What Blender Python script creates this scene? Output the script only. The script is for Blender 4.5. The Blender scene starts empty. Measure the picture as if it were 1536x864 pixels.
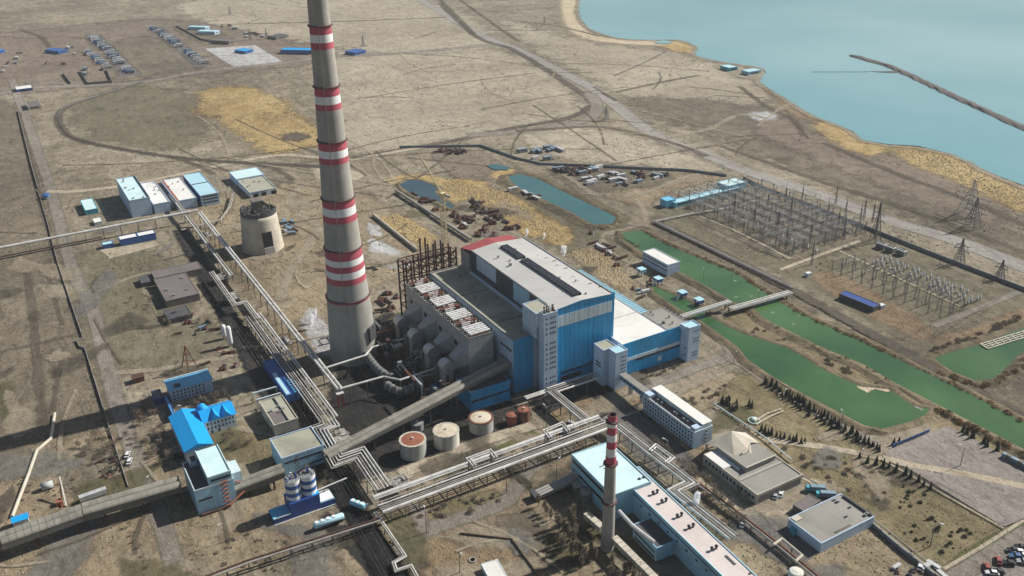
import bpy, bmesh, math, random
from math import sin, cos, pi, radians, hypot, atan2
from mathutils import Vector, Matrix, noise, geometry
random.seed(11)
R_ = random.Random(5)
S = bpy.context.scene
COL = S.collection

# ------------------------------------------------------------------ camera model
F = 1367.3; TH = radians(25.72); RO = radians(-.948); YA = radians(30.1); CH = 270.0
fw = Vector((sin(YA)*cos(TH), cos(YA)*cos(TH), -sin(TH)))
rt = Vector((cos(YA), -sin(YA), 0)); dn = fw.cross(rt)
r2 = rt*cos(RO) - dn*sin(RO); d2 = rt*sin(RO) + dn*cos(RO)
CAM = Vector((0, 0, CH))
def G(u, v, z=0.):
    """point of the place at height z that the photograph shows at (u, v)"""
    q = r2*((u-768)/F) + d2*((v-432)/F) + fw
    t = (z-CH)/q.z
    p = CAM + q*t
    return Vector((p.x, p.y, z))
def PX(p):
    q = Vector(p)-CAM; w = q.dot(fw)
    return (768+F*q.dot(r2)/w, 432+F*q.dot(d2)/w)
def Zat(u0, v0, v1, z0=0):
    p = G(u0, v0, z0); lo, hi = z0, 400
    for _ in range(50):
        m = (lo+hi)/2
        if PX((p.x, p.y, m))[1] > v1: lo = m
        else: hi = m
    return lo
def Rad(u, v, w, z=0):
    return w/F*(G(u, v, z)-CAM).dot(fw)
cd = bpy.data.cameras.new('camera'); cam = bpy.data.objects.new('camera', cd); COL.objects.link(cam)
m = Matrix((( r2.x, -d2.x, -fw.x, 0), (r2.y, -d2.y, -fw.y, 0), (r2.z, -d2.z, -fw.z, CH), (0, 0, 0, 1)))
cam.matrix_world = m
cd.sensor_width = 36; cd.lens = 36*F/1536; cd.clip_start = 1; cd.clip_end = 30000
S.camera = cam

# ------------------------------------------------------------------ light
EL, AZ = radians(37.5), radians(93.2)
W = bpy.data.worlds.new('World'); S.world = W; W.use_nodes = True
nt = W.node_tree; bg = nt.nodes['Background']
sky = nt.nodes.new('ShaderNodeTexSky'); sky.sky_type = 'NISHITA'; sky.sun_disc = False
sky.sun_elevation = EL; sky.sun_rotation = AZ; sky.air_density = 1.2; sky.dust_density = 1.5
nt.links.new(sky.outputs[0], bg.inputs[0]); bg.inputs[1].default_value = SKY_STRENGTH = .046
sd = Vector((sin(AZ)*cos(EL), cos(AZ)*cos(EL), sin(EL)))
sl = bpy.data.lights.new('sun', 'SUN'); sl.energy = 5.0; sl.angle = radians(.5); sl.color = (1, .955, .87)
so = bpy.data.objects.new('sun', sl); COL.objects.link(so); so.rotation_euler = sd.to_track_quat('Z', 'Y').to_euler()
so.location = (0, 0, 500)
S.view_settings.view_transform = 'Standard'; S.view_settings.look = 'None'
S.view_settings.exposure = .46; S.view_settings.gamma = 1
S.render.engine = 'CYCLES'; S.cycles.max_bounces = 6; S.cycles.transparent_max_bounces = 48
S.cycles.volume_bounces = 4

# ------------------------------------------------------------------ materials
def srgb(r, g, b):
    f = lambda c: (c/255/12.92 if c/255 <= .04045 else ((c/255+.055)/1.055)**2.4)
    return (f(r), f(g), f(b))
class NB:
    def __init__(s, mat):
        mat.use_nodes = True; s.m = mat; s.t = mat.node_tree; s.b = s.t.nodes['Principled BSDF']
        g = s.t.nodes.new('ShaderNodeNewGeometry'); s.pos = g.outputs['Position']
    def link(s, a, b): s.t.links.new(a, b)
    def mapped(s, scale, rot=0):
        n = s.t.nodes.new('ShaderNodeMapping'); n.inputs['Scale'].default_value = scale
        n.inputs['Rotation'].default_value = (0, 0, rot); s.link(s.pos, n.inputs[0]); return n.outputs[0]
    def noise(s, scale, detail=4, rough=.55, vec=None, dist=0):
        n = s.t.nodes.new('ShaderNodeTexNoise'); n.inputs['Scale'].default_value = scale
        n.inputs['Detail'].default_value = detail; n.inputs['Roughness'].default_value = rough
        n.inputs['Distortion'].default_value = dist
        s.link(vec or s.pos, n.inputs['Vector']); return n.outputs[0]
    def voro(s, scale, vec=None, feature='F1'):
        n = s.t.nodes.new('ShaderNodeTexVoronoi'); n.feature = feature; n.inputs['Scale'].default_value = scale
        s.link(vec or s.pos, n.inputs['Vector']); return n.outputs['Color'], n.outputs['Distance']
    def ramp(s, fac, stops):
        n = s.t.nodes.new('ShaderNodeValToRGB'); e = n.color_ramp.elements
        while len(e) < len(stops): e.new(.5)
        for x, (p, c) in zip(e, stops):
            x.position = p; x.color = (c, c, c, 1) if not hasattr(c, '__len__') else (*c, 1)
        s.link(fac, n.inputs[0]); return n.outputs[0]
    def mix(s, fac, a, b, mode='MIX'):
        n = s.t.nodes.new('ShaderNodeMix'); n.data_type = 'RGBA'; n.blend_type = mode
        for i, x in ((0, fac), (6, a), (7, b)):
            if hasattr(x, 'is_linked'): s.link(x, n.inputs[i])
            elif i == 0: n.inputs[0].default_value = x
            else: n.inputs[i].default_value = (*x, 1)
        return n.outputs[2]
    def math(s, op, a, b):
        n = s.t.nodes.new('ShaderNodeMath'); n.operation = op
        for i, x in enumerate((a, b)):
            if hasattr(x, 'is_linked'): s.link(x, n.inputs[i])
            else: n.inputs[i].default_value = x
        return n.outputs[0]
    def bump(s, h, dist, strength=.6):
        n = s.t.nodes.new('ShaderNodeBump'); n.inputs['Strength'].default_value = strength
        n.inputs['Distance'].default_value = dist; s.link(h, n.inputs['Height']); s.link(n.outputs[0], s.b.inputs['Normal'])
def plain(name, col, var=.25, scale=.35, rough=.7, metal=0, streak=0, dirt=None, dirt_amt=.35, bump=0, fine=2.5):
    """painted, rendered or rusted surface: tone variation, dirt patches and rain streaks"""
    mt = bpy.data.materials.new(name); n = NB(mt)
    lo = tuple(c*(1-var) for c in col); hi = tuple(min(1, c*(1+var)) for c in col)
    c = n.mix(n.ramp(n.noise(scale, 5, .6), [(.3, 0.), (.7, 1.)]), lo, hi)
    c = n.mix(n.ramp(n.noise(fine, 3, .6), [(.35, 0.), (.75, .5)]), c, tuple(x*.62 for x in col))
    if dirt:
        c = n.mix(n.ramp(n.noise(scale*.6, 6, .7, dist=.6), [(.48, 0.), (.66, dirt_amt)]), c, dirt)
    if streak:
        v = n.mapped((1, 1, .045))
        c = n.mix(n.ramp(n.noise(.75, 4, .65, v), [(.42, 0.), (.72, streak)]), c, tuple(x*.42+.012 for x in col))
        c = n.mix(n.ramp(n.noise(1.9, 2, .5, v), [(.5, 0.), (.75, streak*.7)]), c, tuple(min(1, x*1.5+.03) for x in col))
    n.link(c, n.b.inputs['Base Color']); n.b.inputs['Roughness'].default_value = rough; n.b.inputs['Metallic'].default_value = metal
    if bump: n.bump(n.noise(fine, 4), bump)
    return mt
M = {}
def mk(k, *a, **kw): M[k] = plain(k, *a, **kw)
mk('concrete', (.335, .322, .295), var=.12, scale=.12, streak=.3, dirt=(.2, .18, .15), rough=.9)
mk('concrete_pale', (.50, .46, .38), var=.15, scale=.2, streak=.25, dirt=(.26, .22, .17), rough=.9)
mk('concrete_dark', (.16, .15, .135), var=.2, scale=.2, streak=.3, rough=.9)
mk('chimney_red', (.42, .075, .11), var=.12, scale=.15, streak=.3, rough=.75)
mk('chimney_white', (.74, .74, .74), var=.06, scale=.15, streak=.2, rough=.75)
mk('collar', (.10, .05, .05), rough=.8)
mk('blue_clad', (.004, .31, .62), var=.14, scale=.06, streak=.42, rough=.5, dirt=(.05, .13, .24), dirt_amt=.5)
mk('blue_light', (.30, .54, .70), var=.14, scale=.15, streak=.35, rough=.6, dirt=(.22, .3, .34))
mk('pale_blue', (.42, .55, .70), var=.1, scale=.2, streak=.3, rough=.7)
mk('white_panel', (.55, .64, .68), var=.08, scale=.15, streak=.45, rough=.6)
mk('tower_wall', (.46, .58, .72), var=.08, scale=.2, streak=.25, rough=.7)
mk('blue_bright', (.005, .33, .76), var=.1, scale=.2, rough=.4, streak=.1)
mk('blue_deep', (.012, .055, .25), var=.15, scale=.2, rough=.5, streak=.15)
mk('blue_mid', (.02, .10, .33), var=.15, scale=.2, rough=.55, streak=.25)
mk('roof_white', (.71, .70, .675), var=.06, scale=.05, rough=.8, dirt=(.40, .39, .36), dirt_amt=.45)
mk('roof_boiler', (.46, .455, .445), var=.07, scale=.05, rough=.8, dirt=(.33, .32, .30), dirt_amt=.5)
mk('roof_grey', (.27, .26, .235), var=.12, scale=.06, rough=.9, dirt=(.15, .145, .13), dirt_amt=.5)
mk('roof_moss', (.33, .325, .26), var=.12, scale=.06, rough=.9, dirt=(.12, .115, .09), dirt_amt=.6)
mk('roof_teal', (.58, .76, .79), var=.1, scale=.08, rough=.55, dirt=(.42, .60, .64), dirt_amt=.6)
mk('roof_aqua', (.38, .62, .72), var=.08, scale=.08, rough=.6, dirt=(.5, .6, .64), dirt_amt=.4)
mk('roof_skyblue', (.12, .42, .66), var=.1, scale=.1, rough=.55, dirt=(.2, .36, .48))
mk('roof_pink', (.60, .54, .52), var=.07, scale=.08, rough=.85, dirt=(.42, .36, .34), dirt_amt=.5)
mk('roof_dark', (.06, .062, .07), var=.2, scale=.1, rough=.85, dirt=(.11, .11, .11))
mk('roof_slate', (.15, .13, .13), var=.15, scale=.12, rough=.9, dirt=(.08, .075, .075), dirt_amt=.5)
mk('red_primer', (.30, .055, .06), var=.15, scale=.2, streak=.2, rough=.8)
mk('rust', (.16, .06, .035), var=.35, scale=.6, rough=.9)
mk('rust_dark', (.07, .035, .028), var=.35, scale=.6, rough=.9)
mk('rust_red', (.26, .09, .055), var=.3, scale=.5, rough=.9)
mk('grey_steel', (.24, .25, .26), var=.2, scale=.4, rough=.6, streak=.2)
mk('dark_steel', (.055, .058, .065), var=.3, scale=.5, rough=.7)
mk('pale_steel', (.50, .50, .50), var=.15, scale=.3, rough=.5)
mk('cladding', (.56, .555, .54), var=.22, scale=.25, rough=.5, dirt=(.2, .17, .13), dirt_amt=.5)
mk('cladding_old', (.30, .285, .26), var=.25, scale=.25, rough=.6, dirt=(.14, .11, .08), dirt_amt=.6)
mk('duct_grey', (.33, .34, .35), var=.2, scale=.3, rough=.7, streak=.25)
mk('white_paint', (.74, .76, .78), var=.06, scale=.3, rough=.5, streak=.12)
mk('drum_white', (.62, .63, .64), var=.12, scale=.5, rough=.6, dirt=(.2, .13, .09), dirt_amt=.8)
mk('tank_cream', (.56, .50, .39), var=.12, scale=.3, rough=.8, dirt=(.33, .23, .15), dirt_amt=.6)
mk('tank_white', (.62, .60, .54), var=.1, scale=.3, rough=.7, streak=.4)
mk('tank_grey', (.36, .37, .35), var=.1, scale=.3, rough=.7, streak=.3)
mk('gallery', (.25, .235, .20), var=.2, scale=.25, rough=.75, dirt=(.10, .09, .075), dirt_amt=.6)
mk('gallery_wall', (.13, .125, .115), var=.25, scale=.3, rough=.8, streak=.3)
mk('teal', (.05, .33, .42), var=.15, rough=.5)
mk('cabin_blue', (.16, .50, .72), var=.1, rough=.5)
mk('relay_blue', (.25, .55, .68), var=.1, rough=.6)
mk('fence_thin', (.24, .27, .28), var=.2, scale=.2, rough=.9)
mk('fence_wall', (.17, .19, .20), var=.2, scale=.2, rough=.9)
mk('brown_wood', (.13, .09, .06), var=.3, rough=.9)
mk('dark_void', (.006, .006, .007), var=.1, rough=.95)
mk('bark', (.12, .095, .07), var=.3, rough=.95)
mk('twig', (.27, .225, .175), var=.35, scale=.6, rough=.95)
mk('twig_red', (.25, .18, .145), var=.35, scale=.6, rough=.95)
mk('needles', (.042, .05, .028), var=.45, scale=.5, rough=.9)
mk('reed', (.27, .155, .065), var=.4, scale=.35, rough=.95)
mk('scrub', (.15, .12, .075), var=.45, scale=.3, rough=.95)
mk('coal', (.012, .012, .013), var=.4, scale=.4, rough=.9, dirt=(.05, .045, .04), dirt_amt=.5)
mk('yellow_pale', (.6, .52, .3), var=.15, rough=.8)
mk('scrap_light', (.42, .43, .44), var=.25, rough=.7)
mk('scrap_blue', (.16, .24, .30), var=.25, rough=.7)
mk('tyre', (.012, .012, .012), rough=.9)
mk('car_white', (.7, .71, .72), var=.03, rough=.3); mk('car_dark', (.03, .032, .036), var=.1, rough=.3)
mk('car_silver', (.38, .40, .43), var=.05, rough=.3); mk('car_blue', (.06, .14, .3), var=.05, rough=.3)
mk('car_red', (.25, .05, .04), var=.05, rough=.35)
def glass(name, col=(.02, .03, .04)):
    mt = bpy.data.materials.new(name); n = NB(mt)
    c = n.mix(n.ramp(n.noise(.8, 2), [(.35, 0.), (.65, 1.)]), col, tuple(x*2.6+.01 for x in col))
    n.link(c, n.b.inputs['Base Color']); n.b.inputs['Roughness'].default_value = .12; return mt
mk('shaded_panel', (.055, .066, .085), var=.3, scale=.08, streak=.4, rough=.7, dirt=(.02, .022, .026), dirt_amt=.7)  # boiler house side wall: its shade is put into this dark colour
M['glass'] = glass('glass'); M['glass_dark'] = glass('glass_dark', (.008, .01, .013))

# ------------------------------------------------------------------ mesh helpers
LOCS = {}
class MB:
    def __init__(s): s.v = []; s.f = []; s.mi = []; s.cur = 0; s.at = None
    def add(s, vs, fs):
        o = len(s.v); s.v += [tuple(p) for p in vs]; s.f += [tuple(i+o for i in f) for f in fs]; s.mi += [s.cur]*len(fs)
        return s
    def quad(s, *p): return s.add(p, [tuple(range(len(p)))])
    def hexa(s, bot, top):
        n = len(bot)
        return s.add(list(bot)+list(top), [tuple(range(n-1, -1, -1)), tuple(range(n, 2*n))]+[(i, (i+1) % n, n+(i+1) % n, n+i) for i in range(n)])
    def box(s, x0, y0, z0, x1, y1, z1):
        return s.hexa([(x0, y0, z0), (x1, y0, z0), (x1, y1, z0), (x0, y1, z0)], [(x0, y0, z1), (x1, y0, z1), (x1, y1, z1), (x0, y1, z1)])
    def walls(s, poly, z0, z1):
        n = len(poly)
        return s.add([(p[0], p[1], z0) for p in poly]+[(p[0], p[1], z1) for p in poly], [(i, (i+1) % n, n+(i+1) % n, n+i) for i in range(n)])
    def prism(s, poly, z0, z1):
        return s.hexa([(p[0], p[1], z0) for p in poly], [(p[0], p[1], z1) for p in poly])
    def beam(s, p, q, w, h=None):
        p = Vector(p); q = Vector(q); h = h or w; d = (q-p).normalized()
        up = Vector((0, 0, 1)) if abs(d.z) < .95 else Vector((0, 1, 0))
        a = d.cross(up).normalized()*(w/2); b = a.cross(d).normalized()*(h/2)
        c = [-a-b, a-b, a+b, -a+b]
        return s.hexa([p+k for k in c], [q+k for k in c])
    def ring(s, c, a, b, r, n): return [Vector(c)+a*(r*cos(2*pi*i/n))+b*(r*sin(2*pi*i/n)) for i in range(n)]
    def tube(s, path, r, n=6, caps=True):
        P = [Vector(p) for p in path]; o = len(s.v); k = len(P); vs = []
        for i, p in enumerate(P):
            d1 = (P[i]-P[i-1]).normalized() if i else (P[1]-P[0]).normalized()
            d0 = (P[i+1]-P[i]).normalized() if i < k-1 else d1
            d = (d1+d0); d = d.normalized() if d.length > 1e-4 else d1
            up = Vector((0, 0, 1)) if abs(d.z) < .9 else Vector((0, 1, 0))
            a = d.cross(up).normalized(); b = a.cross(d).normalized()
            mt = 1/max(.5, d.dot(d1)); rr = r[i] if hasattr(r, '__len__') else r
            vs += [p+a*(rr*mt*cos(2*pi*j/n))+b*(rr*sin(2*pi*j/n)) for j in range(n)]
        fs = [(i*n+j, i*n+(j+1) % n, (i+1)*n+(j+1) % n, (i+1)*n+j) for i in range(k-1) for j in range(n)]
        if caps: fs += [tuple(range(n-1, -1, -1)), tuple(range((k-1)*n, k*n))]
        return s.add(vs, fs)
    def lathe(s, x, y, prof, n=24, caps=True):
        vs = [(x+r*cos(2*pi*j/n), y+r*sin(2*pi*j/n), z) for r, z in prof for j in range(n)]; k = len(prof)
        fs = [(i*n+j, i*n+(j+1) % n, (i+1)*n+(j+1) % n, (i+1)*n+j) for i in range(k-1) for j in range(n)]
        if caps: fs += [tuple(range(n-1, -1, -1)), tuple(range((k-1)*n, k*n))]
        return s.add(vs, fs)
    def build(s, name, mat, parent=None, label=None, smooth=False, link=True):
        o0 = LOCS[parent.name] if parent is not None else Vector((0, 0, 0))
        me = bpy.data.meshes.new(name); me.from_pydata([Vector(p)-o0 for p in s.v], [], s.f)
        for mm in (mat if isinstance(mat, (list, tuple)) else [mat]): me.materials.append(M[mm] if isinstance(mm, str) else mm)
        if any(s.mi): me.polygons.foreach_set('material_index', s.mi)
        if smooth: me.polygons.foreach_set('use_smooth', [True]*len(me.polygons))
        me.update()
        return addobj(name, me, parent, label)
def addobj(name, me, parent=None, label=None):
    o = bpy.data.objects.new(name, me); COL.objects.link(o)
    if parent is not None: o.parent = parent; LOCS[o.name] = LOCS[parent.name]
    if label: o['label'] = label
    return o
def tag(o, label, cat=None, group=None):
    o['label'] = label
    if cat: o['category'] = cat
    if group: o['group'] = group
    return o
def thing(name, label, cat, loc, group=None):
    o = bpy.data.objects.new(name, None); COL.objects.link(o); o.empty_display_size = 1
    o.location = loc; LOCS[o.name] = Vector(loc); return tag(o, label, cat, group)
def solo(name, mb, mat, label, cat, group=None, loc=None, smooth=False):
    """a thing that is one mesh, with its origin at its base"""
    loc = Vector(loc) if loc is not None else Vector(mb.v[0])
    LOCS['_'] = loc
    class _P: name = '_'
    mb2 = mb; me = bpy.data.meshes.new(name); me.from_pydata([Vector(p)-loc for p in mb2.v], [], mb2.f)
    for mm in (mat if isinstance(mat, (list, tuple)) else [mat]): me.materials.append(M[mm] if isinstance(mm, str) else mm)
    if any(mb2.mi): me.polygons.foreach_set('material_index', mb2.mi)
    if smooth: me.polygons.foreach_set('use_smooth', [True]*len(me.polygons))
    o = bpy.data.objects.new(name, me); COL.objects.link(o); o.location = loc; LOCS[o.name] = loc
    return tag(o, label, cat, group)
def structure(name, mb, mat):
    o = mb.build(name, mat); o['kind'] = 'structure'; return o
def dup(root, loc, rz=0, sc=1, label=None, group=None):
    def cp(o, par):
        c = o.copy(); COL.objects.link(c)
        if par is not None: c.parent = par
        for ch in o.children: cp(ch, c)
        return c
    r = cp(root, None); r.location = loc; r.rotation_euler = (0, 0, rz); r.scale = (sc, sc, sc); LOCS[r.name] = Vector(loc)
    if label: r['label'] = label
    if group: r['group'] = group
    return r

# oriented rectangle from three roof corners (left, nearest, right)
class Fr:
    def __init__(s, L, Fp, Rp, h, z0=0, snap=5):
        L, Fp, Rp = (G(p[0], p[1], h) for p in (L, Fp, Rp))
        u = Rp-Fp; w = L-Fp
        a1 = atan2(u.y, u.x); a2 = atan2(w.y, w.x)-pi/2
        if abs(a2-a1) > .5: a2 = a1
        a = (a1*u.length+a2*w.length)/(u.length+w.length)
        if abs(a) < radians(snap): a = 0
        s.o = Vector((Fp.x, Fp.y, 0)); s.ang = a
        s.ex = Vector((cos(a), sin(a), 0)); s.ey = Vector((-sin(a), cos(a), 0))
        s.w = u.dot(s.ex); s.d = w.dot(s.ey); s.h = h; s.z0 = z0
    @classmethod
    def xy(c, x0, y0, x1, y1, h, z0=0):
        s = c.__new__(c); s.o = Vector((x0, y0, 0)); s.ang = 0; s.ex = Vector((1, 0, 0)); s.ey = Vector((0, 1, 0))
        s.w = x1-x0; s.d = y1-y0; s.h = h; s.z0 = z0; return s
    def p(s, a, b, z=0): q = s.o+s.ex*a+s.ey*b; return Vector((q.x, q.y, z))
    def rect(s, a0, b0, a1, b1): return [s.p(a0, b0), s.p(a1, b0), s.p(a1, b1), s.p(a0, b1)]
    def bx(s, mb, a0, b0, z0, a1, b1, z1): mb.prism(s.rect(a0, b0, a1, b1), z0, z1); return mb
    def root(s): return s.p(s.w/2, s.d/2, s.z0)
def building(name, label, cat, fr, wall, roof, parapet=.6, pmat=None, group=None, pitch=0):
    """flat roofed block with a parapet; returns its Empty"""
    t = thing(name, label, cat, fr.root(), group)
    w = MB().walls(fr.rect(0, 0, fr.w, fr.d), fr.z0, fr.h).build('wall', wall, t)
    q = fr.rect(0, 0, fr.w, fr.d)
    MB().quad(*[(p.x, p.y, fr.h-.02) for p in q]).build('roof', roof, t)
    if parapet:
        e, th = .06, .35; b = MB(); z0, z1 = fr.h-.35, fr.h+parapet
        fr.bx(b, -e, -e, z0, fr.w+e, th, z1); fr.bx(b, -e, fr.d-th, z0, fr.w+e, fr.d+e, z1)
        fr.bx(b, -e, th, z0, th, fr.d-th, z1); fr.bx(b, fr.w-th, th, z0, fr.w+e, fr.d-th, z1)
        b.build('parapet', pmat or wall, t)
    return t, w
WIN = {}
def windows(wallo, fr, face, a0, a1, n, rows, wfrac=.55, hgt=1.5, mat='glass', name='window', frame=True):
    """rows: list of sill heights; face 'f' along the front, 'l' along the left side, 'r' right side"""
    step = (a1-a0)/n; ww = step*wfrac
    key = (round(ww, 2), round(hgt, 2), mat, frame)
    if key not in WIN:
        b = MB(); b.box(-ww/2, -.06, 0, ww/2, .03, hgt); b.cur = 1
        if frame:
            f = .14
            b.box(-ww/2-f, -.10, -f, ww/2+f, .03, -.003); b.box(-ww/2-f, -.09, hgt+.003, ww/2+f, .03, hgt+f)
            b.box(-ww/2-f, -.09, 0, -ww/2-.003, .03, hgt); b.box(ww/2+.003, -.09, 0, ww/2+f, .03, hgt)
        me = bpy.data.meshes.new(name); me.from_pydata(b.v, [], b.f); me.materials.append(M[mat]); me.materials.append(M['white_panel'])
        me.polygons.foreach_set('material_index', b.mi); WIN[key] = me
    base = LOCS[wallo.name]
    for z in rows:
        for i in range(n):
            a = a0+step*(i+.5)
            if face == 'f': p, r = fr.p(a, 0, z), fr.ang
            elif face == 'l': p, r = fr.p(0, a, z), fr.ang-pi/2
            else: p, r = fr.p(fr.w, a, z), fr.ang+pi/2
            o = addobj(name, WIN[key], wallo); o.location = p-base; o.rotation_euler = (0, 0, r)
def strip(wallo, fr, face, a0, a1, z0, z1, mat, name='window_strip', t=.07):
    b = MB()
    if face == 'f': fr.bx(b, a0, -t, z0, a1, -.002, z1)
    elif face == 'l': fr.bx(b, -t, a0, z0, -.002, a1, z1)
    else: fr.bx(b, fr.w+.002, a0, z0, fr.w+t, a1, z1)
    return b.build(name, mat, wallo)

# ------------------------------------------------------------------ ground sheets
ZL = [.02]
def nextz(): ZL[0] += .002; return ZL[0]
def groundmat(name, stops, big=.006, mid=.05, fine=.5, streak=(.25, .25), soft=False, edge_scale=.12, rough=.95, streaked=None, opacity=1., amp=2.2):
    mt = bpy.data.materials.new(name); n = NB(mt)
    f = n.math('MULTIPLY_ADD', n.noise(big, 5, .6), .45)
    f.node.inputs[2].default_value = 0
    f2 = n.math('MULTIPLY', n.noise(mid, 6, .65, dist=.8), .38)
    sv = n.mapped((.10, .012, 1), radians(12)) if streaked is None else n.mapped(*streaked)
    f3 = n.math('MULTIPLY', n.noise(1.0, 5, .7, sv), .17)
    f4 = n.math('ADD', n.math('ADD', f, f2), f3)
    c = n.ramp(f4, stops)
    g = n.noise(fine, 5, .75)
    c = n.mix(n.ramp(g, [(.34, .55), (.5, 0.)]), c, tuple(x*.42 for x in stops[0][1]))
    c = n.mix(n.ramp(n.noise(fine*.45, 6, .8), [(.52, 0.), (.7, .55)]), c, tuple(min(1, x*1.22) for x in stops[-1][1]))
    c = n.mix(n.ramp(n.noise(.11, 8, .85, n.mapped((1, .45, 1), radians(-20)), dist=1.5), [(.40, .62), (.50, 0.)]), c, tuple(x*.55 for x in stops[0][1]))
    n.link(c, n.b.inputs['Base Color']); n.b.inputs['Roughness'].default_value = rough
    n.b.inputs['Specular IOR Level'].default_value = .15
    n.bump(n.math('ADD', g, n.math('MULTIPLY', n.noise(.09, 6, .7), 2.5)), .9, .55)
    if soft:
        a = n.t.nodes.new('ShaderNodeAttribute'); a.attribute_name = 'edge'
        e = n.math('ADD', a.outputs['Fac'], n.math('MULTIPLY', n.math('SUBTRACT', n.noise(edge_scale, 7, .8), .5), amp))
        n.link(n.ramp(e, [(.34, 0.), (.72, opacity)]), n.b.inputs['Alpha'])
    M[name] = mt
def sub(pts, closed=True, step=8):
    """Catmull-Rom through the points"""
    n = len(pts); out = []
    for i in range(n if closed else n-1):
        p1, p2 = pts[i], pts[(i+1) % n]
        p0 = pts[i-1] if (closed or i) else p1; p3 = pts[(i+2) % n] if (closed or i+2 < n) else p2
        k = max(1, int((p2-p1).length/step))
        for j in range(k):
            t = j/k
            out.append(.5*((2*p1)+(p2-p0)*t+(2*p0-5*p1+4*p2-p3)*t*t+(3*p1-p0-3*p2+p3)*t**3))
    if not closed: out.append(pts[-1])
    return out
def setedge(o, vals):
    a = o.data.attributes.new('edge', 'FLOAT', 'POINT'); a.data.foreach_set('value', vals)
def px(pts, z=0): return [G(u, v, z) for u, v in pts]
def poly_area(p): return sum(p[i].x*p[(i+1) % len(p)].y-p[(i+1) % len(p)].x*p[i].y for i in range(len(p)))/2
def patch(name, pts, mat, fade=6, smooth=True, jit=0, step=10, world=False, z=None):
    P = pts if world else px(pts)
    if fade and smooth: fade = fade*2.4
    if smooth: P = sub(P, True, step)
    if poly_area(P) < 0: P = P[::-1]
    n = len(P); z = nextz() if z is None else z
    if jit: P = [p+Vector((noise.noise(p*.02)*jit, noise.noise(p*.02+Vector((9, 3, 1)))*jit, 0)) for p in P]
    vs = [(p.x, p.y, z) for p in P]
    tri = geometry.tessellate_polygon([[Vector((p.x, p.y, 0)) for p in P]])
    fs = [t if (P[t[1]]-P[t[0]]).cross(P[t[2]]-P[t[0]]).z > 0 else t[::-1] for t in tri]; ed = [1.]*n
    if fade:
        for i in range(n):
            d = (P[(i+1) % n]-P[i-1]); nn = Vector((d.y, -d.x, 0)).normalized()
            vs[i] = (P[i].x-nn.x*fade*.4, P[i].y-nn.y*fade*.4, z+(i % 7)*.0002)
            vs.append((P[i].x+nn.x*fade*.6, P[i].y+nn.y*fade*.6, z+(i % 5)*.0003)); ed.append(0.)
        fs += [(i, n+i, n+(i+1) % n, (i+1) % n) for i in range(n)]
    o = structure(name, MB().add(vs, fs), mat); setedge(o, ed); return o
def road(name, pts, w, mat, fade=1.5, step=10, world=False, z=None, smooth=True):
    P = pts if world else px(pts)
    if smooth: P = sub(P, False, step)
    z = nextz() if z is None else z; vs = []; ed = []
    for i, p in enumerate(P):
        d = P[min(i+1, len(P)-1)]-P[max(i-1, 0)]; nn = Vector((d.y, -d.x, 0)).normalized()
        ww = (w[0]+(w[1]-w[0])*i/(len(P)-1)) if hasattr(w, '__len__') else w
        for k, e in ((-ww/2-fade, 0.), (-ww/2+ww*.2, 1.), (ww/2-ww*.2, 1.), (ww/2+fade, 0.)):
            vs.append((p.x+nn.x*k, p.y+nn.y*k, z+(i % 7)*.00025)); ed.append(e)
    fs = [(4*i+j, 4*i+j+1, 4*i+j+5, 4*i+j+4) for i in range(len(P)-1) for j in range(3)]
    o = structure(name, MB().add(vs, fs), mat); setedge(o, ed); return o

# ================================================================== SETTING
groundmat('steppe', [(.38, (.105, .090, .066)), (.47, (.185, .158, .116)), (.54, (.262, .225, .168)), (.64, (.355, .31, .237))], fine=.35)
groundmat('yard', [(.38, (.13, .104, .07)), (.48, (.225, .18, .12)), (.62, (.36, .295, .205))], fine=.5, soft=True, edge_scale=.08)
groundmat('olive_grass', [(.38, (.10, .085, .047)), (.5, (.175, .147, .085)), (.62, (.26, .213, .13))], fine=.55, soft=True, edge_scale=.08)
groundmat('pale_field', [(.38, (.22, .19, .145)), (.5, (.32, .28, .215)), (.62, (.42, .375, .29))], fine=.35, soft=True, edge_scale=.03)
groundmat('dark_field', [(.38, (.09, .076, .056)), (.5, (.155, .131, .097)), (.62, (.235, .2, .148))], fine=.4, soft=True, edge_scale=.05)
groundmat('green_field', [(.38, (.13, .115, .078)), (.5, (.19, .168, .118)), (.62, (.26, .225, .16))], fine=.4, soft=True, edge_scale=.04, opacity=.75)
groundmat('reddish_yard', [(.38, (.125, .098, .075)), (.5, (.185, .15, .118)), (.62, (.26, .215, .17))], fine=.3, soft=True, edge_scale=.04)
groundmat('reed_bed', [(.38, (.20, .135, .06)), (.48, (.345, .25, .115)), (.62, (.48, .37, .19))], mid=.06, fine=.35, soft=True, edge_scale=.09)
groundmat('orange_soil', [(.38, (.19, .135, .085)), (.5, (.29, .21, .13)), (.62, (.38, .285, .185))], fine=.5, soft=True, edge_scale=.06, opacity=.65)
groundmat('dirt_road', [(.38, (.16, .138, .115)), (.5, (.215, .19, .162)), (.62, (.29, .26, .225))], fine=.9, soft=True, edge_scale=.35, amp=.9)
groundmat('pale_track', [(.38, (.30, .25, .185)), (.5, (.38, .33, .25)), (.62, (.47, .415, .32))], fine=.8, soft=True, edge_scale=.3, amp=.9)
groundmat('dark_track', [(.38, (.07, .058, .045)), (.5, (.10, .084, .066)), (.62, (.15, .125, .10))], fine=.6, soft=True, edge_scale=.25)
groundmat('highway_surface', [(.38, (.23, .21, .195)), (.5, (.285, .262, .245)), (.62, (.34, .315, .295))], fine=.9, soft=True, edge_scale=.3, amp=.8)
groundmat('faint_dark', [(.38, (.09, .075, .055)), (.5, (.12, .10, .075)), (.62, (.17, .14, .11))], fine=.6, soft=True, edge_scale=.06, opacity=.6)
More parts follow.
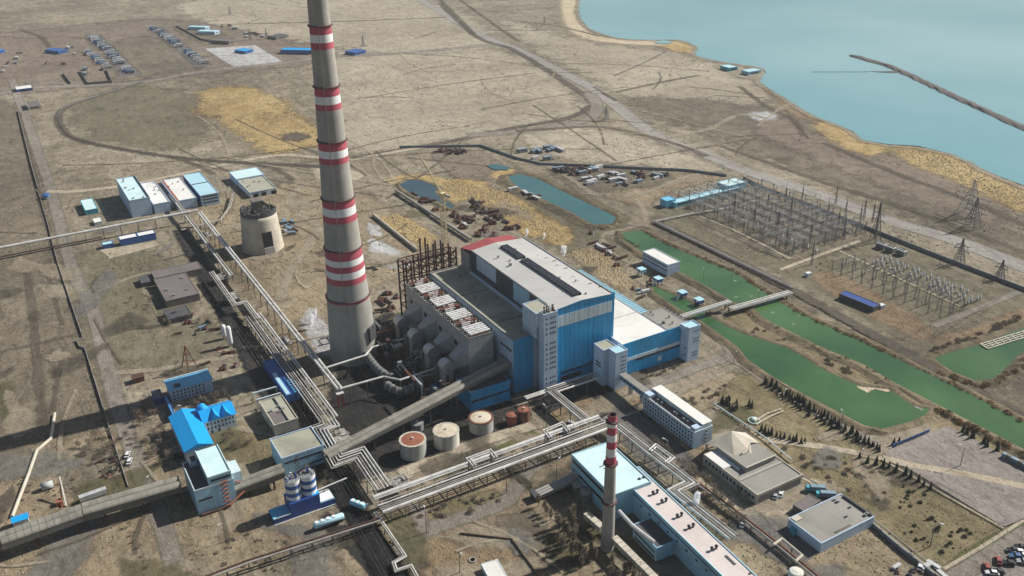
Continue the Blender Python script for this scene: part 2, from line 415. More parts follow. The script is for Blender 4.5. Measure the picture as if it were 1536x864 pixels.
groundmat('faint_pale', [(.38, (.30, .25, .185)), (.5, (.38, .33, .25)), (.62, (.47, .415, .32))], fine=.8, soft=True, edge_scale=.06, opacity=.6)
groundmat('asphalt', [(.38, (.095, .088, .085)), (.5, (.125, .117, .113)), (.62, (.165, .153, .146))], fine=.6, soft=True, edge_scale=.4, amp=.9)
groundmat('plaza', [(.38, (.19, .165, .15)), (.5, (.235, .208, .19)), (.62, (.285, .255, .235))], fine=.5, soft=True, edge_scale=.5, amp=.9)
groundmat('coal_dust', [(.38, (.006, .006, .007)), (.5, (.011, .011, .012)), (.62, (.03, .028, .026))], fine=.5, soft=True, edge_scale=.25, amp=1.2)
groundmat('dark_yard', [(.38, (.014, .014, .015)), (.5, (.028, .027, .027)), (.62, (.065, .058, .052))], fine=.5, soft=True, edge_scale=.12)  # near-black from coal, with shade painted into the tone
groundmat('ash', [(.38, (.30, .29, .28)), (.5, (.44, .44, .44)), (.62, (.62, .63, .64))], mid=.15, fine=.5, soft=True, edge_scale=.14, opacity=.85)
groundmat('sand', [(.38, (.38, .31, .21)), (.5, (.48, .40, .28)), (.62, (.56, .48, .36))], fine=.6, soft=True, edge_scale=.2)
groundmat('lawn', [(.38, (.06, .07, .025)), (.5, (.095, .105, .042)), (.62, (.15, .15, .07))], fine=.6, soft=True, edge_scale=.3, amp=.9)
groundmat('rough_bank', [(.38, (.07, .06, .04)), (.5, (.14, .115, .075)), (.62, (.24, .19, .12))], mid=.12, fine=.5)
def water(name, c1, c2, rough=.10, wave=.5, patches=.004):
    mt = bpy.data.materials.new(name); n = NB(mt)
    c = n.mix(n.ramp(n.noise(patches, 4, .5), [(.35, 0.), (.65, 1.)]), c1, c2)
    n.link(c, n.b.inputs['Base Color']); n.b.inputs['Roughness'].default_value = rough
    n.b.inputs['Specular IOR Level'].default_value = .4
    n.bump(n.noise(wave, 3, .6, n.mapped((1, .35, 1), radians(30))), .25, .3); M[name] = mt
water('lake_water', (.115, .285, .32), (.225, .385, .41), .2, .4, .0018)
water('canal_water', (.027, .080, .028), (.062, .135, .046), .12, .7, .018)
water('pond_water', (.035, .105, .115), (.05, .13, .13), .10, .7, .02)
water('blue_pond_water', (.03, .06, .08), (.045, .08, .10), .10, .7, .02)

b = MB(); b.quad((-9000, -1500, 0), (12000, -1500, 0), (12000, 14000, 0), (-9000, 14000, 0)); structure('ground', b, 'steppe')

# ---- fields and ground cover, drawn where they lie
patch('field', [(500, 60), (740, 75), (860, 140), (870, 170), (700, 205), (520, 225), (500, 120)], 'pale_field', 25)
patch('field', [(760, 30), (860, 60), (1010, 80), (1120, 120), (1150, 150), (1080, 210), (950, 150), (800, 70)], 'pale_field', 30)
patch('field', [(300, 0), (620, 0), (740, 60), (560, 78), (300, 30)], 'pale_field', 30)
patch('field', [(780, 200), (910, 195), (1080, 255), (960, 248), (840, 235)], 'pale_field', 12)
patch('field', [(130, 150), (210, 130), (300, 150), (290, 215), (180, 215), (120, 190)], 'green_field', 20)
patch('field', [(-60, 60), (60, 45), (250, 30), (470, 70), (470, 95), (250, 115), (-60, 140)], 'reddish_yard', 18)
patch('field', [(170, 70), (225, 55), (300, 102), (215, 116)], 'dark_field', 10)
patch('truck_lot', [(128, 52), (150, 52), (212, 112), (180, 116)], 'asphalt', 8, smooth=False)
patch('truck_lot', [(222, 40), (242, 40), (318, 98), (296, 102)], 'asphalt', 8, smooth=False)
patch('field', [(-20, 60), (40, 58), (130, 60), (170, 118), (60, 128), (-20, 135)], 'reddish_yard', 10)
patch('field', [(262, 40), (300, 38), (352, 62), (312, 68)], 'dark_field', 8)
patch('field', [(-80, 160), (18, 160), (62, 285), (95, 420), (140, 560), (150, 640), (-80, 690)], 'dark_field', 12)
patch('field', [(110, 385), (240, 385), (300, 470), (330, 520), (170, 560), (120, 470)], 'green_field', 8)
patch('field', [(950, 150), (1100, 215), (1300, 290), (1536, 385), (1600, 360), (1400, 285), (1180, 170)], 'dark_field', 25)
patch('field', [(1150, 175), (1300, 225), (1480, 285), (1480, 330), (1300, 270), (1140, 200)], 'reddish_yard', 15)
patch('switchyard_ground', [(985, 335), (1120, 275), (1300, 345), (1536, 440), (1536, 505), (1390, 520), (1200, 420)], 'green_field', 10)
patch('switchyard_ground', [(1030, 322), (1122, 280), (1292, 346), (1185, 388)], 'dark_field', 6)
patch('switchyard_ground', [(1245, 418), (1310, 385), (1480, 445), (1400, 492)], 'green_field', 5)
patch('yard', [(300, 310), (480, 270), (610, 330), (640, 390), (560, 430), (480, 540), (440, 520), (350, 400)], 'yard', 10)
patch('yard', [(20, 690), (190, 655), (290, 760), (300, 864), (240, 900), (-40, 900)], 'yard', 10)
patch('yard', [(300, 660), (420, 640), (470, 740), (420, 830), (300, 850)], 'yard', 8)
patch('yard', [(560, 790), (700, 690), (900, 640), (960, 720), (900, 800), (880, 900), (560, 900)], 'yard', 8)
patch('yard', [(1000, 640), (1300, 680), (1420, 790), (1400, 900), (1150, 900), (1050, 740)], 'yard', 8)
patch('bush_ground', [(610, 790), (640, 770), (740, 735), (760, 750), (690, 775)], 'olive_grass', 3)
patch('bush_ground', [(1245, 700), (1330, 705), (1500, 800), (1420, 850), (1310, 790)], 'olive_grass', 5)
patch('bush_ground', [(1110, 560), (1160, 585), (1310, 678), (1180, 668), (1130, 640), (1080, 600)], 'olive_grass', 4)
patch('bush_ground', [(1150, 665), (1310, 690), (1340, 720), (1260, 740), (1200, 705)], 'olive_grass', 4)
patch('bush_ground', [(1450, 850), (1536, 800), (1536, 780), (1420, 845)], 'lawn', 2)
patch('bush_ground', [(995, 610), (1100, 560), (1060, 610), (1010, 640)], 'yard', 3)
patch('bush_ground', [(300, 690), (345, 650), (420, 660), (400, 720), (340, 740)], 'olive_grass', 4)
patch('bush_ground', [(520, 800), (600, 780), (640, 864), (520, 864)], 'yard', 4)
patch('dry_lawn', [(600, 840), (650, 815), (760, 808), (800, 850), (800, 900), (600, 900)], 'orange_soil', 4)
patch('bush_ground', [(745, 775), (800, 765), (840, 850), (800, 856)], 'dark_field', 3)
patch('bush_ground', [(100, 690), (190, 680), (200, 735), (110, 745)], 'dark_field', 4)
patch('canal_island', [(1085, 480), (1130, 470), (1245, 530), (1335, 580), (1450, 640), (1536, 690), (1536, 720), (1420, 660), (1300, 585), (1170, 520)], 'olive_grass', 5)
patch('bank_ground', [(1200, 480), (1300, 520), (1420, 575), (1536, 560), (1560, 640), (1380, 570), (1230, 500)], 'dark_field', 5)
patch('bank_ground', [(930, 340), (1000, 350), (1190, 440), (1220, 470), (1120, 430), (1000, 370)], 'dark_field', 5)
patch('bank_ground', [(1300, 520), (1420, 500), (1536, 470), (1600, 480), (1536, 530), (1420, 560)], 'rough_soft' if 'rough_soft' in M else 'dark_field', 6)
patch('soil', [(1240, 405), (1330, 450), (1400, 500), (1385, 512), (1300, 470), (1215, 415)], 'orange_soil', 3)
patch('soil', [(1395, 510), (1470, 490), (1560, 455), (1560, 485), (1450, 520)], 'orange_soil', 4)
patch('field', [(745, 300), (850, 300), (930, 345), (960, 370), (900, 400), (800, 350)], 'green_field', 8)
patch('field', [(650, 228), (720, 228), (760, 262), (690, 268)], 'reddish_yard', 5)
patch('field', [(880, 275), (990, 262), (1085, 262), (1000, 290), (960, 310)], 'yard', 5)
patch('scrapyard_ground', [(825, 252), (900, 250), (1005, 262), (1000, 275), (930, 285), (880, 292), (850, 275)], 'dark_field', 4)
# reeds
patch('reed_bed', [(310, 137), (350, 130), (400, 140), (443, 173), (477, 197), (480, 213), (433, 227), (400, 227), (377, 207), (350, 190), (317, 173), (295, 168), (305, 150)], 'reed_bed', 14, jit=10)
patch('reed_bed', [(672, 268), (721, 275), (727, 283), (763, 291), (794, 309), (820, 325), (854, 346), (857, 356), (841, 367), (807, 354), (773, 341), (742, 314), (695, 291), (664, 284)], 'reed_bed', 6, jit=6)
patch('reed_bed', [(572, 328), (599, 322), (655, 358), (640, 372), (600, 348)], 'reed_bed', 4, jit=4)
patch('reed_bed', [(583, 268), (630, 262), (690, 275), (700, 300), (660, 300), (640, 272), (600, 280)], 'reed_bed', 4, jit=4)
patch('reed_bed', [(735, 262), (770, 250), (765, 268), (755, 272)], 'reed_bed', 3)
patch('reed_bed', [(850, 378), (900, 372), (930, 400), (960, 430), (940, 440), (890, 410)], 'yard', 4, jit=4)
patch('reed_bed', [(1338, 221), (1380, 221), (1426, 231), (1472, 254), (1536, 280), (1600, 305), (1600, 345), (1536, 318), (1470, 292), (1420, 268), (1365, 240)], 'reed_bed', 9, jit=8)
patch('reed_bed', [(1225, 185), (1260, 190), (1300, 214), (1340, 220), (1300, 232), (1240, 205)], 'reed_bed', 9, jit=8)
patch('reed_bed', [(1150, 130), (1190, 155), (1230, 182), (1205, 178), (1160, 145)], 'orange_soil', 8, jit=6)
patch('reed_bed', [(985, 66), (1016, 62), (1046, 70), (1040, 80), (1010, 76)], 'reed_bed', 10, jit=8)
patch('beach', [(845, -10), (866, -10), (862, 18), (874, 40), (900, 55), (985, 62), (980, 68), (880, 58), (846, 30)], 'sand', 10)
# ash and slurry stains
patch('ash_spill', [(556, 356), (572, 362), (615, 392), (612, 404), (588, 402), (560, 385)], 'ash', 4, jit=3)
patch('ash_spill', [(553, 335), (566, 340), (572, 356), (556, 352)], 'ash', 4)
patch('ash_spill', [(452, 480), (470, 470), (500, 500), (500, 540), (478, 530)], 'ash', 3)
patch('ash_spill', [(463, 462), (470, 466), (478, 488), (464, 492), (458, 478)], 'ash', 2)
patch('ash_spill', [(470, 255), (495, 248), (550, 262), (540, 268), (490, 278)], 'pale_track', 4)
patch('concrete_pad', [(307, 73), (383, 68), (427, 95), (352, 101)], 'ash', 4, smooth=False)
patch('concrete_pad', [(150, 375), (232, 362), (240, 368), (165, 388)], 'pale_track', 1.5, smooth=False)
patch('concrete_pad', [(1120, 172), (1150, 168), (1165, 176), (1140, 181)], 'ash', 6)
patch('bare_ground', [(845, 193), (868, 192), (880, 200), (855, 203)], 'pale_track', 8)
# working yard between chimney and boiler house: coal black with shade painted in
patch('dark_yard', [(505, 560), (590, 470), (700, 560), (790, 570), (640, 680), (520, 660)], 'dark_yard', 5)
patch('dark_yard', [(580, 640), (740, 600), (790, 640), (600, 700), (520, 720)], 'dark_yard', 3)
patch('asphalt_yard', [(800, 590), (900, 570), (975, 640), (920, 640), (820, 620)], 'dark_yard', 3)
patch('asphalt_yard', [(930, 600), (1050, 700), (1030, 730), (930, 660)], 'asphalt', 3)
patch('concrete_pad', [(822, 622), (880, 592), (912, 612), (850, 640)], 'orange_soil', .8, smooth=False)
patch('concrete_pad', [(925, 582), (962, 572), (968, 600), (938, 615)], 'orange_soil', .8, smooth=False)
patch('concrete_pad', [(1090, 745), (1200, 715), (1240, 725), (1180, 800), (1120, 790)], 'pale_track', 2, smooth=False)
patch('concrete_pad', [(1062, 700), (1130, 752), (1098, 765), (1045, 722)], 'pale_track', 2, smooth=False)
patch('asphalt_yard', [(1130, 790), (1178, 780), (1232, 828), (1205, 845)], 'asphalt', 1, smooth=False)
patch('lawn_strip', [(645, 712), (735, 682), (740, 687), (652, 720)], 'lawn', .8, smooth=False)
patch('lawn_strip', [(735, 675), (800, 646), (808, 652), (742, 684)], 'lawn', .8, smooth=False)
patch('parking_ground', [(1455, 900), (1480, 840), (1536, 795), (1600, 800), (1600, 900)], 'plaza', 2)

# ---- roads
road('road', [(-60, 145), (0, 140), (60, 131), (200, 125), (300, 108), (430, 94), (480, 86), (560, 82), (650, 76), (740, 67), (775, 70)], 15, 'dirt_road', 6)
road('road', [(18, 120), (25, 140), (50, 208), (75, 280), (108, 400), (140, 470), (158, 540), (180, 620), (197, 665), (215, 720), (245, 790), (268, 870)], (9, 7), 'dirt_road', 3)
road('highway', [(600, -30), (632, 0), (720, 52), (775, 74), (880, 128), (910, 147), (978, 200), (1050, 228), (1118, 256), (1233, 294), (1330, 330), (1428, 359), (1560, 410)], 17, 'highway_surface', 4)
road('railway_bed', [(660, 5), (715, 55), (772, 76), (880, 146), (884, 160), (852, 177), (766, 193), (700, 207), (650, 217), (530, 237)], 4, 'dark_track', 6)
road('road', [(884, 140), (895, 160), (880, 180), (800, 195), (700, 203)], 10, 'dirt_road', 8)
road('track', [(773, 197), (850, 192), (906, 191), (1000, 212), (1060, 235)], 4, 'faint_dark', 5)
road('track', [(798, 200), (830, 217)], 5, 'faint_pale', 3)
road('road', [(70, 287), (100, 288), (177, 280), (267, 262), (333, 248), (417, 233), (483, 237), (530, 239), (580, 230), (640, 220)], 6, 'pale_track', 3)
road('track', [(486, 270), (460, 275), (440, 291), (434, 304), (463, 330), (484, 348), (500, 380)], 5, 'faint_pale', 2.5)
road('track', [(480, 345), (440, 400), (420, 450)], 5, 'faint_pale', 4)
road('railway_bed', [(213, 123), (160, 140), (105, 158), (88, 173), (93, 193), (117, 210), (200, 227), (300, 240), (483, 250)], 4, 'dark_track', 5)
road('track', [(260, 235), (300, 250), (320, 262)], 3, 'faint_dark', 4)
road('track', [(300, 240), (400, 250), (440, 270)], 3, 'faint_dark', 4)
road('dirt_road', [(560, 850), (597, 825), (631, 799), (696, 776), (761, 752), (782, 721), (790, 708), (860, 668)], (9, 6), 'dirt_road', 3)
road('dirt_road', [(622, 757), (629, 775), (633, 798), (590, 830)], 5, 'dirt_road', 3)
road('road', [(945, 585), (1000, 570), (1052, 549), (1098, 534), (1090, 515), (1060, 490)], 7, 'dirt_road', 2)
road('road', [(1090, 535), (1119, 549), (1160, 577), (1244, 629), (1331, 680)], 7, 'dirt_road', 2)
road('footpath', [(1150, 660), (1230, 670), (1330, 688)], 5, 'pale_track', .8)
road('road', [(1400, 895), (1438, 864), (1536, 803), (1600, 765)], 9, 'dirt_road', 1.2)
road('footpath', [(1415, 854), (1470, 822), (1536, 780)], 1.6, 'pale_track', .4)
road('road', [(600, 712), (700, 670), (800, 638)], 8, 'pale_track', 1.5)
road('road', [(470, 760), (560, 850), (600, 900)], 7, 'dark_yard', 2)
road('track', [(930, 350), (905, 352), (908, 370), (925, 385), (960, 400)], 3, 'faint_pale', 2)
road('track', [(870, 290), (945, 295), (968, 320), (962, 336), (935, 345), (905, 350)], 3.5, 'faint_pale', 2)
road('track', [(770, 242), (830, 252), (880, 285), (900, 295)], 4, 'faint_pale', 3)
road('track', [(960, 293), (1040, 262), (1085, 263)], 4, 'faint_pale', 3)
road('footpath', [(1050, 325), (1100, 345), (1185, 388)], 2.5, 'pale_track', .8)
road('footpath', [(1170, 405), (1260, 372), (1290, 362)], 3, 'pale_track', 1)
road('footpath', [(1258, 376), (1440, 460)], 1.6, 'pale_track', .5)
road('footpath', [(1085, 300), (1135, 318), (1190, 342)], 2, 'pale_track', .8)
road('track', [(1400, 490), (1470, 462), (1530, 438)], 4, 'dirt_road', 2)
road('track', [(1110, 262), (1290, 338), (1400, 382), (1536, 432)], 3, 'orange_soil', 2)
road('track', [(1081, 219), (1240, 275), (1314, 298), (1420, 335), (1540, 380)], 4, 'faint_dark', 4)
road('track', [(1235, 214), (1333, 256), (1445, 298), (1560, 348)], 5, 'faint_dark', 4)
road('track', [(1110, 130), (1150, 160), (1190, 180), (1205, 205)], 4, 'faint_dark', 4)
road('track', [(1000, 205), (1060, 195), (1110, 172), (1150, 178)], 3, 'faint_pale', 5)
road('track', [(925, 138), (1000, 122), (1050, 113)], 4, 'faint_dark', 4)
road('track', [(650, -10), (700, 40), (708, 52)], 5, 'faint_dark', 5)
road('track', [(690, 0), (760, 50), (780, 62)], 4, 'faint_dark', 4)
road('track', [(890, 130), (925, 152), (905, 140)], 3, 'faint_dark', 3)
road('track', [(330, 37), (520, 32), (670, 26)], 3, 'faint_dark', 5)
road('track', [(757, 31), (830, 38), (900, 55)], 3, 'faint_dark', 4)
road('track', [(-40, 45), (60, 42), (230, 40), (330, 30)], 4, 'dirt_road', 6)
road('track', [(30, 45), (60, 55), (75, 72)], 4, 'faint_dark', 5)
road('track', [(170, 560), (230, 555), (300, 545), (360, 530)], 4, 'faint_pale', 2)
road('track', [(140, 440), (200, 415), (240, 405)], 3, 'faint_pale', 1.5)
road('track', [(60, 735), (90, 700), (130, 668)], 3, 'faint_pale', 1.5)
road('track', [(340, 640), (420, 655)], 3, 'faint_pale', 1.5)
road('ditch', [(69, 400), (80, 440), (94, 488)], 2.2, 'faint_dark', 1.5)
road('ditch', [(98, 520), (88, 565), (78, 620)], 2.2, 'faint_dark', 1.5)
road('ditch', [(40, 400), (52, 500), (65, 640)], 3, 'faint_dark', 3)
road('ditch', [(0, 528), (60, 515), (110, 503)], 2.5, 'faint_dark', 2)
road('ditch', [(28, 168), (45, 235), (60, 300), (75, 350)], 3, 'faint_dark', 2)
for i in range(70):                                           # faint wheel tracks across the steppe
    u, v = R_.uniform(330, 1250), R_.uniform(5, 300)
    p = G(u, v); a = R_.uniform(0, pi); L = R_.uniform(60, 260); c = R_.uniform(-.4, .4)
    if not (120 < p.x < 560 and p.y < 620):
        road('track', [p+Vector((cos(a+c*t)*L*t, sin(a+c*t)*L*t, 0)) for t in (0, .35, .7, 1)], R_.uniform(.3, .8), R_.choice(['faint_dark', 'faint_pale', 'faint_dark']), 2.2, world=True, step=20)
groundmat('stain_dark', [(.38, (.06, .052, .042)), (.5, (.10, .085, .066)), (.62, (.16, .135, .10))], fine=.6, soft=True, edge_scale=.07, opacity=.6)
groundmat('stain_pale', [(.38, (.26, .22, .16)), (.5, (.34, .29, .215)), (.62, (.44, .385, .30))], fine=.7, soft=True, edge_scale=.07, opacity=.6)
groundmat('stain_grey', [(.38, (.15, .14, .13)), (.5, (.20, .19, .175)), (.62, (.27, .255, .235))], fine=.7, soft=True, edge_scale=.07, opacity=.6)
groundmat('stain_olive', [(.38, (.08, .076, .04)), (.5, (.125, .115, .062)), (.62, (.19, .165, .095))], fine=.7, soft=True, edge_scale=.07, opacity=.6)
for i in range(150):
    u, v = R_.uniform(-20, 1400), R_.uniform(300, 870); p = G(u, v)
    if p.x > 300 and 250 < p.y < 420 or 75 < p.x < 240 and 330 < p.y < 470: continue
    n = R_.randint(5, 8); r = R_.uniform(4, 17); st_ = R_.uniform(1, 2.6); an = R_.uniform(0, pi)
    q = []
    for k in range(n):
        a = 2*pi*k/n; rr_ = r*R_.uniform(.5, 1.15); x, y = rr_*cos(a)*st_, rr_*sin(a)/st_**.5; q.append(p+Vector((x*cos(an)-y*sin(an), x*sin(an)+y*cos(an), 0)))
    patch('bare_ground', q, R_.choice(['stain_dark', 'stain_pale', 'stain_pale', 'stain_grey', 'stain_olive', 'stain_pale']), r*.3, world=True)
for i in range(60):
    u, v = R_.uniform(0, 1400), R_.uniform(300, 860); p = G(u, v)
    if p.x > 55 and 300 < p.y < 480 or p.x > 180 and 230 < p.y < 480: continue
    a = R_.choice([0, pi/2, 0, pi/2, R_.uniform(0, pi)])+R_.uniform(-.15, .15); L = R_.uniform(25, 90); c = R_.uniform(-.5, .5)
    road('track', [p+Vector((cos(a+c*t)*L*t, sin(a+c*t)*L*t, 0)) for t in (0, .35, .7, 1)], R_.uniform(.3, 1.6), R_.choice(['faint_dark', 'faint_pale', 'stain_pale']), 1.2, world=True, step=12)
# railway with rails and sleepers, bottom centre, coal-black
road('railway_bed', [(430, 560), (470, 640), (508, 722), (545, 790), (590, 870), (610, 900)], (7, 11), 'coal_dust', 4)
road('railway_bed', [(270, 345), (330, 450), (400, 580), (440, 660), (480, 720)], 8, 'dark_yard', 5)
road('railway_bed', [(985, 335), (1060, 370), (1190, 437), (1300, 498), (1440, 575), (1560, 640)], 7, 'dark_track', 3)
# plaza
patch('plaza', [(1324, 681), (1422, 640), (1503, 684), (1600, 730), (1600, 765), (1538, 778), (1505, 792)], 'plaza', .8, smooth=False)
road('footpath', [(1324, 688), (1366, 699), (1450, 713), (1545, 733)], 5, 'pale_track', 1.2)
road('kerb', [(1322, 690), (1505, 794)], .9, 'pale_track', .3)
road('footpath', [(1131, 634), (1150, 622), (1172, 614), (1174, 618), (1155, 626), (1134, 638)], 1.4, 'pale_track', .3)

groundmat('foam', [(.38, (.45, .50, .42)), (.5, (.6, .64, .56)), (.62, (.75, .78, .7))], fine=1.2, soft=True, edge_scale=.5, opacity=.28, amp=2.2)
def g0(u, v): return G(u, v)
_wp = px([(936, 352), (1000, 370), (1101, 413), (1180, 465), (1240, 495), (1240, 520), (1190, 498), (1130, 460), (1081, 440), (1023, 408)])
def wet0(p):
    r = False
    for i in range(len(_wp)):
        a, b_ = _wp[i], _wp[i-1]
        if (a.y > p.y) != (b_.y > p.y) and p.x < (b_.x-a.x)*(p.y-a.y)/(b_.y-a.y)+a.x: r = not r
    return r
# ---- water with banks
def pond(name, pts, mat, bankw=5, bankh=1.0, step=10, smooth=True, bmat='rough_bank'):
    P = px(pts)
    if smooth: P = sub(P, True, step)
    if poly_area(P) < 0: P = P[::-1]
    z = .9; ZL[0] += .002; n = len(P)
    tri = geometry.tessellate_polygon([[Vector((p.x, p.y, 0)) for p in P]])
    fs = [t if (P[t[1]]-P[t[0]]).cross(P[t[2]]-P[t[0]]).z > 0 else t[::-1] for t in tri]
    structure(name, MB().add([(p.x, p.y, z) for p in P], fs), mat)
    prof = [(-.9, z-.35), (.4, z+.12), (bankw*.5, z+bankh*.55), (bankw*.95, z+bankh*.45), (bankw*2.1, -.06)]
    vs = []
    for i in range(n):
        d = P[(i+1) % n]-P[i-1]; nn = Vector((d.y, -d.x, 0)).normalized()
        for k, (o, zz) in enumerate(prof):
            j = noise.noise(P[i]*.11+Vector((k*7, 0, 0)))
            vs.append((P[i].x+nn.x*o*(1+.35*j), P[i].y+nn.y*o*(1+.35*j), zz*(1+.3*j) if 1 < k < 4 else zz))
    k = len(prof)
    fs = [(i*k+j, i*k+j+1, ((i+1) % n)*k+j+1, ((i+1) % n)*k+j) for i in range(n) for j in range(k-1)]
    structure('bank', MB().add(vs, fs), bmat)
LAKE = [(869, 0), (866.6, 18.6), (873.6, 32.6), (890, 46.6), (927, 58), (978.5, 60.6), (1016, 60), (1044, 70), (1041.5, 83), (1081, 93), (1141.7, 102.6), (1146, 109.6), (1137, 122), (1162.7, 140), (1193, 158.5), (1230, 179.5), (1277, 198), (1291, 210), (1333, 218), (1379.5, 221.5), (1426, 231), (1472.7, 254), (1536, 279.7), (1650, 320), (1900, 380)]
P = sub(px(LAKE), False, 20)
P = [p+Vector((noise.noise(p*.03)*6, noise.noise(p*.03+Vector((5, 5, 5)))*6, 0)) for p in P]
P += [Vector((11000, 300, 0)), Vector((11000, 13500, 0)), Vector((2500, 13500, 0)), G(900, -90)]
patch('lake', P, 'lake_water', 0, smooth=False, world=True)
P2 = sub(px(LAKE), False, 20)
road('beach', [p-Vector((3, 2, 0))+Vector((noise.noise(p*.02)*5, noise.noise(p*.03)*5, 0)) for p in P2], 2, 'stain_pale', 6, world=True, smooth=False)
patch('pond', [(980, 64), (996, 61), (1012, 63), (996, 66.5)], 'lake_water', 0)
pond('canal', [(934, 350), (961, 347.5), (997, 367), (1055, 392), (1101, 411), (1146, 440), (1185, 464), (1244, 493), (1307, 521), (1373, 554), (1436, 584), (1536, 636), (1620, 680), (1620, 720), (1536, 676), (1453, 633), (1412, 612), (1331, 570), (1296, 549), (1244, 528), (1195, 504), (1146, 479), (1127, 461), (1101, 455), (1081, 443), (1023, 411), (985, 392), (955, 374), (937, 362)], 'canal_water', 4, .7)
pond('canal', [(975, 428), (1000, 440), (1035, 455), (1062, 476), (1115, 503), (1181, 524), (1227, 552), (1279, 577), (1303, 584), (1335, 587), (1370, 612), (1394, 615), (1388, 624), (1366, 634), (1324, 645), (1296, 640), (1262, 622), (1209, 595), (1153, 563), (1120, 540), (1108, 524), (1070, 496), (1050, 482), (1020, 466), (985, 442)], 'canal_water', 3.5, .6)
pond('pond', [(1401, 540), (1471, 518), (1536, 493), (1600, 470), (1600, 500), (1536, 528), (1513, 549), (1488, 570), (1464, 573), (1429, 560)], 'canal_water', 4, .8)
pond('pond', [(763, 266), (781, 262.5), (805, 269), (841, 287), (893, 312), (924, 328), (919, 337), (891, 338), (860, 321), (810, 298), (776, 281)], 'pond_water', 6, 1)
pond('pond', [(599, 278), (612, 271), (630, 272), (656, 283), (652, 290), (662, 299), (682, 311), (676, 314), (652, 302), (625, 296)], 'blue_pond_water', 3, .5)
patch('pond', [(729, 249), (745, 247), (766, 252), (762, 256), (740, 255)], 'pond_water', 0)
patch('pond', [(425, 203), (445, 199), (463, 206), (448, 212), (430, 210)], 'dark_track', 8)
patch('sand_spit', [(1284, 581), (1300, 583), (1312, 581), (1335, 588), (1330, 590), (1312, 585), (1300, 591), (1293, 587)], 'sand', 1, z=1.0)
patch('foam', [(1370, 611), (1384, 617), (1380, 616)], 'ash', .6, z=1.02)

for k in range(26):
    p = g0(R_.uniform(1010, 1200), R_.uniform(395, 500)); 
    if wet0(p): patch('foam', [p+Vector((R_.uniform(-2, 2), R_.uniform(-1.5, 1.5), 0)) for _ in range(1)]+[p+Vector((1.5*cos(a), 1*sin(a), 0)) for a in (0, 1.2, 2.5, 4, 5.2)][:4], 'foam', .5, world=True, smooth=False, z=.94+k*.001)

# ================================================================== MAIN BLOCK
def vents(root, fr, n, rnd, h=1.2, s=1.2, mat='grey_steel', z=None):
    for i in range(n):
        a, bb = rnd.uniform(2, fr.w-2), rnd.uniform(2, fr.d-2); k = s*rnd.uniform(.6, 1.2); zz = fr.h if z is None else z
        b = MB(); fr.bx(b, a, bb, zz-.02, a+k, bb+k*.8, zz+h*rnd.uniform(.6, 1.1)); fr.bx(b, a-.15, bb-.15, zz+h*1.12, a+k+.15, bb+k*.8+.15, zz+h*1.2)
        b.build('roof_vent', mat, root)
# --- boiler house: low gabled roof with skylights, blue end wall with a pale band
X0, X1, Y0, Y1, HB = 236.8, 274.4, 363., 457.5, 48.
t = thing('boiler_house', 'tall blue clad boiler house with pale roof, dark skylights and red far end', 'boiler house', ((X0+X1)/2, (Y0+Y1)/2, 0))
xm = (X0+X1)/2-2; rz = 1.6
b = MB(); b.quad((X0, Y1, 0), (X0, Y0, 0), (X0, Y0, HB), (X0, Y1, HB)); b.quad((X1, Y0, 0), (X1, Y1, 0), (X1, Y1, HB), (X1, Y0, HB))
b.quad((X1, Y1, 0), (X0, Y1, 0), (X0, Y1, HB), (xm, Y1, HB+rz), (X1, Y1, HB)); sw = b.build('side_wall', 'shaded_panel', t)
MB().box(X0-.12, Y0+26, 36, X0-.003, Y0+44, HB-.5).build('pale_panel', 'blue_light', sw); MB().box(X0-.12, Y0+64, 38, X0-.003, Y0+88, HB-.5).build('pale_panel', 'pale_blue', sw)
b = MB(); b.quad((X0, Y0, 0), (X1, Y0, 0), (X1, Y0, HB), (xm, Y0, HB+rz), (X0, Y0, HB)); fwall = b.build('end_wall', 'blue_clad', t)
b = MB(); b.box(X0+.1, Y0-.12, HB-11.0, X1-.05, Y0-.003, HB-4.2); b.build('pale_band', 'white_panel', fwall)
b = MB(); b.box(X1+.003, Y0-.12, 0, X1+1.6, Y0+.9, HB+.6); b.build('corner_fin', 'blue_clad', fwall)
for k in range(1, 12):
    x = X0+(X1-X0)*k/12; MB().box(x-.04, Y0-.15, 6, x+.04, Y0-.125, HB-.6).build('panel_joint', 'blue_mid', fwall)
for z0, z1, xx in ((7.2, 8.3, 0), (2.5, 5.2, 8)):
    MB().box(X0+4, Y0-.16, z0, X1-12-xx, Y0-.003, z1).build('window_strip', 'glass_dark', fwall)
b = MB(); b.quad((X0-.3, Y0-.25, HB+.05), (xm, Y0-.25, HB+rz+.05), (xm, Y1, HB+rz+.05), (X0-.3, Y1, HB+.05))
b.quad((xm, Y0-.25, HB+rz+.05), (X1+.2, Y0-.25, HB+.05), (X1+.2, Y1, HB+.05), (xm, Y1, HB+rz+.05)); roofo = b.build('roof', 'roof_boiler', t)
xs = xm+1.5
for y0, y1 in ((Y0+5.5, Y0+62), (Y0+64.5, Y1-8)):
    b = MB(); b.box(xs-2.3, y0, HB+.6, xs+2.3, y1, HB+2.6); sk = b.build('skylight', 'glass_dark', roofo)
    b = MB()
    for k in range(int((y1-y0)/3)+1): y = y0+k*3; b.box(xs-2.36, y, HB+.7, xs+2.36, y+.35, HB+2.68)
    for xx in (-2.36, -.12, 2.1): b.box(xs+xx, y0-.05, HB+.72, xs+xx+.26, y1+.05, HB+2.74)
    b.build('glazing_bar', 'dark_steel', sk)
for q, nm in (((X0-.35, Y0, X0+.1, Y1), 'eave'), ((X1-.2, Y0+.9, X1+.5, Y1), 'eave')):
    MB().box(q[0], q[1], HB-.4, q[2], q[3], HB+.55).build(nm, 'grey_steel' if nm == 'eave' else 'dark_steel', roofo)
b = MB(); xa, xb = X0-1.5, X1-3
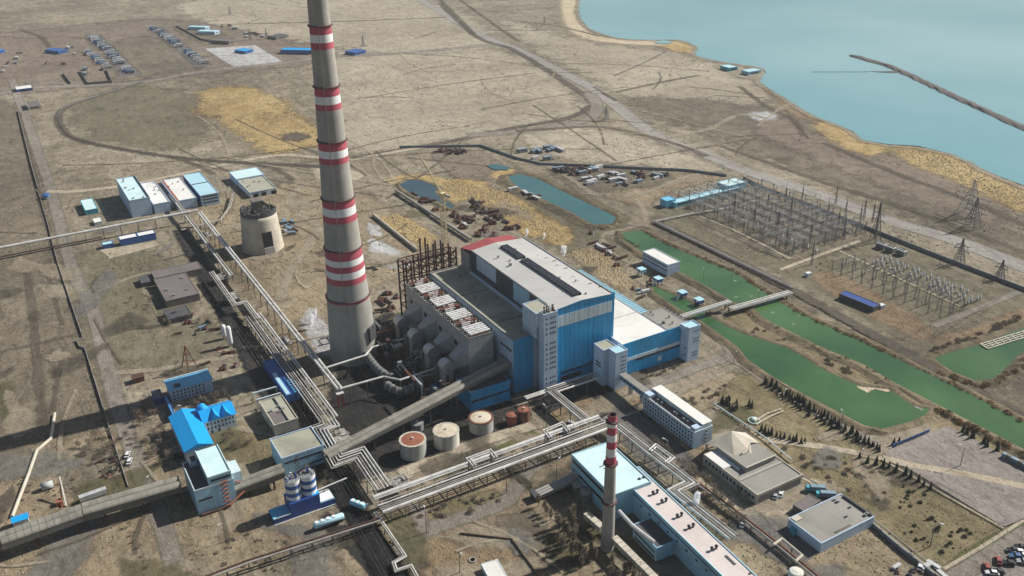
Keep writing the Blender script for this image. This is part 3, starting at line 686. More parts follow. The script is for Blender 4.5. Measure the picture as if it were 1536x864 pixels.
b.quad((X0-.2, Y1+.02, HB+.04), (xm, Y1+.02, HB+rz+.04), (xm, Y1+11, HB+rz-.8), (X0-2, Y1+11, HB-1.5))
b.quad((xm, Y1+.02, HB+rz+.04), (X1-4, Y1+.02, HB+.3), (X1-4, Y1+11, HB-.8), (xm, Y1+11, HB+rz-.8)); b.build('red_roof', 'red_primer', t)
b = MB().walls([(X0-1.8, Y1+.1), (X1-4.1, Y1+.1), (X1-4.1, Y1+10.9), (X0-1.8, Y1+10.9)], 0, HB-1.6); b.build('unfinished_bay', 'grey_steel', t)
for k in range(9):
    x, y = X0+R_.uniform(3, 30), Y0+R_.uniform(3, 90)
    MB().box(x, y, HB+.2, x+R_.uniform(.5, 1.6), y+R_.uniform(.5, 1.6), HB+R_.uniform(1.8, 3)).build('roof_vent', R_.choice(['grey_steel', 'pale_steel']), roofo)
for k in range(10): x, y = X1-2-R_.uniform(0, 9), Y0+10+k*6.2; MB().box(x, y, HB+.25, x+2.8, y+.14, HB+.75).build('snow_guard', 'dark_steel', roofo)
# annex of the roof on the left
t2, w2 = building('roof_annex', 'flat roofed grey block projecting left from boiler house roof behind lift tower', 'plant room', Fr.xy(225.7, 364.3, 236.3, 378.4, 47.9, 33.05), 'pale_blue', 'roof_moss', .4)
b = MB().box(225.4, 364.4, 38.5, 225.64, 378.4, 39.1); b.build('gutter', 'white_paint', w2)
# --- lift tower with stacked little windows
fr = Fr.xy(226.6, 358, 235.2, 362.9, 49.6)
t, w = building('lift_tower', 'slender pale lift tower with stacked small windows on blue boiler house front', 'stair tower', fr, 'tower_wall', 'roof_grey', .6)
rows = [4+3.05*k for k in range(15) if k not in (3, 10)]
windows(w, fr, 'f', 3.6, 7.8, 3, rows, .5, 1.1, 'glass_dark', frame=False)
windows(w, fr, 'f', .7, 2.6, 1, rows, .4, 1.0, 'glass_dark', frame=False)
for k in range(9):
    x, y, = R_.uniform(227, 234), R_.uniform(358.4, 362); MB().lathe(x, y, [(.35, 49.5), (.35, 51.8+R_.random()), (.6, 52.3+R_.random())], 8).build('roof_pipe', R_.choice(['rust', 'pale_steel', 'dark_steel']), t)
# --- bunker bay with long grey roof
fr = Fr.xy(214.2, 369.2, 236.2, 471, 33)
t, w = building('bunker_bay', 'long grey roofed bay beside boiler house with blue front wall', 'industrial building', fr, 'pale_blue', 'roof_moss', .7, 'grey_steel')
b = MB().box(214.25, 369.0, 0, 226.5, 369.19, 33.3); b.build('front_cladding', 'blue_clad', w)
for z in (17, 25): strip(w, fr, 'l', 2, 14, z, z+1.3, 'glass_dark')
MB().box(235.2, 380, 33, 236.15, 470.5, 34.6).build('duct', 'pale_blue', t)
MB().box(218, 391.8, 33.0, 235, 392.2, 33.25).build('roof_joint', 'roof_dark', t); MB().box(214.6, 432, 33.0, 235, 432.3, 33.22).build('roof_joint', 'roof_dark', t)
vents(t, fr, 7, random.Random(3), 1.4)
# low blue block at the foot of the bunker bay
fr = Fr.xy(185.4, 365.2, 209.6, 381, 11.8)
t, w = building('low_blue_block', 'low blue block with dark window band, under the conveyor behind tanks', 'industrial building', fr, 'blue_clad', 'roof_dark', .4)
strip(w, fr, 'f', .3, fr.w-.3, 5.6, 6.8, 'glass_dark')
# --- dust collector house with white roof drums
fr = Fr.xy(195, 384.3, 210.2, 465, 32.6)
t, w = building('precipitator_house', 'grey precipitator house with rows of white roof drums and rusty gear', 'industrial building', fr, 'duct_grey', 'roof_grey', .3, 'grey_steel')
for gidx in range(4):
    y0 = 385.5+gidx*20.2
    for k in range(5):
        y = y0+k*2.15
        MB().tube([(196.6, y, 34.3), (208.8, y, 34.3)], .68, 10).build('roof_drum', 'drum_white', t)
        MB().box(196.9, y-.5, 32.6, 197.5, y+.5, 33.7).box(207.6, y-.5, 32.6, 208.2, y+.5, 33.7).build('drum_support', 'dark_steel', t)
    b = MB()
    for k in range(14): x, y = R_.uniform(196, 208), y0+10+R_.uniform(0, 8); b.box(x, y, 32.6, x+R_.uniform(.4, 1.4), y+R_.uniform(.4, 1.2), 33.4+R_.uniform(.3, 2))
    b.tube([(196.2, y0+14.5, 34.3), (209, y0+14.5, 34.3)], .45, 6); b.tube([(196.2, y0+17, 33.9), (209, y0+17, 33.9)], .35, 6)
    b.build('electric_gear', 'rust', t)
    for k in range(4): y = y0+11.5+k*2.1; MB().tube([(198+k*.6, y, 34.1), (203+k*1.2, y, 34.1)], .5, 8).build('roof_drum', 'scrap_light', t)
    for k in range(3): y = y0-.8+k*5; MB().box(196, y, 33.2, 209.4, y+.35, 33.75).build('rusty_beam', 'rust', t)
    b = MB()
    for k in range(8): y = y0-1+k*2.5; b.box(195.3, y, 32.6, 195.7, y+.4, 34.4); b.box(209.4, y, 32.6, 210, y+.6, 35.2)
    b.build('insulator_rack', 'dark_steel', t)
for k in range(8):
    y = 388+k*9.6; MB().box(194.85, y, 22, 194.99, y+4, 25).build('wall_opening', 'dark_void', w)
# --- four flue units on the chimney side
def flue_unit(y, i):
    lab = ['nearest', 'second nearest', 'second farthest', 'farthest'][i]
    t = thing('flue_duct', 'grey sloping flue duct with fan drum beside precipitator house, %s of four' % lab, 'flue duct', (187, y, 0), 'flue ducts beside the precipitator house')
    b = MB(); b.hexa([(194.8, y-4, 17), (194.8, y+6, 17), (194.8, y+6, 26), (194.8, y-4, 26)], [(187, y, 14), (187, y+5, 14), (187, y+5, 21), (187, y, 21)]); b.build('hood', 'duct_grey', t)
    MB().tube([(183.2, y-2.6, 17.6), (183.2, y+4.2, 17.6)], 3.4, 18).build('fan_drum', 'pale_steel', t)
    MB().tube([(183.2, y-2.9, 17.6), (183.2, y-2.62, 17.6)], 3.75, 18).build('drum_flange', 'grey_steel', t)
    MB().box(180.6, y-1.8, 0, 186.2, y+4.4, 14.6).build('casing', 'concrete', t)
    b = MB()
    for k in range(10): x, yy = R_.uniform(178, 193), y+R_.uniform(-5, 8); b.box(x, yy, 0, x+R_.uniform(.3, 1.6), yy+R_.uniform(.3, 1.6), R_.uniform(5, 16))
    b.build('steel_support', 'dark_steel', t)
    b = MB(); b.box(178.6, y-4.2, 9.0, 194.6, y-2.6, 9.3); b.box(178.6, y-4.3, 10.2, 194.6, y-4.2, 10.35)
    for k in range(9): b.box(178.6+k*2, y-4.3, 9.3, 178.7+k*2, y-4.2, 10.2)
    b.build('walkway', 'rust_dark', t)
    b = MB(); b.box(180, y+6.3, 0, 186.5, y+9.5, 15); b.build('grey_box', 'concrete_dark', t)
for i, y in enumerate((388, 407, 428, 448)): flue_unit(y, i)
rq = random.Random(31)
for i, (y0, lab) in enumerate(((380, 'dark steel pipe bridge tangle before the nearest flue drums'), (400, 'dark steel platforms tangle before the second flue drum'), (422, 'dark steel platforms tangle before the third flue drum'), (446, 'dark steel platforms tangle before the farthest flue drum'))):
    t = thing('platform_tangle', lab, 'steel platforms', (173, y0+9, 0))
    for k in range(9):
        x, y = rq.uniform(164, 181), y0+rq.uniform(0, 18); z = rq.uniform(2, 13); w_ = rq.uniform(1.5, 5); d_ = rq.uniform(1, 4)
        MB().box(x, y, z, x+w_, y+d_, z+rq.choice([.25, .25, 2.2])).build('platform', rq.choice(['dark_steel', 'rust_dark', 'grey_steel', 'concrete_dark']), t)
        MB().beam((x+.2, y+.2, 0), (x+.2, y+.2, z), .35).build('post', 'dark_steel', t); MB().beam((x+w_-.2, y+d_-.2, 0), (x+w_-.2, y+d_-.2, z), .35).build('post', 'dark_steel', t)
    for k in range(7):
        x, y, z = rq.uniform(164, 180), y0+rq.uniform(0, 18), rq.uniform(3, 15); L = rq.uniform(4, 14)
        P = [(x, y, .2), (x, y, z), (x+L, y, z)] if k % 2 else [(x, y, .2), (x, y, z), (x, y+L, z)]
        MB().tube(P, rq.uniform(.2, .7), 8).build('pipe', rq.choice(['duct_grey', 'cladding_old', 'rust', 'dark_steel', 'pale_steel']), t)
# --- rusty frame of the unbuilt extension
t = thing('steel_frame', 'rusty bare steel frame of unfinished bay behind the bunker bay', 'steel frame', (214, 480, 0))
hh = {0: 40, 1: 42, 2: 46, 3: 52}
for j, y in enumerate((474, 482)):
    for i in range(8):
        x = 198+i*5.2; h = (45, 43, 46, 56, 51, 52, 49, 45)[i]-(3 if j else 0)
        MB().beam((x, y, 0), (x, y, h), .85).build('column', 'rust_dark', t)
for z in (12, 20, 27, 33, 38, 42.5):
    for y in (474, 482):
        MB().beam((198, y, z), (234.4, y, z), .45, .6).build('beam', 'rust', t)
    for i in range(8): MB().beam((198+i*5.2, 474, z), (198+i*5.2, 482, z), .4, .5).build('beam', 'rust_dark', t)
for i in range(0, 7, 2):
    for z in (20, 27, 33, 38): MB().beam((198+i*5.2, 474, z), (203.2+i*5.2, 474, z+5.5), .4).build('brace', 'rust_dark', t)
# --- turbine hall
fr = Fr.xy(274.6, 352.2, 306.4, 452, 20.5)
t, w = building('turbine_hall', 'blue fronted turbine hall with wide white roof beside boiler house', 'turbine hall', fr, 'pale_blue', 'roof_white', .25, 'white_panel')
MB().box(274.7, 351.9, 0, 316.3, 352.19, 20.9).build('front_wall', 'blue_clad', w)
MB().box(274.9, 351.7, 9.2, 316.2, 351.89, 11.2).build('pale_band', 'white_panel', w)
MB().box(284, 351.75, 7.6, 316.2, 351.885, 8.8).build('window_strip', 'glass_dark', w)
MB().box(300, 351.8, 2.4, 303, 351.89, 5.4).build('door', 'white_panel', w)
MB().box(278, 380, 20.5, 306, 380.3, 20.62).build('roof_joint', 'roof_grey', t)
fr = Fr.xy(306.5, 352.3, 323.4, 376.6, 20.7)
t, w = building('hall_end_block', 'low grey roofed block closing the right end of the turbine hall front', 'industrial building', fr, 'pale_blue', 'roof_grey', .25, 'grey_steel')
vents(t, fr, 6, random.Random(8), 1.5, 1); 
for k in range(7): MB().beam((323.2, 353.5+k*3.3, 20.6), (323.2, 353.5+k*3.3, 22.0), .35).build('rail_post', 'rust_dark', t)
MB().beam((323.2, 353, 21.9), (323.2, 376.4, 21.9), .2).build('rail', 'rust_dark', t)
fr = Fr.xy(308.4, 376.8, 314.6, 452, 18.2)
t, w = building('heater_bay', 'narrow light blue ribbed lean-to along far side of the turbine hall', 'industrial building', fr, 'roof_aqua', 'roof_aqua', 0)
b = MB()
for k in range(36): y = 378+k*2.05; b.box(308.5, y, 18.2, 314.7, y+.5, 19.0)
b.build('rib', 'roof_aqua', t)
MB().box(306.9, 376.8, 0, 308.2, 452, 19.4).build('gutter', 'dark_steel', t)
fr = Fr.xy(316.5, 345.2, 325, 352.1, 22)
t, w = building('corner_tower', 'pale blue corner stair tower at right end of turbine hall', 'stair tower', fr, 'tower_wall', 'roof_aqua', .5)
windows(w, fr, 'f', 3.4, 8, 4, [3, 4.9, 12, 14, 19], .45, .8, 'glass_dark', frame=False)
windows(w, fr, 'l', 1, 4, 1, [3, 8], .35, 1, 'glass_dark', frame=False)
MB().box(315.2, 346.5, 19.8, 316.44, 352, 22.8).build('stair_head', 'tower_wall', t)
# --- twin towers in front of the turbine hall
fr = Fr.xy(259.6, 349.5, 268.5, 358.5, 22.7)
t, w = building('stair_tower', 'grey-roofed rear tower of the pale pair before the blue wall', 'stair tower', fr, 'tower_wall', 'roof_moss', .4)
for z in (11, 13): strip(w, fr, 'l', 2, 7, z, z+.9, 'dark_void', 'louvre')
fr = Fr.xy(262.8, 342.4, 270.6, 349.3, 23.2)
t, w = building('stair_tower', 'front tower of the pale pair, joined to enclosed footbridge', 'stair tower', fr, 'tower_wall', 'roof_aqua', .4)
windows(w, fr, 'f', 3.2, 7.2, 3, [8, 10.2, 12.4, 14.6, 17, 19.6], .45, .9, 'glass_dark', frame=False)
# --- footbridge to the offices
t = thing('footbridge', 'grey enclosed footbridge from pale tower to long office block', 'footbridge', (266, 330, 0))
b = MB().box(265.6, 319, 6.2, 269.4, 342.3, 9.4); bb = b.build('corridor', 'blue_light', t)
MB().box(265.4, 318.9, 9.4, 269.6, 342.25, 9.75).build('roof', 'roof_grey', t)
for k in range(8): MB().box(265.5, 320.3+k*2.7, 7.4, 265.59, 322.2+k*2.7, 8.6).build('window', 'glass', bb)
for y in (324, 334): MB().box(266.2, y, 0, 268.8, y+.6, 6.2).build('pier', 'concrete', t)

# --- chimneys
def chimney(name, label, u, v, prof_px, bands, ztop, rings, base=None, n=40):
    c = G(u, v); tc = (Vector((0, 0, 0))-c); tc.z = 0; tc.normalize()
    def zfront(vv, r): 
        lo, hi = 0, 400
        for _ in range(50):
            mm = (lo+hi)/2; p = c+tc*r; 
            if PX((p.x, p.y, mm))[1] > vv: lo = mm
            else: hi = mm
        return lo
    zr = []
    for vv, wpx in prof_px:
        z = Zat(u, v, vv); q = Vector((c.x, c.y, z)); zr.append((z, wpx/2/F*(q-CAM).dot(fw)))
    def rad(z):
        if z <= zr[0][0]: return zr[0][1]
        for (za, ra), (zb, rb) in zip(zr, zr[1:]):
            if z <= zb: return ra+(rb-ra)*(z-za)/(zb-za)
        (za, ra), (zb, rb) = zr[-2:]
        return rb+(rb-ra)/(zb-za)*(z-zb)*.55
    t = thing(name, label, 'chimney', c)
    bz = []
    for v0, v1, mt in bands: bz.append((zfront(v1, rad(zfront(v1, 5))), zfront(v0, rad(zfront(v0, 5))), mt))
    cuts = sorted(set([0, ztop]+[round(z, 2) for q in bz for z in q[:2] if z < ztop]+list(range(8, int(ztop), 8))))
    groups = {}
    for za, zb in zip(cuts, cuts[1:]):
        mt = 'concrete'
        for z0, z1, mm in bz:
            if z0-.1 <= (za+zb)/2 <= z1+.1: mt = mm
        groups.setdefault(mt, []).append((za, zb))
    for mt, segs in groups.items():
        runs = []
        for a, bb in segs:
            if runs and abs(runs[-1][1]-a) < .01: runs[-1] = (runs[-1][0], bb)
            else: runs.append((a, bb))
        for a, bb in runs:
            zz = [a]+[z for z in cuts if a < z < bb]+[bb]
            MB().lathe(c.x, c.y, [(rad(z), z) for z in zz], n, False).build('shaft' if mt == 'concrete' else 'painted_band', mt, t, smooth=True)
    for vv in rings:
        z = zfront(vv, rad(zfront(vv, 5))); r = rad(z)
        MB().lathe(c.x, c.y, [(r-.1, z-.5), (r+.8, z-.35), (r+.8, z+.25), (r-.1, z+.35)], n, False).build('platform_ring', 'collar', t)
    MB().lathe(c.x, c.y, [(rad(ztop), ztop-.01), (rad(ztop)*.8, ztop), (rad(ztop)*.8, ztop-6)], n, False).build('rim', 'collar', t)
    return t, c, rad, zfront
RD, WH = 'chimney_red', 'chimney_white'
t, c, rad, zf = chimney('chimney', 'huge concrete chimney with red and white bands rising out of the picture', 531.5, 533,
    [(533, 69), (500, 68), (449, 64.7), (428, 60), (384, 56), (299, 48), (216, 42.4), (133, 37), (42, 33), (0, 31)],
    [(41, 53, RD), (53, 65, WH), (65, 75, RD), (134, 146, RD), (146, 158, WH), (158, 167, RD), (216, 228, RD), (228, 239, WH), (239, 248, RD), (304, 315, RD), (315, 327, WH), (327, 337, RD), (381, 393, RD), (393, 402, WH), (402, 411, RD), (411, 421, WH), (421, 430, RD), (456, 459, RD), (-60, -40, RD), (-80, -60, WH), (-100, -80, RD)],
    236, [40, 132.5, 215, 303, 379, 455])
b = MB()                                                        # flue opening on the right foot
r0 = rad(10)
for a0 in (-50,):
    a = radians(a0); p = c+Vector((cos(a), sin(a), 0))*(r0-.6); ex = Vector((-sin(a), cos(a), 0)); ey = Vector((cos(a), sin(a), 0))
    q = [p-ex*3.5-ey*2, p+ex*3.5-ey*2, p+ex*3.5+ey*1.3, p-ex*3.5+ey*1.3]; b.prism([(k.x, k.y) for k in q], 13, 22)
b.build('flue_port', 'dark_steel', t)
b = MB(); a = radians(-120)
b.beam(c+Vector((cos(a), sin(a), 0))*(rad(0)+.3)+Vector((0, 0, 1)), c+Vector((cos(a), sin(a), 0))*(rad(205)+.35)+Vector((0, 0, 205)), .22); b.build('ladder', 'concrete', t)
t, c2, rad2, zf2 = chimney('small_chimney', 'slim concrete chimney with red and white striped top beside the workshop', 911, 823,
    [(822, 20), (760, 18.5), (700, 16.5), (620, 13.5)],
    [(620, 633.5, RD), (633.5, 643, WH), (643, 654, RD), (654, 664.5, WH), (664.5, 675, RD), (675, 687, WH), (687, 699, RD)], zf2_top if False else 68.3, [635, 699, 757], n=28)
# --- truncated concrete tower
c = G(395, 371); r0 = Rad(395, 371, 30.5); hT = Zat(395, 372, 314); r1 = 26/F*(Vector((c.x, c.y, hT))-CAM).dot(fw)
t = thing('truncated_tower', 'stump of a round concrete tower with dark opening and charred broken top', 'concrete tower', c)
rr = lambda z: r0+(r1-r0)*min(1, (z/hT)**.9)
zs = [0, 5, 10, 15, 20, 25, 30, hT-3]
MB().lathe(c.x, c.y, [(rr(z), z) for z in zs], 44, False).build('shell', 'concrete_pale', t, smooth=True)
b = MB(); rn = random.Random(4)
for j in range(44):
    a0, a1 = 2*pi*j/44, 2*pi*(j+1)/44; hgt = hT+rn.uniform(-1.2, 1.2)
    for (ra, rb) in ((rr(hT)+.25, rr(hT)-.9),):
        q = [(c.x+k*cos(a), c.y+k*sin(a)) for k, a in ((ra, a0), (ra, a1), (rb, a1), (rb, a0))]; b.prism(q, hT-3.2, hgt)
b.build('broken_rim', 'dark_steel', t)
MB().lathe(c.x, c.y, [(rr(hT)-.95, hT-2.6), (.1, hT-2.6)], 40, False).build('floor', 'roof_dark', t)
b = MB()
for k in range(70): a, q = rn.uniform(0, 2*pi), rn.uniform(3, rr(hT)-1); x, y = c.x+q*cos(a), c.y+q*sin(a); b.beam((x, y, hT-2.5), (x+rn.uniform(-2, 2), y+rn.uniform(-2, 2), hT+rn.uniform(-1, 1.6)), rn.uniform(.25, .7))
b.build('rubble', 'gallery_wall', t)
MB().box(c.x-3.6, c.y-3, hT-2.5, c.x+3.2, c.y+3, hT+5.5).box(c.x-4.2, c.y-3.5, hT+5.5, c.x+3.8, c.y+3.5, hT+7).build('core', 'gallery_wall', t)
a = atan2(-c.y, -c.x)+.28; p = c+Vector((cos(a), sin(a), 0))*(rr(8)-.1); ex = Vector((-sin(a), cos(a), 0)); ey = Vector((cos(a), sin(a), 0))
def facebox(z0, z1, hw, d0, d1, za):
    q0 = c+ey*(rr(z0)+d0); q1 = c+ey*(rr(z1)+d0); e = ex*hw
    return MB().hexa([q0-e-ey*2.4+Vector((0, 0, z0)), q0+e-ey*2.4+Vector((0, 0, z0)), q0+e+ey*d1+Vector((0, 0, z0)), q0-e+ey*d1+Vector((0, 0, z0))],
                     [q1-e-ey*2.4+Vector((0, 0, z1)), q1+e-ey*2.4+Vector((0, 0, z1)), q1+e+ey*d1+Vector((0, 0, z1)), q1-e+ey*d1+Vector((0, 0, z1))])
facebox(5.5, 17, 3.6, 0, .15, 0).build('opening', 'dark_void', t)
facebox(0, 5.4, 3.8, 0, .9, 0).build('ramp', 'concrete', t)

# ================================================================== OTHER BUILDINGS
def b3(name, label, cat, L, Fp, Rp, h, wall, roof, **kw):
    fr = Fr(L, Fp, Rp, h); t, w = building(name, label, cat, fr, wall, roof, **kw); return fr, t, w
# --- workshop row, top left
fr, t, w = b3('workshop', 'tallest pale workshop at left end of the row beyond truncated tower', 'workshop', (176.4, 268.8), (194, 301.6), (224, 295), 14.8, 'pale_blue', 'roof_teal', parapet=.5)
MB().prism(fr.rect(fr.w-.9, 0.4, fr.w-.4, fr.d-.4), 14.8, 15.9).build('roof_rim', 'roof_dark', t); vents(t, fr, 7, random.Random(1), .9)
fr, t, w = b3('workshop', 'cream roofed workshop next to the tallest one, left of pipe gallery', 'workshop', (231, 271), (229.5, 307.4), (255.5, 303.5), 8.4, 'pale_blue', 'roof_white', parapet=.4) if False else (None, None, None)
def bxy(name, label, cat, x0, y0, x1, y1, h, wall, roof, **kw):
    fr = Fr.xy(x0, y0, x1, y1, h); t, w = building(name, label, cat, fr, wall, roof, **kw); return fr, t, w
g = lambda u, v, z=0: G(u, v, z)
yb = g(233, 321.5).y; yt = g(205, 263, 14.8).y
fr, t, w = bxy('workshop', 'cream roofed workshop between the tallest workshop and the pipe gallery', 'workshop', g(229.5, 307.4, 8.4).x+.5, yb, g(255, 303.5, 8.4).x, yb+62, 8.4, 'pale_blue', 'roof_white', parapet=.5)
vents(t, fr, 5, random.Random(2), .8)
xs0 = g(264, 301, 8.4).x; xs1 = g(296, 297.5, 8.4).x
fr, t, w = bxy('workshop', 'white roofed workshop right of pipe gallery with blue stripe at its edge', 'workshop', xs0, yb-1, xs1, yb+62, 8.0, 'pale_blue', 'roof_white', parapet=.4)
MB().box(xs0+.4, yb, 8.0, xs0+2.4, yb+61, 8.3).build('rusty_roof_edge', 'rust_red', t); vents(t, fr, 4, random.Random(6), .8)
x2 = g(302.5, 296, 10).x; x3 = g(330, 291, 10).x
fr, t, w = bxy('workshop', 'right end workshop with window bands and blue left side, two roof sections', 'workshop', x2, yb-3, x3, yb+62, 9.6, 'pale_blue', 'roof_aqua', parapet=.4)
MB().box(x2-.15, yb-2.9, 0, x2-.002, yb+61, 9.9).build('blue_side', 'blue_mid', w); MB().box(x2+.4, yb+30, 9.6, x3-.4, yb+30.8, 10.1).build('roof_joint', 'roof_dark', t)
for z in (2.5, 5.2, 7.6): strip(w, fr, 'f', 1, fr.w-1, z, z+1.1, 'glass_dark')
fr, t, w = bxy('shed', 'long low dark shed under pipe gallery between the two workshop halves', 'shed', g(255.5, 303.5, 8.4).x+.6, yb+6, xs0-.6, yb+62, 6.2, 'grey_steel', 'roof_slate', parapet=0)
fr, t, w = b3('shed', 'small mint roofed shed left of the tallest workshop', 'shed', (122.4, 300.3), (127.6, 316), (146, 312), 4.2, 'teal', 'roof_teal', parapet=.2)
fr, t, w = b3('hut', 'little white hut in front of the mint roofed shed', 'hut', (140, 328), (141.5, 334), (153, 332), 3.0, 'white_panel', 'roof_white', parapet=.1)
fr, t, w = b3('depot_building', 'grey roofed depot building beyond truncated tower with white front and open doors', 'depot', (355, 270), (374.7, 289.5), (415.5, 283.4), 5.0, 'white_panel', 'roof_moss', parapet=.5)
for a in (.12, .42, .8): strip(w, fr, 'f', fr.w*a, fr.w*a+4.5, .2, 3.4, 'dark_void', 'door')
strip(w, fr, 'f', 1, fr.w*.66, 4.0, 4.6, 'blue_deep'); vents(t, fr, 5, random.Random(12), .9)
fr, t, w = b3('shed', 'bright aqua roofed shed attached behind the depot building', 'shed', (348.7, 257.4), (354.5, 269.2), (397.3, 262.2), 6.2, 'pale_blue', 'roof_teal', parapet=.3)
# --- low blue shed with white roofs
fr, t, w = b3('garage_shed', 'low dark blue shed with white roof on concrete apron near truncated tower', 'shed', (177, 355), (179.7, 360), (233, 349), 5.4, 'blue_mid', 'roof_white', parapet=.2)
MB().prism(fr.rect(fr.w*.5, .5, fr.w*.5+.6, fr.d-.3), 5.4, 5.9).build('roof_joint', 'blue_mid', t)
fr, t, w = b3('garage_shed', 'short dark blue shed with pale roof at left end of the concrete apron', 'shed', (152, 364), (154, 368), (170, 364.5), 3.4, 'blue_mid', 'roof_aqua', parapet=.2)
# --- dark slate roofed shed
fr, t, w = b3('slate_shed', 'derelict shed with dark slate roof left of the pipe racks', 'shed', (246, 416), (249, 452), (298, 439), 5.0, 'concrete_dark', 'roof_slate', parapet=.2)
vents(t, fr, 5, random.Random(4), .9)
fr, t, w = b3('slate_shed', 'narrow dark roofed wing behind the derelict slate shed', 'shed', (226, 407), (232, 418), (304, 403), 5.0, 'concrete_dark', 'roof_slate', parapet=.2)
MB().prism(fr.rect(-9, 1, -.1, fr.d-1), 0, 3.2).build('open_bay', 'roof_dark', t)
fr, t, w = b3('shed', 'dark skeletal shed in shade below the derelict slate shed', 'shed', (245, 466), (252, 480), (288, 472), 3.4, 'roof_dark', 'roof_dark', parapet=.2)
# --- blue long warehouse
fr, t, w = b3('warehouse', 'long blue warehouse with pale roof light stripe beside the pipe racks', 'warehouse', (394, 542.5), (429, 594), (454, 588), 5.2, 'blue_mid', 'blue_mid', parapet=.2)
MB().prism(fr.rect(.6, .8, 2.6, fr.d*.62), 5.2, 5.5).build('roof_light', 'roof_aqua', t)
for k in range(6): MB().prism(fr.rect(5, 1+k*2.6, fr.w-1, 2+k*2.6), 5.2, 5.6).build('roof_rib', 'roof_skyblue', t)
# --- flat roofed store
fr, t, w = b3('store_building', 'weathered flat roofed store between blue office and pipe racks', 'store', (388.5, 603), (411, 639), (447.5, 628.5), 6.5, 'concrete_pale', 'roof_moss', parapet=.5)
MB().prism(fr.rect(fr.w*.62, .5, fr.w*.66, fr.d-.5), 6.5, 7.4).build('roof_wall', 'concrete', t); MB().prism(fr.rect(1, 1, fr.w*.6, fr.d*.5), 6.5, 6.6).build('roof_patch', 'roof_slate', t); vents(t, fr, 4, random.Random(9), .9)
fr2 = Fr((380, 590), (385, 600), (421, 590), 6.0); t = thing('open_shelter', 'white open steel frame over dark pit behind the weathered store', 'steel frame', fr2.root())
for a in (0, fr2.w): MB().beam(fr2.p(a, 0, 0), fr2.p(a, 0, 6), .4).build('post', 'white_panel', t); MB().beam(fr2.p(a, fr2.d, 0), fr2.p(a, fr2.d, 6), .4).build('post', 'white_panel', t)
for bb in (0, fr2.d):
    MB().beam(fr2.p(0, bb, 6), fr2.p(fr2.w, bb, 6), .7).build('beam', 'white_panel', t)
# --- sky-blue roofed offices
fr, t, w = b3('office_building', 'upper office with light blue roof and rows of small windows on pale wall', 'office', (243, 574), (254.5, 586.5), (318, 569.5), 7.2, 'pale_blue', 'roof_skyblue', parapet=0)
fr.bx(MB(), -.6, -.5, 7.2, fr.w+.6, fr.d+.6, 7.6).build('eave', 'roof_skyblue', t); fr.bx(MB(), -.7, fr.d+.1, 7.6, fr.w+.6, fr.d+.7, 8.2).build('parapet', 'white_panel', t)
fr.bx(MB(), 3, 1.2, 7.6, 6.3, 3.6, 8.6).build('roof_hatch', 'roof_dark', t)
windows(w, fr, 'f', .8, fr.w*.82, 9, [.9, 2.9, 5.0], .5, 1.1, 'glass_dark')
def gable(fr, h, rise, mat, t, along='y', over=.5, name='roof', gmat=None):
    w, d = fr.w, fr.d; o = over
    if along == 'y':
        a = [fr.p(-o, -o, h), fr.p(w/2, -o, h+rise), fr.p(w+o, -o, h), fr.p(-o, d+o, h), fr.p(w/2, d+o, h+rise), fr.p(w+o, d+o, h)]
    else:
        a = [fr.p(-o, d+o, h), fr.p(-o, d/2, h+rise), fr.p(-o, -o, h), fr.p(w+o, d+o, h), fr.p(w+o, d/2, h+rise), fr.p(w+o, -o, h)]
    b = MB(); b.add(a, [(0, 1, 4, 3), (1, 2, 5, 4), (0, 2, 1), (3, 4, 5), (0, 3, 5, 2)]); return b.build(name, mat, t)
# L-shaped blue roofed building: wing along the yard plus two-storey front with dormers
o = g(281, 676, 8.5); x1 = g(320, 668, 8.5).x
fr = Fr.xy(g(255, 627, 8.5).x, o.y, x1, g(275, 619, 8.5).y, 8.3)
t, w = building('blue_roof_wing', 'long wing with glossy bright blue gable roof behind the crusher tower', 'office', fr, 'pale_blue', 'blue_bright', 0); gable(fr, 8.32, 2.6, 'blue_bright', t, 'y', .6, 'ridged_roof')
fr = Fr((309, 630), (316, 632.5), (360.5, 618), 8.4); fr = Fr.xy(x1+.8, g(316, 652).y, x1+.8+g(361, 641).x-g(316, 652).x+1, g(316, 652).y+14, 8.2)
t, w = building('dormer_office', 'two storey pale office with bright blue dormered roof', 'office', fr, 'white_panel', 'blue_bright', 0); gable(fr, 8.22, 3.2, 'blue_bright', t, 'x', .6, 'hipped_roof')
windows(w, fr, 'f', .8, fr.w-.6, 8, [3.1, 5.6], .45, 1.4, 'glass_dark'); windows(w, fr, 'f', 1.5, fr.w*.55, 2, [.4], .3, 2, 'glass_dark', frame=False)
for a in (.38, .72):
    q = fr.w*a; b = MB(); hw = 2.6
    b.add([fr.p(q-hw, -.6, 8.3), fr.p(q, -.6, 11.6), fr.p(q+hw, -.6, 8.3), fr.p(q, fr.d*.5, 11.6), fr.p(q-hw, 3, 8.8), fr.p(q+hw, 3, 8.8)], [(0, 2, 1), (0, 1, 3, 4), (1, 2, 5, 3)]); b.build('dormer', 'blue_bright', t)
b = MB(); b.lathe(fr.p(1.8, fr.d*.72).x, fr.p(1.8, fr.d*.72).y, [(3.4, 8.25), (3.2, 10.4), (1.9, 12.6), (.1, 13.6)], 16); b.build('round_gable', 'blue_bright', t)
fr = Fr.xy(g(243, 592, 4).x+.5, g(262, 622, 4).y, g(263, 622, 4).x, g(250, 594, 4).y, 4.2)
t, w = building('blue_link', 'low blue link corridor between the two blue roofed offices', 'corridor', fr, 'blue_mid', 'roof_skyblue', .2)
fr, t, w = b3('annex', 'small blue annex in shade at left of the upper office', 'annex', (224, 588), (232, 600), (246, 597), 3.6, 'blue_deep', 'roof_slate', parapet=.2)
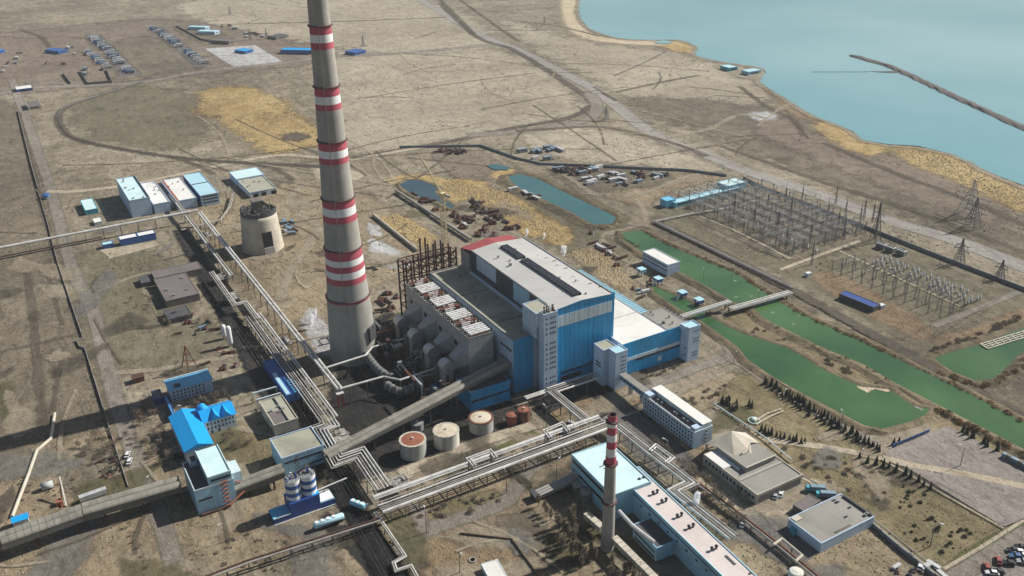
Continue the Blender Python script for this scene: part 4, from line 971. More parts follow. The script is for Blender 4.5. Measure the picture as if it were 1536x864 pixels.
# --- crusher tower over the coal gallery
yF = 357.6
o = g(299, 773.5); xw0, xw1 = o.x, g(356, 754).x; yF = o.y
fr = Fr.xy(xw0, yF, xw1, yF+24, 13.5)
t, w = building('crusher_tower', 'pale blue coal crusher tower straddling the conveyor gallery, bleached roof', 'crusher tower', fr, 'blue_light', 'roof_dark', .5, 'white_panel')
h2 = 18.2; xu0 = g(313.4, 721.5, h2).x; xu1 = g(347, 708, h2).x; yu = yF+.0
MB().walls([(xu0, yF+.03), (xu1, yF+.03), (xu1, yF+23.6), (xu0, yF+23.6)], 13.0, h2).build('upper_wall', 'blue_light', t)
MB().quad((xu0, yF+.03, h2), (xu1, yF+.03, h2), (xu1, yF+23.6, h2), (xu0, yF+23.6, h2)).build('upper_roof', 'roof_teal', t)
b = MB(); b.box(xu0-.06, yF-.06, h2-.3, xu1+.06, yF+.3, h2+.5); b.box(xu1-.3, yF+.3, h2-.3, xu1+.06, yF+23.7, h2+.5); b.box(xu0-.06, yF+.3, h2-.3, xu0+.3, yF+23.7, h2+.5); b.build('upper_parapet', 'roof_teal', t)
MB().box(xu0+1, yF-.1, h2-2.6, xu1-.5, yF-.01, h2-1.5).build('window_strip', 'glass_dark', w); MB().box(xw0+1, yF-.1, 7.2, xw0+7, yF-.01, 8.2).build('window_strip', 'glass_dark', w)
MB().box(xw1+.05, yF+5, 0, xw1+5, yF+15, 13).build('side_block', 'white_panel', t); MB().box(xw1+.05, yF+16, 0, xw1+3, yF+21, 10).build('side_block', 'concrete', t)
b = MB()
for k in range(7): b.beam((xu1-5.5, yF-.5, 1+k*2.2), (xu1-2.5, yF-.5, 3.2+k*2.2 if k < 6 else 14), .3); b.box(xu1-5.8, yF-.9, 1+k*2.2, xu1-2.2, yF-.15, 1.15+k*2.2)
b.build('fire_escape', 'rust_red', t)
b = MB(); b.beam((xw1+.1, yF+6, 9), (xw1+7, yF+2, 5.5), .7); b.beam((xw1+7, yF+2, 5.5), (xw1-4, yF-2.5, 2), .7); b.build('chute', 'rust_red', t)
b = MB(); b.box(xw0+1, yF-1.8, .02, xw1-3, yF-.2, 1.1); b.build('plinth', 'rust_dark', t)
fr = Fr.xy(xw0+2.5, yF+19, xw0+6, yF+25, 16.3, 13.5); MB().walls(fr.rect(0, 0, fr.w, fr.d), 13.4, 16.3).build('stair_head', 'blue_light', t); MB().quad(*[fr.p(a, c_, 16.3) for a, c_ in ((0, 0), (fr.w, 0), (fr.w, fr.d), (0, fr.d))]).build('stair_roof', 'roof_dark', t)
# --- transfer house
h = 10.4; L, Fq, Rq = (405.7, 659.5), (422.5, 689), (486, 668)
fr, t, w = b3('transfer_house', 'light blue conveyor transfer house with mossy grey roof and black window bands', 'transfer house', L, Fq, Rq, h, 'blue_light', 'roof_moss', parapet=.6, pmat='pale_blue')
strip(w, fr, 'f', 1, fr.w-1, 7.0, 8.0, 'glass_dark'); strip(w, fr, 'f', fr.w*.6, fr.w-.5, 2.6, 3.4, 'glass_dark')
b = MB()
for k in range(5): b.beam(fr.p(5.5, -.6, k*2), fr.p(8.2, -.6, k*2+2), .25)
b.build('fire_escape', 'rust_red', t)
# --- silo plant
SX0, SX1 = g(411, 787).x, g(504, 757).x; SY = (g(411, 787).y+g(504, 757).y)/2
t = thing('silo_plant', 'dark blue plinth building beneath the striped silos', 'plant building', ((SX0+SX1)/2, SY+4, 0))
hb = 3.2; xm0, xm1 = g(432, 763, 3).x, g(476, 748, 3).x
MB().walls([(SX0, SY), (SX1, SY), (SX1, SY+8), (SX0, SY+8)], 0, hb).build('wall', 'blue_deep', t)
MB().quad((SX0, SY, hb), (SX1, SY, hb), (SX1, SY+8, hb), (SX0, SY+8, hb)).build('roof', 'roof_skyblue', t)
MB().box(xm1+.3, SY+.3, hb, SX1-.2, SY+7.8, hb+.35).build('white_roof', 'roof_white', t); b = MB(); b.box(SX0+.1, SY-.1, hb-.2, xm0-.1, SY+.2, hb+.3); b.build('white_edge', 'white_panel', t)
MB().box(xm0, SY-.02, .01, xm1, SY+9, 8.2).build('tower_block', 'blue_deep', t); MB().box(xm1-3.2, SY+.4, 4.5, xm1+.25, SY+8, 8.6).build('tower_block', 'blue_bright', t)
b = MB(); b.beam((SX0, SY-.7, .5), (SX1, SY-.7, .5), .3); b.build('kerb_rail', 'white_panel', t)
for i, (u, lab) in enumerate(((437.5, 'left silo of the striped pair with blue and white bands'), (461.5, 'right silo of the striped pair with yellowed lower bands'))):
    rs = 3.45; sx = xm0+rs+.1+i*(2*rs+.25); sy = SY+rs+1.0
    t = thing('silo', lab, 'silo', (sx, sy, 8.2)); nb = 5; z = 8.25; hh = 2.0
    for k in range(5):
        MB().lathe(sx, sy, [(rs, z), (rs, z+hh)], 28, False).build('painted_band', 'white_paint' if k % 2 == 0 else 'blue_mid', t, 'yellowed white band' if (i and k == 2) else None, smooth=True); z += hh
    MB().lathe(sx, sy, [(rs-.05, z-.01), (.1, z+.4)], 28).build('top', 'grey_steel', t)
    for k in range(10):
        a = 2*pi*k/10; MB().beam((sx+rs*.93*cos(a), sy+rs*.93*sin(a), z), (sx+rs*.93*cos(a), sy+rs*.93*sin(a), z+1.4), .14).build('rail_post', 'blue_mid', t)
    for k in range(8): x, y = sx+R_.uniform(-2, 2), sy+R_.uniform(-2, 2); MB().beam((x, y, z), (x, y, z+R_.uniform(1, 2.6)), R_.uniform(.4, .9)).build('filter_unit', R_.choice(['blue_deep', 'white_panel', 'rust', 'grey_steel']), t)
# --- office block (administration)
fr = Fr.xy(263.6, 277.8, 275.2, 318.5, 9.6)
t, w = building('office_block', 'long pale office block with rows of windows and raised right roof half', 'office block', fr, 'tower_wall', 'roof_slate', .5, 'white_panel')  # dark lower roof: shade of the raised half put into its colour
windows(w, fr, 'l', 1, fr.d-1, 18, [.8, 3.1, 5.3, 7.5], .5, 1.3, 'glass_dark')
MB().box(269.2, 278.6, 9.6, 274.9, 318.0, 12.2).build('upper_storey', 'white_panel', t); MB().box(268.9, 278.3, 12.2, 275.1, 318.3, 12.5).build('upper_roof', 'roof_white', t)
MB().box(264.2, 278.1, 9.6, 268.8, 281.5, 11.6).build('stair_head', 'tower_wall', t); MB().box(263.9, 314, 9.6, 268.6, 318.3, 11.4).build('stair_head', 'tower_wall', t)
MB().box(263.52, 277.74, .01, 266.5, 277.79, 2.8).build('blue_corner', 'blue_light', w)
windows(w, fr, 'f', 6.5, 9, 1, [1, 3.1, 5.3, 7.5], .5, 1.2, 'glass_dark'); vents(t, Fr.xy(264, 283, 268.5, 313, 9.6), 6, random.Random(7), 1)
# --- canteen with faceted entrance roof
hC = 5.6
fr = Fr((1061, 680), (1136, 743.5), (1205, 713.6), hC, snap=3)
t, w = building('canteen', 'sprawling canteen with stepped grey roofs and faceted pale entrance canopy', 'canteen', fr, 'concrete_pale', 'roof_grey', .4, 'concrete_pale')
windows(w, fr, 'l', 1, fr.d-1, 14, [2.2], .62, 1.9, 'glass')
fr.bx(MB(), .1, fr.d*.62, hC, fr.w*.62, fr.d-.5, hC+.5).build('roof_step', 'roof_white', t)
fr.bx(MB(), fr.w*.02, fr.d*.32, hC, fr.w*.96, fr.d*.36, hC+.5).build('roof_step', 'concrete', t)
fr.bx(MB(), fr.w*.26, fr.d*.42, hC, fr.w*.92, fr.d*.98, hC+2.6).build('upper_block', 'roof_grey', t)
fr.bx(MB(), fr.w*.25, fr.d*.41, hC+2.6, fr.w*.93, fr.d*.43, hC+3.1).build('parapet', 'concrete_pale', t)
pk = fr.p(fr.w*.62, fr.d*1.02, hC+7); q = [fr.p(fr.w*.2, fr.d*1.12, hC+2), fr.p(fr.w*.34, fr.d*.72, hC+2.62), fr.p(fr.w*.62, fr.d*.62, hC+2.62), fr.p(fr.w*.78, fr.d*.78, hC+3.6), fr.p(fr.w*.95, fr.d*.74, hC+2.62), fr.p(fr.w*1.02, fr.d*1.06, hC+1), fr.p(fr.w*.6, fr.d*1.22, hC+1)]
b = MB(); b.add([pk]+q, [(0, i+1, (i+1) % 7+1) for i in range(7)]); b.build('faceted_canopy', 'concrete_pale', t)
for p_ in (q[0], q[5], q[6]): MB().beam((p_.x, p_.y, 0), p_, .7).build('canopy_post', 'concrete', t)
fr.bx(MB(), fr.w*.2, fr.d*.5, hC, fr.w*.24, fr.d*.78, hC+.9).build('roof_edge', 'white_panel', t)
fr.bx(MB(), 0, -1.6, 0, fr.w, -.1, .5).build('loading_step', 'concrete_dark', t); strip(w, fr, 'f', 1, fr.w-1, 1.2, 4.6, 'concrete_dark', 'recess')
# --- garage hall bottom right
fr, t, w = b3('garage_hall', 'wide flat roofed garage hall with pale blue walls and worn grey roof', 'garage', (1179.4, 779.7), (1232, 815.8), (1310.7, 775), 5.0, 'pale_blue', 'roof_grey', parapet=.3)
vents(t, fr, 6, random.Random(15), .8); fr.bx(MB(), 1, fr.d*.82, 5.0, 5, fr.d*.97, 5.6).build('roof_step', 'concrete_pale', t); fr.bx(MB(), fr.w*.32, 1.5, 5.0, fr.w*.6, 2.1, 5.5).build('roof_upstand', 'concrete_dark', t)
fr.bx(MB(), fr.w*.97, 1, 5.0, fr.w-.1, fr.d*.9, 5.9).build('dark_rim', 'roof_dark', t)
fr.bx(MB(), -1.6, fr.d*.7, 0, -.1, fr.d*.85, 3.2).build('porch', 'teal', t)
fr, t, w = b3('garage_annex', 'brown roofed lean-to attached behind garage hall', 'annex', (1186, 760), (1206.5, 767.5), (1236, 753.5), 3.6, 'concrete_dark', 'roof_slate', parapet=.2)
# --- workshop with pinkish roof, bottom centre
fr = Fr((857.4, 682), (906, 727.6), (984, 714.4), 14); fr = Fr((857.4, 682), (926.5, 744), (984, 714.4), 14.2)
ang = radians(2.9)
def frrot(F0, w, d, h, a, z0=0):
    s = Fr.__new__(Fr); s.o = Vector((F0.x, F0.y, 0)); s.ang = a; s.ex = Vector((cos(a), sin(a), 0)); s.ey = Vector((-sin(a), cos(a), 0)); s.w = w; s.d = d; s.h = h; s.z0 = z0; return s
pB = g(857.4, 682, 14); pT = g(910, 660, 14); pR = g(984, 714.4, 14)
wB = (pT-pB).length; dB = (pR-pT).length; aB = -ang; ex = Vector((cos(aB), sin(aB), 0)); ey = Vector((-sin(aB), cos(aB), 0))
fr = frrot(pB-ey*dB, wB, dB, 14.0, aB)
t, w = building('workshop', 'light blue end block with turquoise roof behind the slim chimney', 'workshop', fr, 'blue_light', 'roof_teal', .4, 'roof_aqua')
strip(w, fr, 'l', 2, fr.d-1, 10.6, 12.2, 'glass_dark'); strip(w, fr, 'l', 2, fr.d-1, 5.6, 7.2, 'glass_dark')
for k in range(6): a_, b_ = R_.uniform(2, fr.w-2), R_.uniform(3, fr.d-3); MB().tube([fr.p(a_, b_, 14), fr.p(a_, b_, 15.4), fr.p(a_+1, b_, 15.9)], .35, 8).build('roof_vent', 'pale_steel', t)
pP = g(926.5, 711.5, 12.6); pQ = g(956, 698, 12.6); wP = (pQ-pP).length
dP = 110; fr = frrot(pP-ey*dP, wP, dP, 12.6, aB)
t, w = building('workshop_hall', 'very long blue walled hall with pinkish white roof and paired vents', 'workshop', fr, 'blue_light', 'roof_pink', .3, 'roof_aqua')
strip(w, fr, 'l', 1, fr.d-1, 10.3, 11.0, 'glass_dark'); strip(w, fr, 'l', 1, fr.d-1, 11.25, 12.2, 'blue_light', 'fascia', .3)
for k in range(16): strip(w, fr, 'l', 6+k*6.5, 7.3+k*6.5, 7.6, 8.6, 'glass_dark', 'window')
strip(w, fr, 'r', 1, fr.d-1, 11.4, 12.5, 'blue_deep', 'gutter', .4)
for bb in (9, 19.5, 26, 37, 45, 60, 82, 97):
    for da in (0, 2.3): MB().lathe(fr.p(fr.w*.48+da, fr.d-bb-da*.1).x, fr.p(fr.w*.48+da, fr.d-bb).y, [(.5, 12.6), (.5, 13.9), (.85, 14.0), (.3, 14.7)], 10).build('roof_vent', 'roof_dark', t)
fr.bx(MB(), fr.w*.68, fr.d-71, 12.6, fr.w*.78, fr.d-65, 12.75).build('roof_patch', 'roof_dark', t)
for k in range(7): fr.bx(MB(), fr.w-1.6, fr.d-78-k*4, 12.6, fr.w-.5, fr.d-77.2-k*4, 13.1).build('roof_edge_vent', 'dark_steel', t)
hA = 7.5; pA = g(951.5, 786.5, hA); pA2 = g(985, 823, hA); pA3 = g(1011, 810, hA)
fr = frrot(pA2, (pA3-pA2).length, (pA-pA2).length, hA, aB)
t, w = building('hall_annex', 'blue annex with dark flat roof on chimney side of long hall', 'annex', fr, 'blue_light', 'roof_dark', .3)
strip(w, fr, 'l', 1, fr.d-1, 4.3, 5.2, 'glass_dark'); strip(w, fr, 'l', 1, fr.d-1, 1.3, 2.3, 'glass_dark')
b = MB().tube([fr.p(-1.5, fr.d+9, 9), fr.p(-1.2, fr.d-1, 8.2), fr.p(1, 3, 8), ], .9, 8); b.build('duct', 'pale_steel', t)
for (u, v) in ((934, 752), (950, 768), (1015, 846), (1040, 862)):
    pass
# --- pump house on the canal
fr = Fr((958, 379), (1002, 398), (1021.6, 393.4), 8.4)
t, w = building('pump_house', 'white pump house with dark window bands on canal bank', 'pump house', fr, 'tower_wall', 'roof_white', .4, 'white_panel')
strip(w, fr, 'l', 1, fr.d-.5, 6.2, 7.0, 'glass_dark'); strip(w, fr, 'l', 1, fr.d-.5, 3.4, 4.2, 'glass_dark'); strip(w, fr, 'f', .1, fr.w-.1, 5.1, 5.3, 'pale_blue', 'joint')
# --- relay building of the switchyard
fr = Fr((1012.5, 299), (1013.5, 305), (1107, 279.5), 4.2, snap=8)
t, w = building('relay_building', 'very long low turquoise relay building along the switchyard', 'relay building', fr, 'relay_blue', 'roof_aqua', .2)
strip(w, fr, 'f', 2, fr.w*.33, 2, 3, 'glass_dark'); strip(w, fr, 'f', fr.w*.62, fr.w-4, 2, 3, 'glass_dark')
fr = Fr((1086, 271), (1091, 280), (1119, 273), 7)
t, w = building('relay_building', 'taller turquoise block at the right end of the relay building', 'relay building', fr, 'relay_blue', 'roof_teal', .3)
fr = Fr((997, 296), (1000, 302), (1013.8, 298.5), 6)
t, w = building('relay_building', 'small deeper blue block at left end of the relay building', 'relay building', fr, 'cabin_blue', 'cabin_blue', .3)
fr = Fr((1260, 440), (1310.6, 461.5), (1319, 456), 3.6)
t, w = building('store_shed', 'long low navy roofed shed standing alone below the second switchyard', 'shed', fr, 'roof_dark', 'blue_deep', .2)
fr = Fr((1317, 456), (1322, 459), (1328, 457), 2.6); t, w = building('hut', 'little white hut at the end of the navy roofed shed', 'hut', fr, 'white_panel', 'roof_white', .1)
fr = Fr((1208, 408.5), (1212, 411), (1218, 409), 2.6); t, w = building('hut', 'little white hut on grass left of second switchyard', 'hut', fr, 'white_panel', 'roof_white', .1)
# --- far buildings across the top
for nm, lab, cat, L, Fq, Rq, h, wl, rf in (
    ('wagon_shed', 'white roofed blue shed like a parked coach at far left road', 'shed', (22, 130), (24, 134.5), (48.5, 131), 3.6, 'blue_mid', 'roof_white'),
    ('house', 'small grey house with white gable by the far left road', 'house', (36, 153), (41, 160), (62, 158), 4.5, 'concrete_pale', 'roof_slate'),
    ('blue_hut', 'deep blue roofed hut cut by the left picture edge', 'hut', (-12, 72), (-8, 78), (7, 74), 4.5, 'blue_mid', 'blue_bright'),
    ('blue_hut', 'blue hut with white yard alone in the brown lot', 'hut', (84, 71), (87, 77), (101, 74), 4.5, 'blue_mid', 'blue_mid'),
    ('far_shed', 'pale aqua roofed shed farthest back behind the truck rows', 'shed', (298, 35), (308, 41), (314, 39), 5, 'pale_blue', 'roof_aqua'),
    ('far_shed', 'pale aqua roofed shed second farthest behind the truck rows', 'shed', (312, 41), (322, 47.5), (329, 45), 5, 'pale_blue', 'roof_aqua'),
    ('far_shed', 'dark grey shed with flat roof above the white concrete pad', 'shed', (335, 55), (343, 62), (353, 59), 5, 'concrete_dark', 'roof_slate'),
    ('blue_hut', 'bright blue roofed hut on corner of the white concrete pad', 'hut', (364, 72), (368, 77), (380, 74), 4, 'blue_mid', 'blue_bright'),
    ('house', 'dark roofed cottage in the plain left of huge chimney', 'house', (411, 52), (414, 56), (433, 52), 4, 'concrete_dark', 'roof_dark'),
    ('warehouse', 'long bright blue warehouse just left of huge chimney top', 'warehouse', (448, 60), (468, 75.5), (474, 72), 6, 'blue_mid', 'blue_bright'),
    ('blue_hut', 'blue roofed hut in the plain just right of huge chimney', 'hut', (529, 74), (532, 79), (549, 75), 4.5, 'blue_mid', 'blue_mid'),
    ('lakeside_hut', 'dark aqua hut among trees on lake shore', 'hut', (1090, 97), (1094, 102), (1103, 99), 4.5, 'teal', 'roof_aqua'),
    ('lakeside_hut', 'flat pale hut at the lake water edge beside the aqua hut', 'hut', (1120, 104), (1123, 108), (1143, 105), 4.5, 'blue_light', 'roof_aqua')):
    fr = Fr(L, Fq, Rq, h, snap=20); t, w = building(nm, lab, cat, fr, wl, rf, .15)
    strip(w, fr, 'f', fr.w*.2, fr.w*.8, h*.35, h*.65, 'glass_dark')
fr = Fr((15, 777), (18.5, 784.5), (42, 777), 3.6, snap=12); t, w = building('blue_hut', 'bright blue roofed hut at end of pale pipe by conveyor gallery', 'hut', fr, 'white_panel', 'blue_bright', 0); gable(fr, 3.62, 1.0, 'blue_bright', t, 'x', .3, 'ridged_roof')

# ================================================================== CONVEYORS, PIPES, TANKS
def along(P, step):
    out = []; acc = 0
    for a, b in zip(P, P[1:]):
        L = (b-a).length; k = step-acc if acc else step*.5 if not out else step
        while k <= L: out.append((a+(b-a)*(k/L), (b-a).normalized())); k += step
        acc = (L-(k-step)) % step
    return out
def gallery(name, label, P, w=8.6, h=3.0, leg=0, ridges=2, wall='gallery_wall', legmat='rust_dark', ground=0):
    P = [Vector(p) for p in P]; root = Vector((P[0].x+P[-1].x, P[0].y+P[-1].y, 0))/2
    t = thing(name, label, 'conveyor gallery', root)
    b = MB(); r_ = MB(); prof = []; n = 6
    for k in range(ridges):
        c0 = -w/2+w/ridges*(k+.5); rr = w/ridges/2
        prof += [(c0+rr*cos(pi-pi*j/n), rr*.62*sin(pi*j/n)) for j in range(n+1)]
    for i, (a, c) in enumerate(zip(P, P[1:])):
        d = (c-a).normalized(); s = d.cross(Vector((0, 0, 1))).normalized(); up = Vector((0, 0, 1))
        # s points right of travel
        q = lambda o, x, z: o+s*x+up*z
        b.hexa([q(a, -w/2+.1, 0), q(a, w/2-.1, 0), q(c, w/2-.1, 0), q(c, -w/2+.1, 0)], [q(a, -w/2+.1, h), q(a, w/2-.1, h), q(c, w/2-.1, h), q(c, -w/2+.1, h)])
        m_ = len(prof)
        r_.add([q(a, x, h+z+.02) for x, z in prof]+[q(c, x, h+z+.02) for x, z in prof], [(j, j+1, m_+j+1, m_+j) for j in range(m_-1)]+[tuple(range(m_)), tuple(range(2*m_-1, m_-1, -1))])
        L = (c-a).length; L2 = int(L/2.8)
        ribs = MB()
        for j in range(1, L2):
            o = a+(c-a)*(j/L2); o2 = o+d*.25
            ribs.add([q(o, x*1.004, h+z+.07) for x, z in prof]+[q(o2, x*1.004, h+z+.07) for x, z in prof], [(k, k+1, m_+k+1, m_+k) for k in range(m_-1)])
        if L2 > 1: ribs.build('roof_rib', 'gallery_wall' if i % 2 else 'gallery', t)
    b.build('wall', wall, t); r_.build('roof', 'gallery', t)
    if leg:
        for o, d in along(P, leg):
            s = d.cross(Vector((0, 0, 1))).normalized(); m2 = MB()
            for k in (-1, 1): m2.beam((o+s*(k*w*.38)).to_2d().to_3d(), o+s*(k*w*.3)-Vector((0, 0, .02)), .8, .8)
            m2.beam((o-s*w*.34).to_2d().to_3d()+Vector((0, 0, o.z*.5)), (o+s*w*.34).to_2d().to_3d()+Vector((0, 0, o.z*.5)), .4)
            m2.build('trestle', legmat, t)
    return t
zb_ = 6.3; cz = 9.8
A = [g(-110, 838, cz), g(0, 807, cz), g(123, 764, cz)]; Bp = [g(123, 764, cz), g(270, 722, cz)]
dz = Vector((0, 0, zb_-cz))
gallery('conveyor_gallery', 'long twin ridged coal conveyor gallery on trestles entering bottom left of picture', [p+dz for p in A], 8.8, 3.0, 16)
gallery('conveyor_gallery', 'twin ridged coal gallery section running into the pale blue crusher tower', [p+dz+Vector((.3 if i == 0 else 0, 0, .35)) for i, p in enumerate(Bp)], 8.8, 3.0, 16)
gallery('conveyor_gallery', 'dark coal gallery in shade between crusher tower and transfer house', [g(350, 730, 6)+Vector((0, 0, -3)), g(425, 706, 7)+Vector((0, 0, -1.5))], 7.5, 3.0, 12)
e0 = g(488, 681, 8); e1 = Vector((213.6, 375.5, 0)); zt = Zat(*PX(e1), 541)
gallery('conveyor_gallery', 'long rising twin ridged coal conveyor climbing to the bunker bay', [Vector((e0.x, e0.y, 5.0)), Vector((e1.x, e1.y, zt-2.4))], 7.6, 2.3, 17, legmat='dark_steel')

def offset_path(P, o):
    out = []
    for i, p in enumerate(P):
        d1 = (P[i]-P[i-1]).normalized() if i else (P[1]-P[0]).normalized(); d0 = (P[i+1]-P[i]).normalized() if i < len(P)-1 else d1
        n1 = Vector((d1.y, -d1.x, 0)); n0 = Vector((d0.y, -d0.x, 0)); n = n1+n0
        if n.length < .3: n = n1
        n.normalize(); out.append(p+n*(o/max(.45, n.dot(n1))))
    return out
def orth(P, tol=14):
    """square the run up to the plant grid where it nearly follows it"""
    Q = [P[0].copy()]
    for a, b in zip(P, P[1:]):
        d = b-a; ang = math.degrees(atan2(d.y, d.x)); q = Q[-1]+d
        for k in (-180, -90, 0, 90, 180):
            if abs(ang-k) < tol:
                q = Vector((b.x, Q[-1].y, b.z)) if k % 180 == 0 else Vector((Q[-1].x, b.y, b.z)); break
        else: q = b.copy()
        Q.append(q)
    return Q
def rack(label, pts, z, pipes, leg=14, w=None, cat='pipe rack', name='pipe_rack', legmat='concrete_dark', snap=True, deck=False, world=False, hsnap=0):
    P = [Vector(p) for p in pts] if world else [g(u, v, z) for u, v in pts]
    if snap: P = orth(P)
    mid = P[len(P)//2]; t = thing(name, label, cat, (mid.x, mid.y, 0))
    for off, dzz, r, mt in pipes:
        MB().tube([p+Vector((0, 0, dzz)) for p in offset_path(P, off)], r, 9).build('pipe', mt, t)
    w = w or (max(abs(o)+r for o, _, r, _ in pipes)*2+.6); lo = min(d-r for _, d, r, _ in pipes)
    for o, d in along(P, leg):
        s = Vector((d.y, -d.x, 0)); top = z+lo; m2 = MB()
        if w > 2.2:
            for k in (-1, 1): q = o+s*(k*(w/2-.3)); m2.beam((q.x, q.y, 0), (q.x, q.y, top-.35), .4)
        else: m2.beam((o.x, o.y, 0), (o.x, o.y, top-.35), .45)
        a = o-s*w/2; c = o+s*w/2; m2.beam((a.x, a.y, top-.18), (c.x, c.y, top-.18), .35, .33)
        m2.build('trestle', legmat, t)
    if deck:
        for k in (-1, 1):
            MB().tube([p+Vector((0, 0, lo-.35)) for p in offset_path(P, k*(w/2-.15))], .18, 4).build('girder', legmat, t)
    return t
C1, C2 = 'cladding', 'cladding_old'
rack('single pale pipe on posts crossing the left fields towards workshop row', [(-60, 383), (75.5, 358.9), (270.8, 323.7), (300, 318.3)], 9, [(0, 0, 1.0, C1)], 13)
rack('old dark pipe low over the ground beneath the pale left pipe', [(-60, 397), (0, 388), (82, 373), (156, 362)], 2.2, [(0, 0, .5, 'rust_dark')], 14)
rack('long straight double pipe on posts running from workshops to the chimney yard', [(299, 318.5), (511, 583)], 10.5, [(-1.1, 0, .78, C1), (1.1, 0, .78, C1)], 15)
rack('double pipe leaving the workshop gallery towards chimney area', [(256, 292), (273, 321), (291, 352), (313, 381), (338, 416)], 7, [(-.9, 0, .7, C2), (.9, 0, .7, C1)], 13)
rack('zigzag pipe rack passing below the derelict slate shed', [(316, 408), (328, 426), (343.5, 459.5), (368, 455), (384, 480)], 7, [(-1.6, 0, .55, C1), (-.2, 0, .55, C2), (1.2, 0, .5, C2)], 12)
t = rack('broad rack of many parallel pipes from blue warehouse down to transfer house', [(379, 472), (402, 500), (441, 556), (491, 630)], 7, [(-4.4, .2, .55, C1), (-3.0, .1, .35, C1), (-1.2, -.5, .4, C2), (.5, -.5, .3, C1), (1.7, -.5, .3, C2), (3.1, -.3, .42, C2), (4.8, 0, .3, C1)], 9)
rack('kinked broad pipe rack squeezing past transfer house above coal tracks', [(489, 630), (494, 637), (476, 643), (505, 693), (539, 681), (574, 733)], 7.2, [(-4, .2, .42, C1), (-2.5, .1, .36, C1), (-.9, -.2, .34, C1), (.7, -.2, .3, C2), (2.1, -.1, .38, C1), (3.7, .1, .32, C2)], 9, snap=False)
rack('wide main pipe rack along the grass strip to the slim chimney', [(566, 756), (905, 631)], 7.5, [(-4.9, .3, .95, C1), (-3.3, .2, .32, C1), (-1.3, -.6, .3, C2), (.6, -.6, .42, C1), (2.2, -.8, .28, C2), (3.4, -.8, .3, C2), (5.6, -.6, .8, C1)], 7)
rack('left U shaped expansion loop on main pipe rack', [(712, 699), (702, 688), (735, 676), (744, 687)], 8.6, [(-.7, 0, .4, C1), (.7, 0, .4, C1)], 9, snap=False)
rack('right U shaped expansion loop on main pipe rack', [(826, 657), (817, 646), (843, 635), (853, 647)], 8.6, [(-.7, 0, .4, C1), (.7, 0, .4, C1)], 9, snap=False)
rack('pipe rack from lift tower foot to the slim chimney crossing', [(827, 586), (884, 633)], 7.4, [(-2.2, 0, .5, C1), (-.8, 0, .6, C2), (.8, .1, .5, C2), (2.2, 0, .6, C1)], 9, deck=True)
rack('pipe run along the blue wall foot between lift tower and paired towers', [(824, 586), (897, 565)], 6.5, [(-2.6, 0, .45, C1), (-1, 0, .35, C2), (1, 0, .35, C2), (3.0, -.2, .55, C1)], 9)
rack('short pipe cluster left of lift tower foot', [(788, 597), (822, 588)], 5, [(-1.2, 0, .45, C1), (0, 0, .45, C1), (1.2, 0, .45, C1)], 6)
rack('pipe rack behind long workshop with small loop by canteen path', [(905, 627), (928, 639), (976, 677), (1037, 724), (1012, 736), (1100, 806)], 6.6, [(-2.4, 0, .5, C2), (-.9, 0, .6, C1), (.7, 0, .5, C2), (2.2, 0, .55, C1)], 10, snap=False, deck=True)
rack('square expansion loop beside the long office block', [(975, 676), (984, 668), (1009, 686), (999, 694)], 7.4, [(-.7, 0, .4, C1), (.7, 0, .4, C1)], 8, snap=False)
rack('low pipe with square bends running off bottom beside coal tracks', [(562, 768), (607, 834), (590, 844), (594, 856), (616, 849), (634, 882)], 2.4, [(-.5, 0, .4, C1), (.5, 0, .4, C2)], 9, snap=False)
rack('twin old pipes on trestles crossing bottom left below the silos', [(290, 874), (370, 843), (538, 789), (570, 779)], 4.5, [(-.8, 0, .45, 'rust_dark'), (.8, 0, .45, C2)], 9, snap=False)
rack('rusty pipe pair along the road between canteen and long workshop', [(1034, 716), (1100, 765), (1168, 818), (1250, 886)], 2.6, [(-.7, 0, .5, 'rust'), (.7, 0, .45, C2)], 9, snap=False)
rack('pale pipe loop beside garage hall yard', [(1160, 817), (1173, 808), (1203, 833), (1193, 842)], 3.2, [(0, 0, .6, 'concrete_pale')], 8, snap=False)
rack('long low pale pipe pair between garage hall and tree plots', [(1186, 705), (1259, 748), (1311, 783), (1410, 862), (1450, 896)], 1.2, [(-1.1, 0, .35, C2), (1.1, 0, .4, 'concrete_pale')], 12, snap=False)
rack('thin white pipe line past the long office block lawn', [(1072, 606), (1146, 655), (1188, 690)], 1.5, [(0, 0, .35, 'white_panel')], 9, snap=False)
rack('upper pipe crossing chimney yard towards flue ducts', [(485, 553), (548, 533), (558, 521), (607, 508)], 11, [(0, 0, .6, C1)], 10, snap=False, name='yard_pipe', cat='pipe')
rack('lower pipe crossing chimney yard over the ribbed ducts', [(510, 583), (575, 565), (600, 570), (655, 552)], 11, [(0, 0, .6, C1)], 10, snap=False, name='yard_pipe', cat='pipe')
rack('thin pale pipe bridging the coal tracks beside the silos', [(472, 737), (520, 717)], 6, [(0, 0, .35, C1)], 9, snap=False)
rack('pale insulated pipe snaking through left field to the blue hut', [(82, 620), (76, 658), (55, 676), (43, 710), (18, 775)], .8, [(0, 0, .8, 'concrete_pale')], 12, snap=False, name='ground_pipe', cat='pipe')
rack('pale concrete channel pipe behind the sand coloured tower yard', [(272, 345), (330, 330), (345, 310), (350, 290)], 4, [(-.6, 0, .4, C2), (.6, 0, .4, C2)], 10, snap=False)
rack('pipe line framing near edge of the first switchyard', [(1094, 311), (1032, 321), (981, 332), (1060, 370), (1189, 432)], 1.6, [(-.9, 0, .4, C1), (.9, 0, .4, C2)], 14, snap=False)
rack('pale concrete pipe embankment left of rusty scrap rows', [(594, 286), (706, 359)], 2.0, [(0, 0, 1.3, 'concrete')], 14, snap=False)
